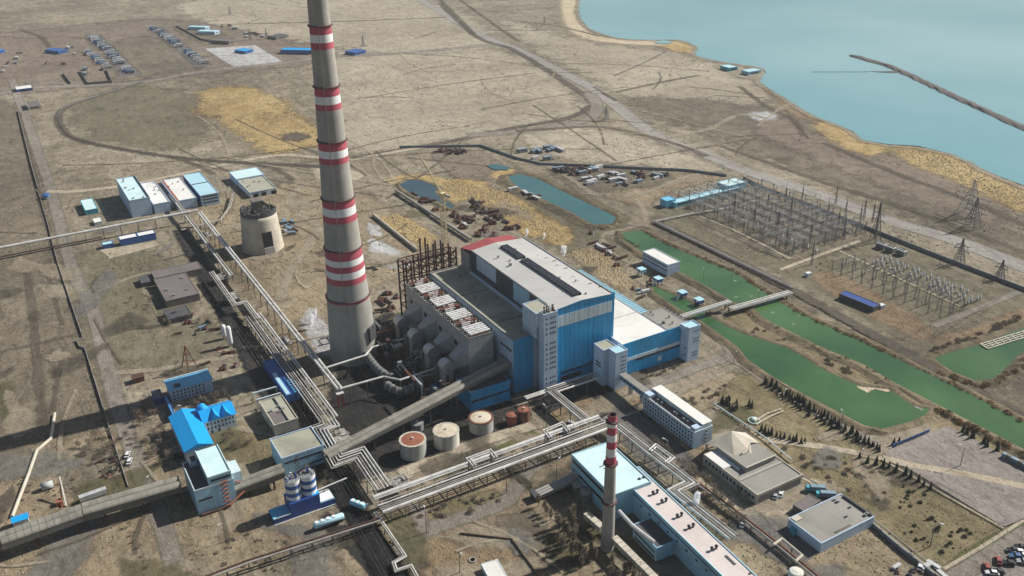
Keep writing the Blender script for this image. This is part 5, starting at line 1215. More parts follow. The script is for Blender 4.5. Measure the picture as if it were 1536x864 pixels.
rack('pale concrete channel right of white ash spill', [(560, 322), (626, 375)], 1.6, [(0, 0, 1.2, 'concrete_pale')], 14, snap=False)
# red end post of the long double pipe
t = thing('end_tower', 'red painted end trestle where the long double pipe meets chimney yard', 'trestle', g(512, 611)); c = g(512, 611)
for dx in (-1.3, 1.3):
    for dy in (-1, 1): MB().beam((c.x+dx, c.y+dy, 0), (c.x+dx, c.y+dy, 9), .45).build('post', 'red_primer', t)
MB().box(c.x-2, c.y-1.6, 9, c.x+2, c.y+1.6, 9.4).build('cap', 'pale_steel', t)
# cluster of valve frames beside the broad rack
for (u, v, lab) in ((330, 415, 'tangled valve platform above zigzag pipe rack'), (345, 445, 'small tangled valve platform at bend of the zigzag rack'), (425, 512, 'valve platform beside broad rack near the ash spill'), (455, 575, 'valve platform between broad rack and long double pipe'), (510, 652, 'dense valve cluster beside transfer house kink'), (308, 352, 'square expansion loop platform by the workshop gallery pipe'), (600, 722, 'valve platform at start of the main rack')):
    c = g(u, v, 5); t = thing('valve_platform', lab, 'valve platform', (c.x, c.y, 0)); rn = random.Random(u)
    MB().box(c.x-4, c.y-5, 4.6, c.x+4, c.y+5, 4.8).build('deck', 'cladding_old', t)
    for dx in (-3.6, 3.6):
        for dy in (-4.6, 0, 4.6): MB().beam((c.x+dx, c.y+dy, 0), (c.x+dx, c.y+dy, 4.6), .3).build('post', 'concrete_dark', t)
    for k in range(10):
        x, y = c.x+rn.uniform(-3.5, 3.5), c.y+rn.uniform(-4.5, 4.5); L = rn.uniform(1, 4); z = 5+rn.random()*1.6
        MB().tube([(x, y, 4.8), (x, y, z), (x+(L if k % 2 else 0), y+(0 if k % 2 else L), z)], rn.uniform(.15, .3), 6).build('valve_pipe', rn.choice([C1, C2, 'grey_steel']), t)
# ribbed flue ducts curving through the chimney yard
def ribbed(label, pts, r, z):
    P = sub([g(u, v, z) for u, v in pts], False, 1.6); t = thing('ribbed_duct', label, 'flue duct', (P[0].x, P[0].y, 0))
    MB().tube(P, r, 12, False).build('duct', 'gallery_wall', t, smooth=True); b = MB()
    for i in range(1, len(P)-1, 2): b.tube([P[i], P[i]+(P[i+1]-P[i]).normalized()*.5], r*1.14, 12)
    b.build('ribs', 'duct_grey', t); b = MB()
    for i in range(2, len(P)-1, 7): b.beam((P[i].x, P[i].y, 0), (P[i].x, P[i].y, z-r), 1.2)
    for f_ in range(len(b.v)//8):
        q = MB(); q.add(b.v[f_*8:f_*8+8], [tuple(i-f_*8 for i in f) for f in b.f[f_*6:f_*6+6]]); q.build('duct_support', 'dark_steel', t)
ribbed('ribbed flue duct curving out from the foot of huge chimney', [(548, 530), (556, 541), (566, 553), (578, 562), (590, 566)], 2.2, 7)
ribbed('curved ribbed flue duct in front of fan drums', [(580, 577), (596, 586), (612, 584), (628, 574), (636, 562)], 2.2, 5)
for (u, v, lab) in ((607, 520, 'small blue cabin in shade beside second flue duct'), (653, 590, 'small blue cabin beside rising conveyor')):
    c = g(u, v); t = thing('cabin', lab, 'cabin', c); MB().box(c.x-2, c.y-2, 0, c.x+2, c.y+2, 5).build('wall', 'blue_light', t); MB().box(c.x-2.2, c.y-2.2, 5.0, c.x+2.2, c.y+2.2, 5.3).build('roof', 'blue_mid', t); MB().box(c.x-.7, c.y-2.08, .1, c.x+.7, c.y-2.005, 2.3).build('door', 'blue_deep', t)
c = g(600, 628); t = thing('round_pit', 'pale round settling pit in dark yard under rising conveyor', 'tank', c)
c = g(545, 640); 
MB().lathe(g(600, 628).x, g(600, 628).y, [(4.5, 0), (4.5, 1.6), (4.0, 1.6), (4.0, .5)], 24, False).build('rim', 'concrete', t); MB().lathe(g(600, 628).x, g(600, 628).y, [(4.0, .5), (.1, .5)], 24).build('floor', 'dark_steel', t)

# --- tanks
def tank(label, u, vb, w, vtop, wall, roof, cap=None, n=32, crown=.6):
    c0 = g(u, vb); r = Rad(u, vb, w); c = c0+Vector((0, r, 0))*.9
    lo, hi = 0, 60
    for _ in range(40):
        mm = (lo+hi)/2
        if PX((c.x, c.y, mm))[1] > vtop: lo = mm
        else: hi = mm
    h = lo; t = thing('storage_tank', label, 'tank', c)
    MB().lathe(c.x, c.y, [(r, 0), (r, h)], n, False).build('shell', wall, t, smooth=True)
    MB().lathe(c.x, c.y, [(r*.98, h+.02), (r*.5, h+crown*.7), (.15, h+crown)], n).build('roof', roof, t)
    MB().lathe(c.x, c.y, [(r+.02, h-.3), (r+.22, h-.3), (r+.22, h+.18), (r*.86, h+.2)], n, False).build('rim', cap or 'rust', t)
    if r > 3:
        MB().lathe(c.x, c.y, [(.6, h+crown-.05), (.6, h+crown+.6)], 10).build('hatch', 'pale_steel' if roof != 'tank_white' else 'dark_steel', t)
        a = -2.2; b = MB()
        for k in (-.4, .4): b.beam((c.x+(r+.3)*cos(a)-k*sin(a), c.y+(r+.3)*sin(a)+k*cos(a), 0), (c.x+(r+.3)*cos(a)-k*sin(a), c.y+(r+.3)*sin(a)+k*cos(a), h), .15)
        b.build('ladder', 'grey_steel', t)
        b = MB()
        for k in range(16):
            a0 = 2*pi*k/16; b.beam((c.x+r*1.0*cos(a0), c.y+r*1.0*sin(a0), h+.1), (c.x+r*cos(a0), c.y+r*sin(a0), h+1.1), .1)
        b.build('railing', 'grey_steel', t)
    return t
tank('grey storage tank with rusty red roof, left of the three', 628, 690, 20, 659, 'tank_grey', 'rust_red', 'concrete_pale')
tank('bright white storage tank, middle of the three', 678, 674.5, 19.5, 645, 'tank_white', 'tank_cream', 'concrete_pale')
tank('beige storage tank with cream roof, right of the three', 730, 652, 18.5, 626, 'tank_grey', 'tank_cream', 'rust')
tank('shorter rusty brown tank right of the three big tanks', 771.5, 638, 8, 622, 'rust_red', 'rust_red', n=20)
tank('taller rusty brown tank nearest lift tower', 790, 634, 9, 614, 'rust', 'rust_red', n=20)
tank('small dark tank hidden in shade behind left storage tank', 630, 648, 9, 634, 'grey_steel', 'grey_steel', 'grey_steel', n=20)
tank('mossy grey tank nearer the workshop wall', 872, 741, 9, 726, 'concrete_dark', 'roof_moss', 'concrete', n=20)
tank('mossy grey tank in front, trailing long shadow by workshop', 883, 754, 8.5, 737, 'concrete_dark', 'roof_moss', 'concrete', n=20)
for (u, vb, vt, lab) in ((346.5, 519, 489, 'nearer of the two white upright gas cylinders'), (337.5, 508, 487, 'farther of the two white upright gas cylinders')):
    c = g(u, vb); h = Zat(u, vb, vt); t = thing('gas_cylinder', lab, 'gas tank', c); r = 1.55
    MB().lathe(c.x, c.y, [(.3, 1.2), (r*.8, 1.6), (r, 2.6), (r, h-1.6), (r*.8, h-.5), (.2, h)], 20).build('vessel', 'white_paint', t, smooth=True)
    for k in range(3): a = 2*pi*k/3; MB().beam((c.x+r*.8*cos(a), c.y+r*.8*sin(a), 0), (c.x+r*.8*cos(a), c.y+r*.8*sin(a), 2.4), .3).build('leg', 'grey_steel', t)
# flues at the slim chimney
def duct(label, P, w, h, mat='concrete_pale', legs=True):
    t = thing('flue_channel', label, 'flue duct', (P[0].x, P[0].y, 0))
    for a, b_ in zip(P, P[1:]):
        MB().beam(a, b_, w, h).build('channel', mat, t); L = (b_-a).length
        for k in range(int(L/3)): q = a+(b_-a)*((k+.5)*3/L); MB().beam(q-(b_-a).normalized()*.15+Vector((0, 0, .06)), q+(b_-a).normalized()*.15+Vector((0, 0, .06)), w+.15, h+.15).build('joint_band', 'concrete', t)
        if legs: q = (a+b_)/2; MB().beam((q.x, q.y, 0), (q.x, q.y, q.z-h/2), .9).build('pier', 'concrete_dark', t)
duct('concrete flue channel from slim chimney towards bottom edge', [g(921, 808, 6), g(985, 872, 6)], 3.0, 2.8)
duct('short concrete flue stub on left of slim chimney', [g(879, 772, 5), g(903, 793, 5)], 3.0, 2.6)
t = thing('stair_ramp', 'grey covered ramp descending from workshop tanks to a dark mouth', 'ramp', g(812, 745))
p0, p1 = g(806, 742, 2), g(862, 716, 4.5)
for k in (-1.7, 0, 1.7):
    s = (p1-p0).normalized().cross(Vector((0, 0, 1))).normalized()*k; MB().beam(p0+s, p1+s, 1.4, 1.8).build('cover', 'concrete', t)
MB().beam(p0-(p1-p0).normalized()*2.5, p0-(p1-p0).normalized()*.1, 5.5, 3.2).build('mouth', 'roof_dark', t); MB().beam(p1+(p1-p0).normalized()*.2+Vector((0, 0, 1)), p1+(p1-p0).normalized()*4.5+Vector((0, 0, 1)), 3, 3).build('head_box', 'concrete_pale', t)

# --- frames and masts
def lattice(mb, c, w0, w1, z0, z1, n, th):
    q = lambda k, f, z: Vector((c.x+(w0+(w1-w0)*f)*(1 if k in (0, 3) else -1)/2, c.y+(w0+(w1-w0)*f)*(1 if k < 2 else -1)/2, z))
    for k in range(4): mb.beam(q(k, 0, z0), q(k, 1, z1), th)
    for i in range(n):
        f0, f1 = i/n, (i+1)/n; za, zb2 = z0+(z1-z0)*f0, z0+(z1-z0)*f1
        for k in range(4):
            mb.beam(q(k, f0, za), q((k+1) % 4, f1, zb2), th*.6); mb.beam(q(k, f1, zb2), q((k+1) % 4, f1, zb2), th*.55)
c = g(285, 556); t = thing('tripod_frame', 'rusty A-shaped lattice tripod standing by the upper blue office', 'steel frame', c); ap = g(279, 521); ap = Vector((c.x, c.y+1, Zat(283, 556, 520)))
for (u, v) in ((273, 551.5), (283, 560), (298, 553.5)):
    q = g(u, v); MB().beam(q, ap, .5).build('leg', 'rust', t)
for f in (.35, .65):
    for (a, b_) in (((273, 551.5), (283, 560)), ((283, 560), (298, 553.5)), ((298, 553.5), (273, 551.5))):
        MB().beam(g(*a).lerp(ap, f), g(*b_).lerp(ap, f), .3).build('brace', 'rust', t)
c = g(668, 378); t = thing('tower_crane', 'faint tan lattice tower crane with raised jib beyond the rusty steel frame', 'crane', c); zc = Zat(668, 378, 294)
b = MB(); lattice(b, c, 3.4, 3.0, 0, zc, 14, .32); b.build('mast', 'yellow_pale', t)
top = Vector((c.x, c.y, zc)); tip = top+Vector((-9, 17, 0)); 
lo, hi = 0, 80
for _ in range(40):
    mm = (lo+hi)/2
    if PX((tip.x, tip.y, zc+mm))[1] > 231: lo = mm
    else: hi = mm
tip.z = zc+lo; b = MB(); s = (tip-top).cross(Vector((0, 0, 1))).normalized(); u2 = s.cross(tip-top).normalized()
for k, f in ((-.8, 0), (.8, 0), (0, 1.2)): b.beam(top+s*k+u2*f, tip+s*k*.4+u2*f*.3, .26)
for i in range(14): p = top.lerp(tip, i/14); p2 = top.lerp(tip, (i+1)/14); b.beam(p+s*.8, p2-s*.8, .16); b.beam(p+u2*1.1, p2+s*.7, .16)
b.build('jib', 'yellow_pale', t); MB().box(top.x-1.6, top.y-2.2, zc, top.x+1.6, top.y+1.6, zc+2.6).build('cab', 'yellow_pale', t); MB().box(top.x+1, top.y-7, zc+.4, top.x+2.6, top.y-2.3, zc+2).build('counterweight', 'concrete', t)

# ---- railway tracks
def rails(pts, offs):
    b = MB(); P = sub(px(pts), False, 8)
    for o in offs:
        for e in (-.75, .75): b.tube([p+Vector((0, 0, .62)) for p in offset_path(P, o+e)], .12, 4)
    o_ = structure('railway_track', b, 'grey_steel'); b = MB()
    for o in offs:
        Q = offset_path(P, o)
        for p, d in along(Q, 1.4): s = Vector((d.y, -d.x, 0))*1.3; b.beam(p-s+Vector((0, 0, .4)), p+s+Vector((0, 0, .4)), .28, .16)
    structure('railway_sleepers', b, 'brown_wood')
rails([(430, 560), (470, 640), (508, 722), (545, 790), (590, 870), (610, 900)], (-2.6, 2.6)); rails([(270, 345), (330, 450), (400, 580), (440, 660), (480, 720)], (-2.4, 2.4))
rails([(985, 335), (1060, 370), (1190, 437), (1300, 498), (1440, 575), (1560, 640)], (0,))
rails([(213, 123), (160, 140), (105, 158), (88, 173), (93, 193), (117, 210), (200, 227), (300, 240), (483, 250)], (0,))

# --- footbridges / pipe bridges over the canals
def bridge(label, a, b_, z, w, piers):
    p, q = g(*a, z), g(*b_, z); t = thing('pipe_bridge', label, 'bridge', ((p.x+q.x)/2, (p.y+q.y)/2, 0)); d = (q-p).normalized(); s = Vector((d.y, -d.x, 0))
    MB().beam(p-Vector((0, 0, .4)), q-Vector((0, 0, .4)), w, .5).build('deck', 'concrete_pale', t)
    for k in (-.36, .05, .36): MB().tube([p+s*(k*w)+Vector((0, 0, .3)), q+s*(k*w)+Vector((0, 0, .3))], .38, 8).build('pipe', 'cladding' if k < 0.3 else 'white_panel', t)
    for k in (-1, 1): MB().beam(p+s*(k*w/2)+Vector((0, 0, .9)), q+s*(k*w/2)+Vector((0, 0, .9)), .12).build('railing', 'dark_steel', t)
    for f in piers: o = p.lerp(q, f); MB().beam(o-s*(w*.4)-Vector((0, 0, .7)), Vector((o.x, o.y, -1))-s*(w*.4), .6).build('pier', 'dark_steel', t); MB().beam(o+s*(w*.4)-Vector((0, 0, .7)), Vector((o.x, o.y, -1))+s*(w*.4), .6).build('pier', 'dark_steel', t)
bridge('nearer pipe bridge from grey roofed hall end over green basin', (1022, 475), (1095, 452), 6, 4.2, (.1, .55, .95))
bridge('farther pipe bridge with white deck edge over main green canal', (1096, 463), (1186, 438), 4, 5.0, (.1, .5, .9))
# --- intake cabins
for i, (u, v, lab) in enumerate(((962, 413, 'leftmost small intake cabin in shade of pump house'), (987, 427, 'second intake cabin with screen machine, below pump house'), (1023, 448, 'third intake cabin with dark legs and slanted screen'), (1048, 459, 'rightmost intake cabin nearest the pipe bridge'))):
    c = g(u, v); t = thing('intake_cabin', lab, 'cabin', c, 'intake cabins on the green basin')
    for dx in (-1.5, 1.5):
        for dy in (-1.8, 1.8): MB().beam((c.x+dx, c.y+dy, -.5), (c.x+dx, c.y+dy, 2.8), .4).build('leg', 'dark_steel', t)
    MB().box(c.x-2.2, c.y-2.4, 2.8, c.x+2.2, c.y+2.4, 5.0).build('cabin', 'blue_mid' if i else 'blue_light', t); MB().box(c.x-2.5, c.y-2.7, 5.0, c.x+2.5, c.y+2.7, 5.35).build('roof', 'roof_aqua', t)
    MB().box(c.x-2.28, c.y-1.4, 3.5, c.x-2.21, c.y+1.4, 4.5).build('window', 'glass_dark', t)
    if i in (1, 2): MB().beam((c.x-6, c.y-1.5, .6), (c.x-2.5, c.y-.5, 4.2), 1.3, .6).build('screen', 'pale_steel', t)
# floating frame in the right pond
c0, c1, c2 = g(1470, 519), g(1536, 499), g(1480, 526); t = thing('floating_pier', 'pale floating frame pier with cross bars in right pond', 'pier', c0); d = c1-c0; s = c2-c0
for k in (0, .33, .66, 1): MB().beam(c0+s*k+Vector((0, 0, 1.2)), c0+d*1.1+s*k+Vector((0, 0, 1.2)), .8, .5).build('float_beam', 'concrete_pale', t)
for k in range(9): MB().beam(c0+d*(k/7.5)+Vector((0, 0, 1.52)), c0+d*(k/7.5)+s+Vector((0, 0, 1.52)), .6, .3).build('cross_beam', 'concrete_pale', t)
# breakwater and pile row in the lake
def mound(name, label, cat, pts, w, h, mat):
    P = sub(px(pts), False, 10); vs = []; prof = [(-1, -.4), (-.7, .5), (-.3, 1), (.3, .95), (.7, .45), (1, -.4)]
    for i, p in enumerate(P):
        d = P[min(i+1, len(P)-1)]-P[max(i-1, 0)]; nn = Vector((d.y, -d.x, 0)).normalized(); k = .35 if i in (0, len(P)-1) else 1
        for j, (o, z) in enumerate(prof):
            q = noise.noise(p*.09+Vector((j*3, 1, 0))); vs.append((p.x+nn.x*o*w*k*(1+.3*q), p.y+nn.y*o*w*k*(1+.3*q), z*h*k*(1+.6*q)))
    m_ = len(prof); b = MB().add(vs, [(i*m_+j, i*m_+j+1, (i+1)*m_+j+1, (i+1)*m_+j) for i in range(len(P)-1) for j in range(m_-1)]+[tuple(range(m_-1, -1, -1)), tuple(range(len(vs)-m_, len(vs)))])
    return solo(name, b, mat, label, cat, loc=(P[0].x, P[0].y, 0))
mk('rubble_stone', (.10, .085, .085), var=.45, scale=.25, rough=.95, bump=.3)
mound('breakwater', 'long dark rubble breakwater reaching diagonally into the lake', 'breakwater', [(1274, 83), (1300, 91), (1333, 100), (1379, 121), (1459, 158.5), (1536, 193.5), (1640, 242)], 9, 2.6, 'rubble_stone')
mound('breakwater', 'short dark rubble spur branching off the long breakwater', 'breakwater', [(1303, 108), (1325, 109), (1352, 110)], 6, 2.0, 'rubble_stone')
t = thing('pile_row', 'faint line of wooden piles standing in the lake beside the breakwater spur', 'piles', g(1260, 109))
for k in range(26): q = g(1217+k*3.3, 109+.2*(k % 3)); MB().beam((q.x, q.y, -.5), (q.x, q.y, 1.4+R_.random()), .7).build('pile', 'brown_wood', t)

# ================================================================== FENCES, POLES, SWITCHYARDS
def fence(name, label, pts, h, th, mat, step=None, cat='fence', postmat='concrete_dark', smooth=False):
    P = px(pts)
    if smooth: P = sub(P, False, 25)
    t = thing(name, label, cat, P[len(P)//2]); b = MB(); pb = []
    for a, c in zip(P, P[1:]): b.beam(a+Vector((0, 0, h/2)), c+Vector((0, 0, h/2)), th, h)
    if name == 'metal_fence':
        b = MB()
        for a, c in zip(P, P[1:]):
            for zz in (h*.45, h): b.beam(a+Vector((0, 0, zz)), c+Vector((0, 0, zz)), .06, .06)
        b.build('rails', mat, t); th = -.1
    else: b.build('panels', mat, t)
    tot = sum((c-a).length for a, c in zip(P, P[1:]))
    stp = max(step or 12, tot/90)
    for o, d in along(P, stp): MB().beam(o, o+Vector((0, 0, h+.25)), th+.25).build('post', postmat, t)
    return t
fence('concrete_fence', 'long dark teal concrete fence bending behind ponds and scrapyard', [(599, 222), (660, 221), (721, 220), (776, 239), (812, 247.5), (880, 250), (960, 254), (1030, 257), (1090, 265)], 2.4, .4, 'fence_thin', 20)
fence('concrete_fence', 'long dark concrete fence along far side of both switchyards', [(1115, 268), (1136, 280), (1200, 304), (1291, 340), (1411, 388), (1536, 436), (1600, 462)], 2.6, .5, 'fence_wall', 20)
fence('concrete_fence', 'grey panel fence along left asphalt road, with a kink', [(57, 287), (70, 330), (88, 400), (125, 509), (114.6, 512), (120, 522), (127.6, 524), (156, 616), (168, 655), (193, 732)], 1.5, .25, 'concrete', 10)
fence('concrete_fence', 'broken fence line far up the left asphalt road', [(27, 167), (45, 240), (57, 283)], 2, .35, 'concrete', 12)
fence('low_wall', 'low pale wall around bottom dry lawn corner', [(690, 802), (768, 811), (805, 861), (815, 880)], 1.4, .5, 'brown_wood', 10, 'wall')
fence('concrete_fence', 'dark shaded wall between garage hall corner and bottom right trees', [(1308, 790), (1345, 822), (1400, 866)], 2.2, .6, 'fence_wall', 10)
fence('low_wall', 'low brick wall along far truck lot edge', [(265, 40), (302, 60), (330, 66)], 2.5, .6, 'concrete_dark', 15, 'wall')
fence('low_wall', 'dark open walls of a roofless lot left of truck rows', [(120, 108), (132, 127), (168, 124), (160, 106)], 3, .8, 'roof_slate', 15, 'wall')
fence('low_wall', 'second dark roofless wall beside the roofless lot', [(95, 112), (106, 126)], 3, .8, 'roof_slate', 15, 'wall')
fence('metal_fence', 'thin fence along plaza lower edge', [(1326, 690), (1420, 744), (1504, 791), (1545, 812)], 1.2, .12, 'grey_steel', 8)
fence('metal_fence', 'fence around the second switchyard', [(1232, 420), (1312, 383), (1500, 448), (1405, 505), (1232, 420)], 1.8, .08, 'dark_steel', 9)
fence('banner_fence', 'row of blue banners on posts at upper left plaza edge', [(1338, 673), (1360, 664), (1393, 650)], 2.6, .25, 'blue_mid', 5, 'banner fence')
fence('banner_fence', 'row of blue and white shelters at upper right plaza edge', [(1503, 686), (1536, 703), (1570, 720)], 3.0, 2.0, 'scrap_blue', 6, 'shelter row')
# --- lamp and mast poles
def pole_proto(h, r, arm):
    t = thing('light_pole', 'x', 'pole', (0, 0, 0)); MB().tube([(0, 0, 0), (0, 0, h)], [r, r*.55], 6).build('post', 'concrete_dark', t)
    if arm: b = MB(); b.beam((0, 0, h-.1), (arm, 0, h+.5), .16); b.build('arm', 'grey_steel', t); MB().box(arm-.2, -.25, h+.45, arm+1.0, .25, h+.65).build('lamp', 'pale_steel', t)
    return t
pl = pole_proto(10, .2, 1.6); first = True
def put(proto, used, loc, rz=0, sc=1, label=None, group=None):
    if not used[0]:
        used[0] = True; proto.location = loc; proto.rotation_euler = (0, 0, rz); proto.scale = (sc,)*3; LOCS[proto.name] = Vector(loc)
        if label: proto['label'] = label
        if group: proto['group'] = group
        return proto
    return dup(proto, loc, rz, sc, label, group)
us = [False]
for i, (u, v) in enumerate([(835, 722), (1003, 365), (1055, 420), (1097, 418), (942, 470), (1040, 470), (960, 440), (1200, 690), (1290, 700), (1120, 700), (1000, 690), (860, 660), (760, 740), (640, 800), (690, 860), (130, 640), (232, 740), (340, 812), (268, 640), (620, 500), (1180, 610), (1260, 650), (1100, 545), (1440, 700), (1395, 820), (820, 640), (1137, 455), (925, 330)]):
    put(pl, us, g(u, v), R_.uniform(0, 6), R_.uniform(.8, 1.25), 'slim grey lamp pole standing on the plant grounds', 'lamp poles around the plant')
mast = thing('lightning_mast', 'x', 'mast', (0, 0, 0)); b = MB(); lattice(b, Vector((0, 0, 0)), 1.5, .5, 0, 16, 6, .15); b.build('lattice', 'dark_steel', mast); MB().beam((0, 0, 15.9), (0, 0, 21), .22).build('rod', 'dark_steel', mast)
us = [False]
for (u, v) in ((1151, 316), (1177, 308), (1202, 307), (1253, 306), (1240, 333), (1267, 327), (1217, 397), (1256, 345), (1288, 344), (1265, 356), (1295, 330), (1308, 335), (1312, 358), (1185, 330), (1165, 350), (1178, 375), (1100, 330), (1130, 345), (1215, 365)):
    put(mast, us, g(u, v), 0, R_.uniform(.85, 1.1), 'dark lattice lightning mast rising over the first switchyard', 'lightning masts of the switchyard')
# --- transmission towers
def pylon(label, u, v, vt, w, mat='grey_steel', arms=2):
    c = g(u, v); h = Zat(u, v, vt); t = thing('transmission_tower', label, 'pylon', c)
    b = MB(); lattice(b, c, w, w*.25, 0, h*.72, 7, .30); lattice(b, c, w*.25, .5, h*.72, h, 5, .24); b.build('tower', mat, t)
    for k in range(arms):
        z = h*(.55+.17*k); a = w*(.95-.22*k); b = MB()
        for e in (-1, 1): b.beam(c+Vector((0, e*a, z)), c+Vector((0, 0, z+1.4)), .3); b.beam(c+Vector((0, e*a, z)), c+Vector((0, 0, z-.2)), .3); b.beam(c+Vector((0, e*a, z)), c+Vector((0, e*a, z-2)), .25)
        b.build('cross_arm', mat, t)
    return t
pylon('tall pale lattice pylon with wide base near the lake reeds', 1452, 322, 270, 15)
pylon('second lattice pylon standing just right of the tall pale one', 1457, 342, 297, 10, 'dark_steel')
pylon('dark lattice pylon on the grass beyond second switchyard fence', 1438, 394, 358, 6, 'dark_steel')
pylon('short dark lattice pylon near right picture edge by the fence', 1499, 418, 390, 5, 'dark_steel')
pylon('dark pylon left of orange track near first switchyard corner', 1312, 362, 304, 6, 'dark_steel')
pylon('faint mast in the plain beside highway bend', 909, 180, 158, 5)
for i, (u, v, vt, lab) in enumerate(((345, 22, 8, 'farthest faint mast on the plain above truck rows'), (376, 60, 45, 'faint mast behind the white concrete pad'), (545, 70, 52, 'faint mast beside the blue hut right of huge chimney'), (400, 58, 42, 'faint mast left of the dark roofed cottage'))):
    pylon(lab, u, v, vt, 4)
# --- gantries and apparatus
gan = thing('switchyard_gantry', 'x', 'gantry', (0, 0, 0))
for x in (-7, 7): b = MB(); lattice(b, Vector((x, 0, 0)), 1.3, .5, 0, 11, 4, .13); b.build('post', 'grey_steel', gan)
b = MB(); b.beam((-7, 0, 11), (7, 0, 11), .22, .22); b.beam((-7, 0, 10.2), (7, 0, 10.2), .16, .16)
for k in range(8): b.beam((-7+k*1.75, 0, 10), (-6.1+k*1.75, 0, 11), .1)
b.build('beam', 'grey_steel', gan)
for x in (-4, 0, 4): MB().beam((x, 0, 8.3), (x, 0, 9.95), .28).build('insulator', 'scrap_light', gan)
dis = thing('disconnector', 'x', 'disconnector', (0, 0, 0))
b = MB(); b.beam((-2.4, 0, 0), (-2.4, 0, 2.6), .4); b.beam((2.4, 0, 0), (2.4, 0, 2.6), .4); b.beam((-2.8, 0, 2.75), (2.8, 0, 2.75), .4, .3); b.build('frame', 'concrete', dis)
for x in (-2.2, 0, 2.2): MB().lathe(x, 0, [(.28, 2.9), (.34, 3.4), (.24, 3.6), (.34, 4.0), (.24, 4.2), (.2, 4.7)], 7).build('insulator', 'scrap_light', dis)
MB().beam((-2.6, 0, 4.8), (2.6, 0, 4.8), .16).build('arm', 'grey_steel', dis)
brk = thing('circuit_breaker', 'x', 'circuit breaker', (0, 0, 0))
b = MB(); b.beam((-.6, 0, 0), (-.6, 0, 2.2), .3); b.beam((.6, 0, 0), (.6, 0, 2.2), .3); b.box(-1.1, -.6, 2.2, 1.1, .6, 2.5); b.build('stand', 'concrete', brk)
MB().lathe(0, 0, [(.5, 2.5), (.75, 2.9), (.75, 3.9), (.35, 4.3), (.35, 5.2), (.5, 5.3), (.1, 5.7)], 8).build('tank', 'white_paint', brk)
bus = thing('busbar', 'x', 'busbar', (0, 0, 0))
for y in (-2.2, 0, 2.2): MB().tube([(-13, y, 6.4), (13, y, 6.4)], .13, 5).build('tube', 'pale_steel', bus)
for x in (-11, 0, 11):
    MB().beam((x, 0, 0), (x, 0, 4.3), .35).build('post', 'concrete', bus); MB().beam((x, -2.6, 4.4), (x, 2.6, 4.4), .3).build('crossbar', 'concrete', bus)
    for y in (-2.2, 0, 2.2): MB().beam((x, y, 4.6), (x, y, 6.3), .22).build('insulator', 'scrap_light', bus)
mk('switch_steel', (.17, .17, .175), var=.25, scale=.4, rough=.6)
for ch_ in gan.children:
    if ch_.name.startswith(('post', 'beam')): ch_.data.materials[0] = M['switch_steel']
for i in range(16):
    y = 428+i*8.3; t = thing('conductor_line', 'sagging overhead conductors strung between gantries of first switchyard', 'power line', (520, y, 0), 'conductors of the first switchyard')
    for k in (-2, 0, 2): MB().tube([(480+j*4.15, y+k, 10.3-1.1*abs(sin(j*pi/3))) for j in range(21)], .07, 3, False).build('wire', 'switch_steel', t)
for i in range(8):
    x = 517+i*3.3; t = thing('conductor_line', 'sagging overhead conductors above white breakers of second switchyard', 'power line', (x, 350, 0), 'conductors of the second switchyard')
    MB().tube([(x, 303+j*4.5, 8.6-.9*abs(sin(j*pi/4))) for j in range(21)], .07, 3, False).build('wire', 'switch_steel', t)
ug, ud, ub, uu = [False], [False], [False], [False]
LG, LD, LB, LU = ('dark lattice gantry carrying lines over the first switchyard', 'concrete framed disconnector with pale insulators in first switchyard', 'white topped circuit breaker in the long rows of second switchyard', 'triple tube busbar on posts in first switchyard')
rg = random.Random(21)
for i in range(8):
    for j in range(8):
        x, y = 482+i*11.2, 430+j*16.5
        if rg.random() < .86: put(gan, ug, (x+rg.uniform(-1, 1), y, 0), pi/2, rg.uniform(.85, 1.05), LG, 'gantries of the first switchyard')
for i in range(16):
    for j in range(9):
        x, y = 481+i*5.3, 428+j*13.8+rg.uniform(-2, 2)
        if rg.random() < .85: put(dis, ud, (x+rg.uniform(-.8, .8), y, 0), pi/2 if rg.random() < .7 else 0, rg.uniform(.8, 1.05), LD, 'disconnectors of the first switchyard')
for i in range(6):
    for j in range(4): put(bus, uu, (488+i*13.5, 440+j*29, 0), pi/2, 1, LU, 'busbars of the first switchyard')
for j in range(4): put(bus, uu, (497+j*17, 553+rg.uniform(-2, 2), 0), 0, .9, LU, 'busbars of the first switchyard')
for i in range(4):
    for j in range(17):
        if rg.random() < .9: put(brk, ub, (517+i*3.9+(1.5 if i > 1 else 0), 306+j*4.7+rg.uniform(-.6, .6), 0), 0, rg.uniform(.75, 1), LB, 'circuit breakers of the second switchyard')
for j in range(8): dup(bus, (513.5, 310+j*10.5, 0), pi/2, .42, 'low busbar bench in front of the white breaker rows', 'busbar benches of the second switchyard')
for j in range(22): dup(gan, (490+(j % 2)*13, 303+(j//2)*8.6, 0), 0, rg.uniform(.6, .8), 'low lattice gantry on grass side of second switchyard', 'gantries of the second switchyard')
for i in range(8): q = (1091+i*12.5, 362+i*5.3); dup(brk, g(q[0]+45, q[1]-18), 0, .95, 'stout pale breaker along near path of first switchyard', 'breakers along the first switchyard path')
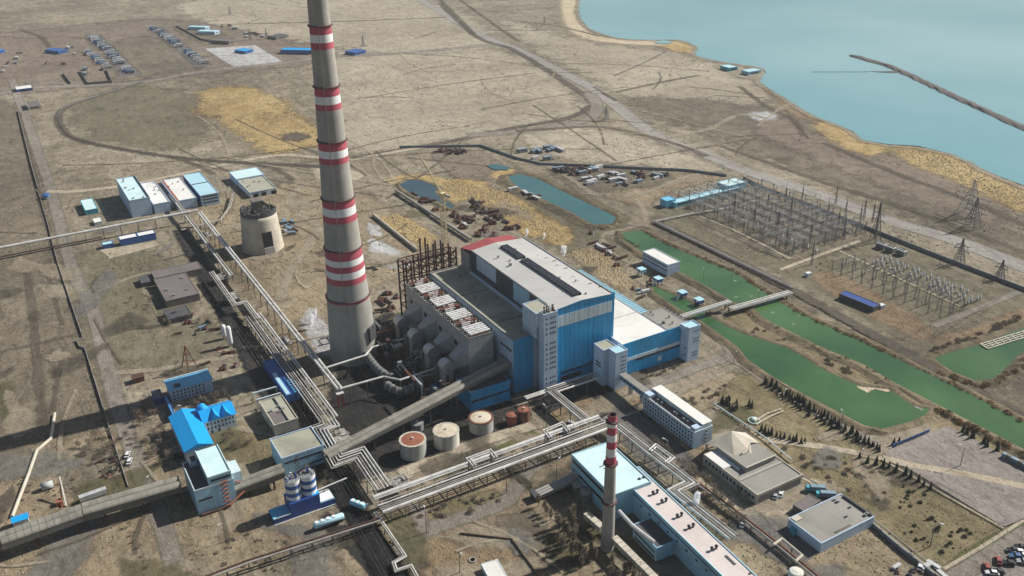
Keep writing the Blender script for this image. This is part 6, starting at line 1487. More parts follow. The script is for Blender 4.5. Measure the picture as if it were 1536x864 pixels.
for (u, v, lab) in ((1322, 372, 'left pale transformer of the row beyond second switchyard'), (1336, 377, 'middle pale transformer of the row beyond second switchyard'), (1352, 382, 'right pale transformer of the row beyond second switchyard')):
    c = g(u, v); t = thing('transformer', lab, 'transformer', c); MB().box(c.x-2, c.y-3.4, .3, c.x+2, c.y+3.4, 3.6).build('tank', 'scrap_light', t)
    for k in range(7): MB().box(c.x-2.9, c.y-3+k*.95, .6, c.x-2.05, c.y-2.6+k*.95, 3.2).build('radiator', 'grey_steel', t)
    MB().tube([(c.x-1.4, c.y-3, 4.6), (c.x-1.4, c.y+2.4, 4.6)], .6, 8).build('conservator', 'pale_steel', t)
    for k in (-1.8, 0, 1.8): MB().lathe(c.x+.8, c.y+k, [(.35, 3.6), (.22, 4.4), (.3, 4.6), (.15, 5.6)], 6).build('bushing', 'rust', t)

# ================================================================== VEHICLES
def car_mesh(name, paint, L=4.3, Wd=1.8):
    t = thing(name, 'x', 'car', (0, 0, 0)); h = Wd/2
    def loft(prof, mat, nm, ins):
        b = MB(); k = len(prof); vs = [(x, -y_, z) for x, z, y_ in prof]+[(x, y_, z) for x, z, y_ in prof]
        b.add(vs, [tuple(range(k)), tuple(range(2*k-1, k-1, -1))]+[(i, k+i, k+(i+1) % k, (i+1) % k) for i in range(k)]); return b.build(nm, mat, t)
    loft([(-L/2, .3, h*.9), (-L/2-.02, .75, h*.95), (-L/2+.25, .92, h), (-.25*L, .95, h), (.22*L, .92, h), (L/2-.2, .72, h*.92), (L/2, .5, h*.86), (L/2-.05, .28, h*.86)], paint, 'body', 0)
    loft([(-L*.42, .90, h*.9), (-L*.33, 1.38, h*.76), (L*.06, 1.42, h*.76), (L*.20, .90, h*.9)], 'glass_dark', 'cabin_glass', 0)
    loft([(-L*.325, 1.385, h*.74), (-L*.30, 1.44, h*.72), (L*.03, 1.47, h*.72), (L*.055, 1.425, h*.74)], paint, 'cabin_roof', 0)
    for x in (-L*.3, L*.3):
        for y in (-h*.93, h*.93):
            b = MB(); b.tube([(x, y-.1, .32), (x, y+.1, .32)], .32, 10); b.build('wheel', 'tyre', t)
    for y in (-h*.6, h*.6): MB().box(L/2-.08, y-.18, .56, L/2+.0, y+.18, .68).build('headlight', 'white_paint', t)
    return t
def truck_mesh(name, cat, cab, box, L=9.5):
    t = thing(name, 'x', cat, (0, 0, 0))
    MB().box(-L/2, -1.2, 1.0, L/2-2.4, 1.2, 3.5).build('cargo_box', box, t); MB().hexa([(L/2-2.2, -1.15, .6), (L/2, -1.15, .6), (L/2, 1.15, .6), (L/2-2.2, 1.15, .6)], [(L/2-2.2, -1.1, 3), (L/2-.4, -1.1, 3), (L/2-.4, 1.1, 3), (L/2-2.2, 1.1, 3)]).build('cab', cab, t)
    MB().box(L/2-.36, -.95, 1.7, L/2-.08, .95, 2.6).build('windscreen', 'glass_dark', t); MB().box(-L/2, -1, .55, L/2-2.2, 1, .98).build('chassis', 'tyre', t)
    for x in (-L*.36, -L*.22, L*.36):
        for y in (-1.05, 1.05): MB().tube([(x, y-.15, .5), (x, y+.15, .5)], .5, 10).build('wheel', 'tyre', t)
    return t
cars = {}
for k, nm, mt in (('white', 'parked_car', 'car_white'), ('dark', 'parked_car', 'car_dark'), ('silver', 'parked_car', 'car_silver'), ('blue', 'parked_car', 'car_blue'), ('red', 'parked_car', 'car_red')): cars[k] = (car_mesh(nm, mt), [False])
CS = 1.25
for k, u, v, rz, lab, gr in (
    ('white', 1171, 743, .6, 'white car parked on the pale yard beside canteen', None), ('dark', 1166, 739, .6, 'dark car parked beside the white one near canteen', None),
    ('silver', 1163, 746, .6, 'silver car parked just below the dark one near canteen', None),
    ('white', 1526, 830, 2.4, 'white car in the bottom right parking lot', 'white cars in the parking lot'), ('white', 1533, 836, 2.4, 'white car in the bottom right parking lot', 'white cars in the parking lot'),
    ('blue', 1523, 837, 2.4, 'blue car in the bottom right parking lot', None), ('dark', 1512, 847, 2.4, 'dark car in the bottom right parking lot', 'dark cars in the parking lot'),
    ('dark', 1530, 823, 2.4, 'dark car in the bottom right parking lot', 'dark cars in the parking lot'), ('dark', 1519, 828, 2.4, 'dark car in the bottom right parking lot', 'dark cars in the parking lot'),
    ('red', 1497, 843, .75, 'small rusty red car at left edge of parking lot', None), ('red', 1480, 853, .75, 'rusty brown car nearest the bottom road', None), ('dark', 1496, 860, 2.4, 'dark car in the bottom right parking lot', 'dark cars in the parking lot'),
    ('white', 1487, 862, 2.4, 'white car cut by bottom edge of the picture', None), ('silver', 1534, 845, 2.4, 'silver car cut by right edge of parking lot', None), ('white', 1380, 852, .5, 'white car parked by the shaded wall at bottom right', None),
    ('silver', 1113, 788, .7, 'silver car by long workshop end of the pipe run', None), ('white', 192, 684, 1.2, 'white van like car on left road by bushes', None), ('white', 195, 694, 1.2, 'white car just below the white van on the left road', None), ('dark', 1253, 762, .6, 'dark car parked against blue trucks', None), ('silver', 905, 268, 1, 'silver car by the pond bank track', None)):
    put(cars[k][0], cars[k][1], g(u, v, .02)+Vector((0, 0, .36 if u > 1450 else .3)), rz, CS, lab, gr)
tr1 = truck_mesh('parked_truck', 'truck', 'teal', 'scrap_blue'); ut = [False]
put(tr1, ut, g(1222, 738)+Vector((0, 0, .3)), 2.5, .95, 'teal truck parked first behind garage hall'); put(tr1, ut, g(1237, 747)+Vector((0, 0, .3)), 2.5, .95, 'teal truck parked second behind garage hall')
tr2 = truck_mesh('parked_truck', 'truck', 'car_white', 'scrap_light'); ut2 = [False]; tr3 = truck_mesh('parked_truck', 'truck', 'blue_mid', 'scrap_blue'); ut3 = [False]
rt = random.Random(3)
def row(a, b_, n, off, lab1, lab2, gr, skip=.15):
    for i in range(n):
        p = g(*a).lerp(g(*b_), i/(n-1)); d = (g(*b_)-g(*a)).normalized(); s = Vector((d.y, -d.x, 0)); p = p+s*off+Vector((rt.uniform(-2, 2), rt.uniform(-2, 2), .3))
        if rt.random() < skip: continue
        w = rt.random() < .6
        put(tr2 if w else tr3, ut2 if w else ut3, p, atan2(s.y, s.x)+rt.uniform(-.1, .1), rt.uniform(1.0, 1.5), lab1 if w else lab2, gr)
row((137, 56), (192, 108), 26, 0, 'white truck in the left truck row of the far lot', 'blue truck in the left truck row of the far lot', 'trucks in the left far row')
row((146, 55), (205, 112), 24, 5, 'white truck in the left truck row of the far lot', 'blue truck in the left truck row of the far lot', 'trucks in the left far row', .4)
row((150, 75), (185, 100), 14, 20, 'white truck in the left truck row of the far lot', 'blue truck in the left truck row of the far lot', 'trucks in the left far row', .3)
row((228, 43), (308, 98), 30, 0, 'white truck in the right truck row of the far lot', 'blue truck in the right truck row of the far lot', 'trucks in the right far row', .2)
row((236, 44), (270, 68), 13, 0, 'white truck in the right truck row of the far lot', 'blue truck in the right truck row of the far lot', 'trucks in the right far row', .25)
# --- rail wagons
def wagon(label, u, v, rz, mat, L=11):
    c = g(u, v); t = thing('tank_wagon', label, 'rail wagon', c+Vector((0, 0, .6))); t.rotation_euler = (0, 0, rz); LOCS[t.name] = Vector((0, 0, 0))
    MB().tube([(-L/2, 0, 2.4), (-L/2+.5, 0, 2.4), (L/2-.5, 0, 2.4), (L/2, 0, 2.4)], [1.0, 1.5, 1.5, 1.0], 14).build('barrel', mat, t, smooth=True)
    for k in range(4): MB().box(-L/2+1+k*2.6, -.9, 3.72, -L/2+2.3+k*2.6, .9, 4.0).build('hatch_plate', 'white_paint', t)
    MB().box(-L/2-.4, -1.2, .75, L/2+.4, 1.2, 1.0).build('frame', 'dark_steel', t)
    for x in (-L*.38, -L*.26, L*.26, L*.38):
        for y in (-.8, .8): MB().tube([(x, y-.08, .45), (x, y+.08, .45)], .45, 10).build('wheel', 'tyre', t)
wagon('pale turquoise tank wagon with white hatch plates below the silos', 494, 789, radians(0), 'roof_aqua', 14)
wagon('small teal tank wagon on the coal black tracks right of silos', 537, 764, radians(-58), 'relay_blue', 8)
# --- bits in the bottom left yard
c = g(141, 747); t = thing('trailer', 'pale grey curtain trailer parked beside the coal gallery', 'trailer', c); d = (g(157, 741)-g(126, 752)); a = atan2(d.y, d.x); t.rotation_euler = (0, 0, a); LOCS[t.name] = Vector((0, 0, 0))
MB().box(-6, -1.3, 1, 6, 1.3, 3.4).build('box', 'scrap_light', t); MB().box(-5.8, -1.1, .7, 5.8, 1.1, .98).build('chassis', 'tyre', t)
for x in (-4.5, -3.3, -2.1, 4): MB().tube([(x, -1.2, .45), (x, 1.2, .45)], .45, 10).build('axle', 'tyre', t)
c = g(72, 733); t = thing('yard_tank', 'grey rounded tank lying in bottom left yard', 'tank', c); MB().tube([(c.x-2.6, c.y, 1.9), (c.x+2.6, c.y, 1.9)], 1.8, 14).build('vessel', 'scrap_light', t, smooth=True); MB().box(c.x-2, c.y-1.2, 0, c.x-1.4, c.y+1.2, .8).build('saddle', 'concrete_dark', t); MB().box(c.x+1.4, c.y-1.2, 0, c.x+2, c.y+1.2, .8).build('saddle', 'concrete_dark', t)
c = g(100, 760); t = thing('loading_boom', 'white and red loading boom leaning beside conveyor gallery', 'boom', c); MB().beam(c+Vector((0, 0, .5)), g(97, 742)+Vector((0, 2, 9)), .6).build('boom', 'tank_white', t); MB().beam(c+Vector((-2, 0, 0)), g(97, 742)+Vector((0, 2, 8)), .5).build('leg', 'rust_red', t); MB().box(c.x-4, c.y+2, .1, c.x-1, c.y+5, 2.2).build('drive_box', 'rust_red', t)
c = g(208, 571); t = thing('rust_shed', 'rusty brown cabin with scrap left of the upper blue office', 'shed', c); MB().box(c.x-3, c.y-2.5, 0, c.x+3, c.y+2.5, 3).build('wall', 'rust', t); MB().box(c.x-3.3, c.y-2.8, 3, c.x+3.3, c.y+2.8, 3.3).build('roof', 'rust_dark', t)
c = g(70, 298); t = thing('blue_booth', 'round blue roofed booth where pale road meets left asphalt road', 'booth', c); MB().lathe(c.x, c.y, [(2.6, 0), (2.6, 3)], 8, False).build('wall', 'scrap_blue', t); MB().lathe(c.x, c.y, [(3.6, 3), (3.2, 4), (.1, 4.8)], 10).build('roof', 'blue_mid', t)
c = g(1131, 632); t = thing('fountain', 'round pale fountain basin on the office lawn', 'fountain', c); MB().lathe(c.x, c.y, [(3.2, 0), (3.2, .8), (2.8, .8), (2.8, .3)], 24, False).build('rim', 'white_panel', t); MB().lathe(c.x, c.y, [(2.8, .35), (.9, .36)], 24, False).build('water', 'canal_water', t); MB().lathe(c.x, c.y, [(.9, 0), (.5, 1.6), (1.3, 1.9), (.2, 2.2)], 14).build('bowl', 'white_panel', t)
t = thing('bus_stop', 'white topped tank lying at bottom edge beside long workshop', 'tank', g(1193, 866)); c = g(1193, 866); MB().lathe(c.x, c.y, [(3, 0), (3, 3), (2.6, 3.4), (.2, 3.8)], 20).build('shell', 'tank_white', t); t.name = 'small_tank'
fr = Fr((722, 846), (740, 880), (765, 872), 3.2, snap=2); tt, w = building('hut', 'low white roofed hut cut by bottom edge on dry lawn', 'hut', fr, 'white_panel', 'roof_white', .1)
c = g(709, 841); t = thing('manhole_ring', 'concrete manhole ring on the dry lawn', 'manhole', c); MB().lathe(c.x, c.y, [(1.6, 0), (1.6, .7), (1.2, .7), (1.2, .1)], 16, False).build('rim', 'concrete', t); MB().lathe(c.x, c.y, [(1.2, .15), (.05, .15)], 16).build('lid', 'dark_steel', t)

# ================================================================== SCRAP
def scrap_pile(mt, n, sx, sy, h, rn, kind):
    t = thing('scrap_stack', 'x', 'scrap', (0, 0, 0))
    for k in range(n):
        b = MB(); x, y = rn.uniform(-sx, sx)*.6, rn.uniform(-sy, sy)*.6; z = rn.uniform(0, h*.6)
        if kind == 'slab': b.box(-sx, -sy*.9+k*.1, .02+k*h/n, sx*rn.uniform(.7, 1), sy*rn.uniform(.6, .95), h*(k+.9)/n)
        elif kind == 'bars': b.beam((-sx, y, .3+z), (sx, y+rn.uniform(-1, 1), .3+z+rn.uniform(-.2, .2)), rn.uniform(.3, .7))
        else: b.hexa([(x-1.5, y-1.2, 0), (x+1.5, y-1.2, 0), (x+1.4, y+1.2, 0), (x-1.4, y+1.2, 0)], [(x-rn.random(), y-rn.random(), h*rn.uniform(.4, 1)), (x+rn.random(), y-rn.random(), h*rn.uniform(.4, 1)), (x+1, y+1, h*rn.uniform(.3, .8)), (x-1, y+1, h*rn.uniform(.3, .8))])
        b.build({'slab': 'slab', 'bars': 'bar', 'heap': 'lump'}[kind], mt if rn.random() < .75 else rn.choice(['rust', 'grey_steel', 'concrete_dark']), t)
    return t
rs = random.Random(9)
protos = [(scrap_pile('scrap_light', 4, 4.5, 2, 2.4, rs, 'slab'), [False], 'pale stack of concrete slabs'), (scrap_pile('scrap_blue', 4, 4, 1.8, 2.6, rs, 'slab'), [False], 'blue grey stack of sheet metal'), (scrap_pile('rust_dark', 9, 5, 2.2, 2.5, rs, 'bars'), [False], 'dark rusty stack of steel bars'), (scrap_pile('rust', 7, 4, 3, 3, rs, 'heap'), [False], 'rusty brown scrap heap'), (scrap_pile('dark_steel', 7, 4, 3, 3, rs, 'heap'), [False], 'blackish scrap heap')]
def scatter(n, poly, wts, where, gr, sc=(.8, 1.3), ang=0):
    P = px(poly); c = 0; n = max(3, int(n*.66)); xs = [p.x for p in P]; ys = [p.y for p in P]
    def inside(x, y):
        r = False
        for i in range(len(P)):
            a, b_ = P[i], P[i-1]
            if (a.y > y) != (b_.y > y) and x < (b_.x-a.x)*(y-a.y)/(b_.y-a.y)+a.x: r = not r
        return r
    while c < n:
        x, y = rs.uniform(min(xs), max(xs)), rs.uniform(min(ys), max(ys))
        if inside(x, y):
            pr = rs.choices(protos, wts)[0]; c += 1
            put(pr[0], pr[1], (x, y, .3), ang+rs.choice([0, pi/2])+rs.uniform(-.25, .25), rs.uniform(*sc), pr[2]+where, gr+', '+pr[2].split()[-1])
scatter(34, [(828, 253), (900, 252), (880, 264), (842, 262)], [2, 3, 4, 3, 4], ' in the fenced scrapyard beyond the long pond', 'scrap in the fenced scrapyard')
scatter(44, [(868, 268), (905, 262), (935, 256), (1000, 262), (998, 268), (950, 276), (905, 290), (888, 288)], [5, 3, 3, 2, 3], ' in the fenced scrapyard beyond the long pond', 'scrap in the fenced scrapyard')
scatter(16, [(778, 224), (800, 222), (838, 236), (825, 243), (800, 240)], [3, 5, 1, 0, 2], ' in the small lot behind the teal fence', 'scrap in the small lot')
scatter(10, [(818, 220), (838, 222), (842, 230), (822, 230)], [1, 5, 1, 0, 3], ' in the small lot behind the teal fence', 'scrap in the small lot')
scatter(40, [(700, 298), (716, 304), (778, 342), (768, 348), (730, 332)], [0, 0, 5, 5, 3], ' in the long row across the reed bed', 'scrap row in the reeds')
scatter(40, [(672, 320), (700, 325), (750, 358), (735, 362), (690, 340)], [1, 0, 5, 6, 1], ' on ground behind the boiler house', 'scrap behind the boiler house')
scatter(16, [(615, 292), (640, 296), (672, 318), (655, 318)], [2, 1, 4, 4, 0], ' beside the dark blue pond', 'scrap beside the dark blue pond')
scatter(22, [(652, 226), (722, 225), (724, 229), (655, 233)], [0, 0, 6, 3, 1], ' along the inside of the teal fence', 'scrap along the teal fence')
scatter(12, [(764, 284), (780, 286), (812, 300), (800, 303)], [5, 1, 2, 0, 0], ' on the pond landing', 'scrap on the pond landing')
scatter(18, [(416, 328), (440, 332), (452, 352), (436, 358), (425, 345)], [4, 5, 1, 1, 1], ' right of the truncated tower', 'scrap right of the truncated tower', (.6, 1))
scatter(20, [(560, 440), (585, 432), (600, 455), (575, 470)], [1, 0, 3, 4, 5], ' between huge chimney and precipitator house', 'scrap by the huge chimney', (.6, 1.1))
scatter(16, [(150, 690), (180, 684), (184, 722), (152, 726)], [0, 0, 3, 4, 4], ' by fence in the bottom left yard', 'scrap in the bottom left yard', (.4, .7))
scatter(18, [(1360, 838), (1400, 845), (1420, 870), (1330, 862)], [3, 1, 2, 2, 2], ' on bare ground below garage hall', 'scrap below garage hall', (.4, .7))
scatter(16, [(55, 70), (120, 64), (160, 112), (70, 118)], [3, 4, 1, 2, 2], ' in the brown lot far left', 'scrap in the brown far lot', (.9, 1.6))
scatter(14, [(330, 40), (350, 36), (420, 62), (395, 66)], [4, 4, 1, 1, 1], ' by the far sheds beyond white pad', 'scrap by the far sheds', (.9, 1.5))
scatter(10, [(0, 80), (40, 78), (50, 100), (0, 110)], [3, 4, 1, 1, 1], ' near the left edge of the far lots', 'scrap at the far left edge', (.9, 1.5))
scatter(14, [(240, 480), (300, 470), (330, 500), (260, 505)], [1, 1, 3, 3, 4], ' in the shaded yard below slate shed', 'scrap below the slate shed', (.5, .9))
scatter(14, [(295, 520), (345, 520), (365, 552), (310, 556)], [2, 1, 4, 4, 2], ' on the bare ground right of tripod frame', 'scrap right of the tripod frame', (.4, .8))
scatter(12, [(820, 640), (870, 630), (860, 660), (820, 668)], [2, 2, 2, 2, 1], ' beneath the right end of main rack', 'scrap beneath the main rack', (.4, .7))
scatter(10, [(1000, 425), (960, 450), (940, 440), (975, 415)], [4, 3, 2, 1, 0], ' beside the intake cabins', 'scrap beside the intake cabins', (.4, .8))
scatter(22, [(880, 345), (905, 358), (940, 395), (925, 400), (890, 370)], [2, 0, 4, 3, 1], ' on reedy ground beyond boiler house', 'scrap beyond boiler house', (.6, 1.1))

# ================================================================== VEGETATION
def inpoly(P):
    def f(x, y):
        r = False
        for i in range(len(P)):
            a, b_ = P[i], P[i-1]
            if (a.y > y) != (b_.y > y) and x < (b_.x-a.x)*(y-a.y)/(b_.y-a.y)+a.x: r = not r
        return r
    return f
rv = random.Random(77)
def bare_tree(h, spread, seed, mt, upright):
    rn = random.Random(seed); t = thing('bare_tree', 'x', 'tree', (0, 0, 0)); b = MB(); c = MB()
    b.tube([(0, 0, 0), (rn.uniform(-.15, .15), rn.uniform(-.15, .15), h*.35), (rn.uniform(-.3, .3), rn.uniform(-.3, .3), h*.8)], [h*.026, h*.018, h*.005], 6)
    for k in range(17):
        z = h*(.18+.6*k/17); a = k*2.4+rn.uniform(-.4, .4); L = spread*(1-.55*k/17)*rn.uniform(.7, 1.15)
        d = Vector((cos(a), sin(a), upright*rn.uniform(.7, 1.3))); p = Vector((0, 0, z)); q = p+d.normalized()*L*1.3
        b.tube([p, p.lerp(q, .5)+Vector((0, 0, -.1*L)), q], [h*.011, h*.007, h*.003], 4, False)
        for j in range(24):
            o = p.lerp(q, rn.uniform(.3, 1.05)); dd = (d.normalized()*.5+Vector((rn.gauss(0, .6), rn.gauss(0, .6), rn.uniform(.1, 1)*upright))).normalized()
            e = o+dd*rn.uniform(.5, 1.2)*h*.13; s = dd.cross(Vector((rn.gauss(0, 1), rn.gauss(0, 1), rn.gauss(0, 1)))).normalized()*h*.0075
            c.add([o-s, o+s, e], [(0, 1, 2)])
            for m_ in range(3):
                o2 = o.lerp(e, rn.uniform(.2, .8)); e2 = o2+(dd+Vector((rn.gauss(0, .7), rn.gauss(0, .7), rn.gauss(.2, .4)))).normalized()*h*.075
                s2 = s*.7; c.add([o2-s2, o2+s2, e2], [(0, 1, 2)])
    b.build('trunk', 'bark', t); c.build('crown', mt, t); return t
def conifer(h, seed):
    rn = random.Random(seed); t = thing('conifer', 'x', 'conifer', (0, 0, 0)); MB().tube([(0, 0, 0), (0, 0, h*.95)], [h*.022, h*.004], 6).build('trunk', 'bark', t); c = MB()
    for k in range(15):
        f = k/15; z = h*(.08+.88*f); r = h*.23*(1-f)**.85+.1; n = int(13-7*f)
        for j in range(n):
            a = 2*pi*(j+rn.random())/n; rr = r*rn.uniform(.65, 1.15); w = .34*r+.1
            o = Vector((0, 0, z+.09*h)); e = Vector((rr*cos(a), rr*sin(a), z-rr*.28*rn.uniform(.6, 1.3))); s = Vector((-sin(a), cos(a), 0))*w; mp = o.lerp(e, .62)+Vector((0, 0, .03*h))
            c.add([o, mp-s, e, mp+s], [(0, 1, 2), (0, 2, 3)])
    c.build('crown', 'needles', t); return t
def bush(seed, mt, name, label, flat=.7, n=170):
    rn = random.Random(seed); t = thing(name, label, 'shrub', (0, 0, 0)); c = MB(); st = MB()
    for k in range(5): a = k*1.26; st.beam((0, 0, 0), (cos(a)*.8, sin(a)*.8, 1.0*flat), .09)
    for k in range(n):
        a, u = rn.uniform(0, 2*pi), rn.random()**.5; z = rn.uniform(.1, 1.9)*flat*(1.1-u*u*.7); p = Vector((cos(a)*u*1.6, sin(a)*u*1.6, z))
        d = Vector((rn.gauss(0, .5), rn.gauss(0, .5), rn.uniform(.2, 1))).normalized()*rn.uniform(.35, .7); s = d.cross(Vector((rn.gauss(0, 1), rn.gauss(0, 1), .1))).normalized()*rn.uniform(.1, .2)
        c.add([p-s, p+s, p+d], [(0, 1, 2)])
    st.build('stem', 'bark', t); c.build('crown', mt, t); return t
pop = [(bare_tree(9, 1.9, i, 'twig', 1.7), [False]) for i in (1, 2)]; brd = [(bare_tree(6.5, 2.6, i, 'twig', .7), [False]) for i in (3, 4)]; red = [(bare_tree(6.5, 2.6, i, 'twig_red', .75), [False]) for i in (5, 6)]
con = [(conifer(6.5, i), [False]) for i in (7, 8)]
bsh = [(bush(i, 'twig', 'bare_shrub', 'x'), [False]) for i in (1, 2)]; rdb = [(bush(i, 'reed', 'reed_clump', 'x', .8), [False]) for i in (3, 4)]
grn = bush(9, 'needles', 'evergreen_shrub', 'x', 1.0, 260); ugrn = [False]
def plant(kinds, pts, lab, gr, sc=(.8, 1.2), world=False, jit=0):
    for p in pts:
        q = p if world else g(*p)
        k = rv.choice(kinds); put(k[0], k[1], (q.x+rv.uniform(-jit, jit), q.y+rv.uniform(-jit, jit), 0), rv.uniform(0, 6.28), rv.uniform(*sc), lab, gr)
def line(pts, n): 
    P = px(pts); L = [(b_-a).length for a, b_ in zip(P, P[1:])]; tot = sum(L); out = []
    for k in range(n):
        d = tot*(k+.5)/n
        for (a, b_), l in zip(zip(P, P[1:]), L):
            if d <= l: out.append(a.lerp(b_, d/l)); break
            d -= l
    return out
def fill(poly, n):
    P = px(poly); f = inpoly(P); xs = [p.x for p in P]; ys = [p.y for p in P]; out = []
    while len(out) < n:
        x, y = rv.uniform(min(xs), max(xs)), rv.uniform(min(ys), max(ys))
        if f(x, y): out.append(Vector((x, y, 0)))
    return out
plant(pop, fill([(832, 790), (868, 775), (892, 800), (893, 850), (865, 858), (835, 830)], 18), 'bare poplar in the thicket left of slim chimney foot', 'poplars left of the slim chimney', (.75, 1.15), True)
plant(pop, fill([(888, 850), (950, 845), (990, 880), (880, 890)], 14), 'bare tree crowding bottom edge beneath slim chimney', 'trees below the slim chimney', (.6, 1.0), True)
plant(pop, line([(806, 758), (845, 800), (880, 850)], 12), 'bare poplar in the row casting striped shadows on dry ground', 'poplar row by the dry ground', (.7, 1.1), True, 1)
plant(brd, line([(1030, 700), (1062, 735), (1100, 775), (1122, 792)], 22), 'bare pale tree along pipe run by canteen', 'trees along the pipe run by canteen', (.55, .95), True, 2)
plant(brd, line([(978, 660), (1010, 690), (1040, 718)], 10), 'leafless tree in shade before the long office block', 'trees before the office block', (.6, .9), True, 1)
plant(brd, line([(1070, 705), (1100, 733), (1130, 757)], 9), 'small leafless tree along canteen window wall', 'trees along the canteen wall', (.45, .7), True, 1)
plant(red, fill([(196, 640), (222, 600), (245, 640), (258, 700), (240, 690), (215, 680)], 16), 'reddish bare tree left of the blue roofed offices', 'trees left of the blue offices', (.7, 1.1), True)
plant(pop, fill([(285, 622), (308, 600), (345, 588), (352, 606), (310, 618)], 16), 'bare poplar in yard between the blue roofed offices', 'poplars between the blue offices', (.6, .9), True)
plant(red, fill([(325, 650), (368, 645), (378, 668), (345, 690)], 9), 'reddish shrub like tree in front of dormer office', 'trees before the dormer office', (.45, .7), True)
plant(brd, fill([(150, 655), (200, 640), (215, 670), (170, 690)], 10), 'bare tree near bend of left asphalt road', 'trees near the left road', (.6, 1.0), True)
plant(brd, fill([(470, 720), (500, 700), (520, 715), (490, 740)], 7), 'small bare tree wedged between silos and coal tracks', 'trees between silos and tracks', (.5, .8), True)
plant(brd, fill([(100, 672), (140, 665), (180, 690), (140, 700)], 9), 'bare bush like tree in the bottom left yard', 'trees in the bottom left yard', (.5, .9), True)
plant(brd, fill([(240, 470), (310, 470), (320, 500), (250, 500)], 12), 'dark bare tree below the derelict slate shed', 'trees below the slate shed', (.5, .9), True)
plant(brd, fill([(255, 585), (290, 640), (240, 720), (215, 640)], 10), 'bare tree in deep shade left of dormer office', 'trees in the shade left of dormer office', (.5, .9), True)
plant(brd, fill([(370, 605), (386, 600), (410, 650), (395, 655)], 7), 'small bare tree between dormer office and weathered store', 'trees beside the weathered store', (.4, .7), True)
plant(brd, fill([(340, 480), (400, 540), (380, 545), (330, 500)], 12), 'small bare tree beside coal tracks by gas cylinders', 'trees by the gas cylinders', (.35, .7), True)
plant(brd, line([(178, 735), (200, 790), (222, 860)], 10), 'small bare tree along the old wall bottom left', 'trees along the bottom left wall', (.35, .6), True, 1.5)
plant(brd, fill([(430, 700), (470, 690), (480, 720), (440, 720)], 5), 'bare tree behind the striped silos', 'trees behind the silos', (.5, .8), True)
plant(bsh, fill([(20, 700), (140, 690), (180, 735), (40, 770)], 24), 'low dry shrub in the sandy bottom left yard', 'shrubs in the sandy bottom left yard', (.3, .8), True)
plant(bsh, fill([(280, 820), (420, 790), (480, 830), (400, 870), (280, 870)], 30), 'low dry shrub below the silos', 'shrubs below the silos', (.3, .8), True)
plant(brd, fill([(190, 450), (230, 445), (240, 465), (200, 465)], 5), 'bare tree beside the fallen timber left of slate shed', 'trees left of the slate shed', (.4, .7), True)
plant(con, line([(1148, 574), (1200, 604), (1256, 640), (1322, 678)], 72), 'dark conifer in the dense row beside the canal road', 'conifers along the canal road', (.4, .85), True, 1.2)
plant(con, line([(1158, 588), (1215, 622), (1290, 668)], 34), 'smaller dark conifer in second row behind the canal road row', 'conifers in the second row', (.3, .7), True, 1.5)
plant(con, fill([(1078, 603), (1098, 594), (1128, 612), (1120, 624), (1098, 618)], 20), 'dark conifer in the clump by fountain lawn', 'conifers by the fountain', (.45, .8), True)
plant(con, line([(1138, 645), (1165, 655), (1210, 666)], 12), 'spaced conifer along concrete path from canteen', 'conifers along the concrete path', (.55, .85), True, .8)
plant(con, line([(1285, 688), (1322, 700), (1352, 710), (1385, 728), (1400, 738)], 11), 'spaced conifer at lower left plaza corner', 'conifers at the plaza corner', (.6, .95), True, 1)
plant(con, line([(1436, 646), (1455, 655), (1482, 670), (1495, 678)], 8), 'conifer on upper plaza edge before the canal', 'conifers on the upper plaza edge', (.6, .9), True, 1.5)
plant(con, line([(1336, 670), (1352, 663)], 2), 'conifer beside the blue banners', 'conifers beside banners', (.6, .8), True)
plant([(grn, ugrn)], fill([(1345, 800), (1400, 770), (1460, 800), (1420, 835)], 26), 'dark green shrub in the rows of lower right plot', 'shrubs in the lower right plot', (.3, .8), True)
plant([(grn, ugrn)], fill([(1305, 730), (1345, 718), (1390, 745), (1380, 768), (1320, 762)], 16), 'dark green shrub on the orange earth plot', 'shrubs on the orange plot', (.3, .7), True)
plant([(grn, ugrn)], [(268, 688)], 'single round olive shrub at left of crusher tower', None, (1.7, 1.8))
plant(bsh, fill([(1170, 672), (1300, 690), (1340, 722), (1270, 738), (1200, 705)], 34), 'bare shrub on rough slope right of canteen', 'shrubs right of the canteen', (.5, 1.1), True)
plant(bsh, fill([(615, 790), (640, 765), (740, 735), (760, 750), (690, 775)], 26), 'dry brown shrub on mound beneath main pipe rack', 'shrubs beneath the main pipe rack', (.5, 1.1), True)
plant(bsh, fill([(1000, 610), (1060, 585), (1100, 570), (1070, 600), (1020, 630)], 24), 'dry shrub on bank behind the long office block', 'shrubs behind the office block', (.5, 1.0), True)
plant(bsh, line([(945, 575), (985, 562), (1018, 548)], 16), 'dry shrub along foot of turbine hall wall', 'shrubs at the turbine hall', (.5, .9), True, 1)
plant(bsh, fill([(150, 690), (182, 684), (186, 722), (152, 726)], 14), 'dark leafless shrub among yard scrap bottom left', 'shrubs in the bottom left yard', (.6, 1.1), True)
plant(bsh, fill([(1122, 488), (1180, 508), (1240, 535), (1320, 575), (1312, 579), (1232, 547), (1182, 519), (1117, 497)], 20), 'dry shrub on the strip between both green canals', 'shrubs between the canals', (.6, 1.1), True)
plant(rdb, line([(968, 350), (1000, 366), (1058, 391), (1104, 410), (1148, 438), (1188, 462)], 40), 'orange reed clump on far bank of main green canal', 'reeds on the far canal bank', (.8, 1.5), True, 1)
plant(rdb, line([(1188, 466), (1248, 493), (1310, 521), (1376, 553), (1440, 584), (1536, 635)], 40), 'orange reed clump on right stretch of main canal bank', 'reeds on the right canal bank', (.8, 1.5), True, 1)
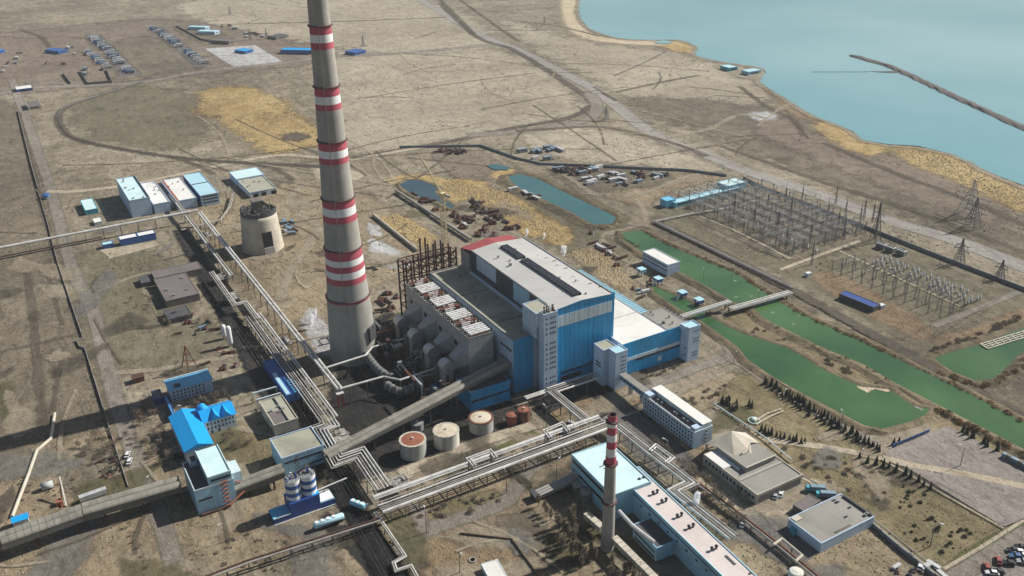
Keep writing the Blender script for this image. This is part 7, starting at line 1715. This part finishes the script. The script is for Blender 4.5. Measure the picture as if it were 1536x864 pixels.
plant(rdb, line([(1100, 458), (1140, 482), (1195, 508), (1245, 532), (1298, 553), (1334, 576)], 26), 'tan reed clump on near bank of main green canal', 'reeds on the near canal bank', (.7, 1.2), True, 1)
plant(rdb, line([(1408, 616), (1450, 640), (1500, 664), (1536, 684)], 18), 'orange reed clump beyond upper plaza edge', 'reeds beyond the plaza', (.9, 1.7), True, 1.5)
plant(rdb, line([(1405, 560), (1440, 574), (1465, 580), (1495, 575), (1520, 556), (1540, 540)], 22), 'orange reed clump around right pond', 'reeds around the right pond', (.9, 1.6), True, 1.5)
plant(bsh, line([(1395, 532), (1440, 512), (1480, 500), (1530, 478)], 20), 'grey bare shrub above the right pond', 'shrubs above the right pond', (.9, 1.7), True, 2)
plant(rdb, line([(880, 338), (905, 345), (930, 334)], 8), 'tan reed clump at lower end of long pond', 'reeds at the long pond', (.8, 1.3), True, 1)
plant(bsh, line([(925, 350), (945, 366), (958, 372)], 8), 'tan shrub at head of the main green canal', 'shrubs at the canal head', (.9, 1.5), True, 1)
# ---- scrub: tufts and clods too many to count
def tufts(name, n, area, mat, hr, seed, keep=None):
    rn = random.Random(seed); vs = []; fs = []; k = 0
    while k < n:
        u, v = rn.uniform(area[0], area[2]), rn.uniform(area[1], area[3])
        p = G(u, v)
        if keep and not keep(p): k += 1; continue
        w = noise.noise(Vector((p.x*.012, p.y*.012, 3.3)))+.5*noise.noise(Vector((p.x*.06, p.y*.06, 1.3)))
        if w+rn.uniform(-.22, .22) < .06: k += 1; continue
        if (-900 < p.x < 900): 
            r = rn.uniform(*hr)*(1+.6*rn.random()**3); hgt = r*rn.uniform(.5, 1.1); o = len(vs); a0 = rn.random()*6
            for j in range(5): a = a0+j*1.257; q = r*rn.uniform(.6, 1.15); vs.append((p.x+q*cos(a), p.y+q*sin(a), .02))
            vs.append((p.x+rn.uniform(-.3, .3)*r, p.y+rn.uniform(-.3, .3)*r, hgt)); fs += [(o+j, o+(j+1) % 5, o+5) for j in range(5)]
        k += 1
    o_ = structure(name, MB().add(vs, fs), mat); o_['kind'] = 'stuff'
    return o_
wet = [inpoly(px(q)) for q in ([(934, 345), (1146, 435), (1373, 550), (1540, 632), (1540, 682), (1331, 575), (1146, 484), (1023, 416), (934, 366)], [(1030, 450), (1181, 520), (1303, 578), (1400, 612), (1366, 640), (1296, 646), (1209, 600), (1118, 545), (1040, 490)], [(758, 262), (805, 264), (893, 308), (930, 330), (890, 342), (810, 303)], [(1395, 540), (1536, 490), (1545, 535), (1464, 577)], [(1324, 678), (1422, 636), (1600, 725), (1600, 770), (1505, 796)], [(595, 275), (632, 268), (690, 312), (672, 318)], [(505, 560), (640, 520), (790, 560), (640, 690), (520, 665)], [(800, 592), (900, 570), (1050, 700), (1030, 735), (920, 640)])]
lakef = inpoly(px(LAKE)+[Vector((11000, 300, 0)), Vector((11000, 13500, 0)), G(900, -90)])
built = [(x0, y0, x1, y1) for x0, y0, x1, y1 in ((180, 355, 330, 475), (195, 160, 230, 300), (262, 276, 277, 320))]
def dry(p):
    if any(x0 < p.x < x1 and y0 < p.y < y1 for x0, y0, x1, y1 in built) or lakef(p.x, p.y): return False
    return not any(f(p.x, p.y) for f in wet)
tufts('scrub', 16000, (-40, 400, 1580, 900), 'scrub', (.18, .55), 1, dry)
tufts('scrub', 14000, (-40, 130, 1580, 420), 'scrub', (.3, .9), 2, dry)
tufts('scrub', 5000, (-40, -10, 1250, 150), 'scrub', (.4, 1.15), 3, lambda p: not lakef(p.x, p.y))
mk('dry_grass', (.30, .24, .14), var=.35, scale=.2, rough=.95)
tufts('dry_grass', 12000, (-40, 300, 1580, 900), 'dry_grass', (.2, .6), 4, dry)
mk('reed_tuft', (.34, .255, .13), var=.35, scale=.2, rough=.95)
for i, (q, n) in enumerate((([(310, 137), (400, 140), (443, 173), (480, 213), (400, 227), (317, 173), (295, 160)], 1500), ([(672, 268), (763, 291), (857, 356), (841, 367), (742, 314), (664, 284)], 2200), ([(1338, 221), (1426, 231), (1536, 280), (1600, 330), (1470, 292), (1365, 240)], 1800), ([(572, 328), (599, 322), (655, 358), (640, 372)], 700), ([(850, 378), (900, 372), (950, 425), (940, 440), (890, 410)], 500))):
    vs, fs = [], []
    for p in fill(q, n):
        r = rv.uniform(.5, 1.4); o = len(vs); a0 = rv.random()*6
        for j in range(5): a = a0+j*1.257; vs.append((p.x+r*cos(a), p.y+r*sin(a), .02))
        vs.append((p.x, p.y, r*rv.uniform(.3, .8))); fs += [(o+j, o+(j+1) % 5, o+5) for j in range(5)]
    structure('reeds', MB().add(vs, fs), 'reed_tuft')['kind'] = 'stuff'

# ================================================================== AIR
hz = bpy.data.materials.new('haze'); hz.use_nodes = True; n_ = hz.node_tree; n_.nodes.clear()
pv = n_.nodes.new('ShaderNodeVolumePrincipled'); pv.inputs['Color'].default_value = (.86, .92, 1, 1); pv.inputs['Density'].default_value = .00005; pv.inputs['Anisotropy'].default_value = .1
ou = n_.nodes.new('ShaderNodeOutputMaterial'); n_.links.new(pv.outputs[0], ou.inputs['Volume']); M['haze'] = hz
b = MB(); b.box(-9300, -1800, -3, 12300, 14300, 285); h_ = b.build('haze', 'haze'); h_['kind'] = 'stuff'
st = bpy.data.materials.new('steam'); st.use_nodes = True; n_ = st.node_tree; n_.nodes.clear()
pv = n_.nodes.new('ShaderNodeVolumePrincipled'); pv.inputs['Color'].default_value = (.96, .97, 1, 1); pv.inputs['Anisotropy'].default_value = .2
tc_ = n_.nodes.new('ShaderNodeTexCoord'); nz = n_.nodes.new('ShaderNodeTexNoise'); nz.inputs['Scale'].default_value = .7; nz.inputs['Detail'].default_value = 4
rp = n_.nodes.new('ShaderNodeMapRange'); rp.inputs[1].default_value = .42; rp.inputs[2].default_value = .62; rp.inputs[4].default_value = 2.2
n_.links.new(tc_.outputs['Object'], nz.inputs['Vector']); n_.links.new(nz.outputs[0], rp.inputs[0]); n_.links.new(rp.outputs[0], pv.inputs['Density'])
ou = n_.nodes.new('ShaderNodeOutputMaterial'); n_.links.new(pv.outputs[0], ou.inputs['Volume']); M['steam'] = st
for (u, v, z, s) in ((789, 356, 3, 1.2), (815, 360, 3, 1.0), (845, 386, 3, 1.5), (842, 380, 5, 1.1), (1042, 764, 4, 1.5), (466, 492, 1, 1.6), (472, 478, 3, 1.2)):
    p = g(u, v, z); b = MB(); prof = [(.1, 0), (.6, .8), (1.0, 2.2), (1.15, 3.6), (.8, 5.2), (.1, 6)]
    b.lathe(0, 0, [(r*s, q*s) for r, q in prof], 12); b.v = [(x+.25*zz+.5*noise.noise(Vector((x, y, zz))), y+.1*zz+.5*noise.noise(Vector((y, x, zz+4))), zz) for x, y, zz in b.v]
    b.v = [(x+p.x, y+p.y, zz+p.z) for x, y, zz in b.v]; o = solo('steam_plume', b, 'steam', 'x', None, loc=p); o['kind'] = 'stuff'; del o['label']
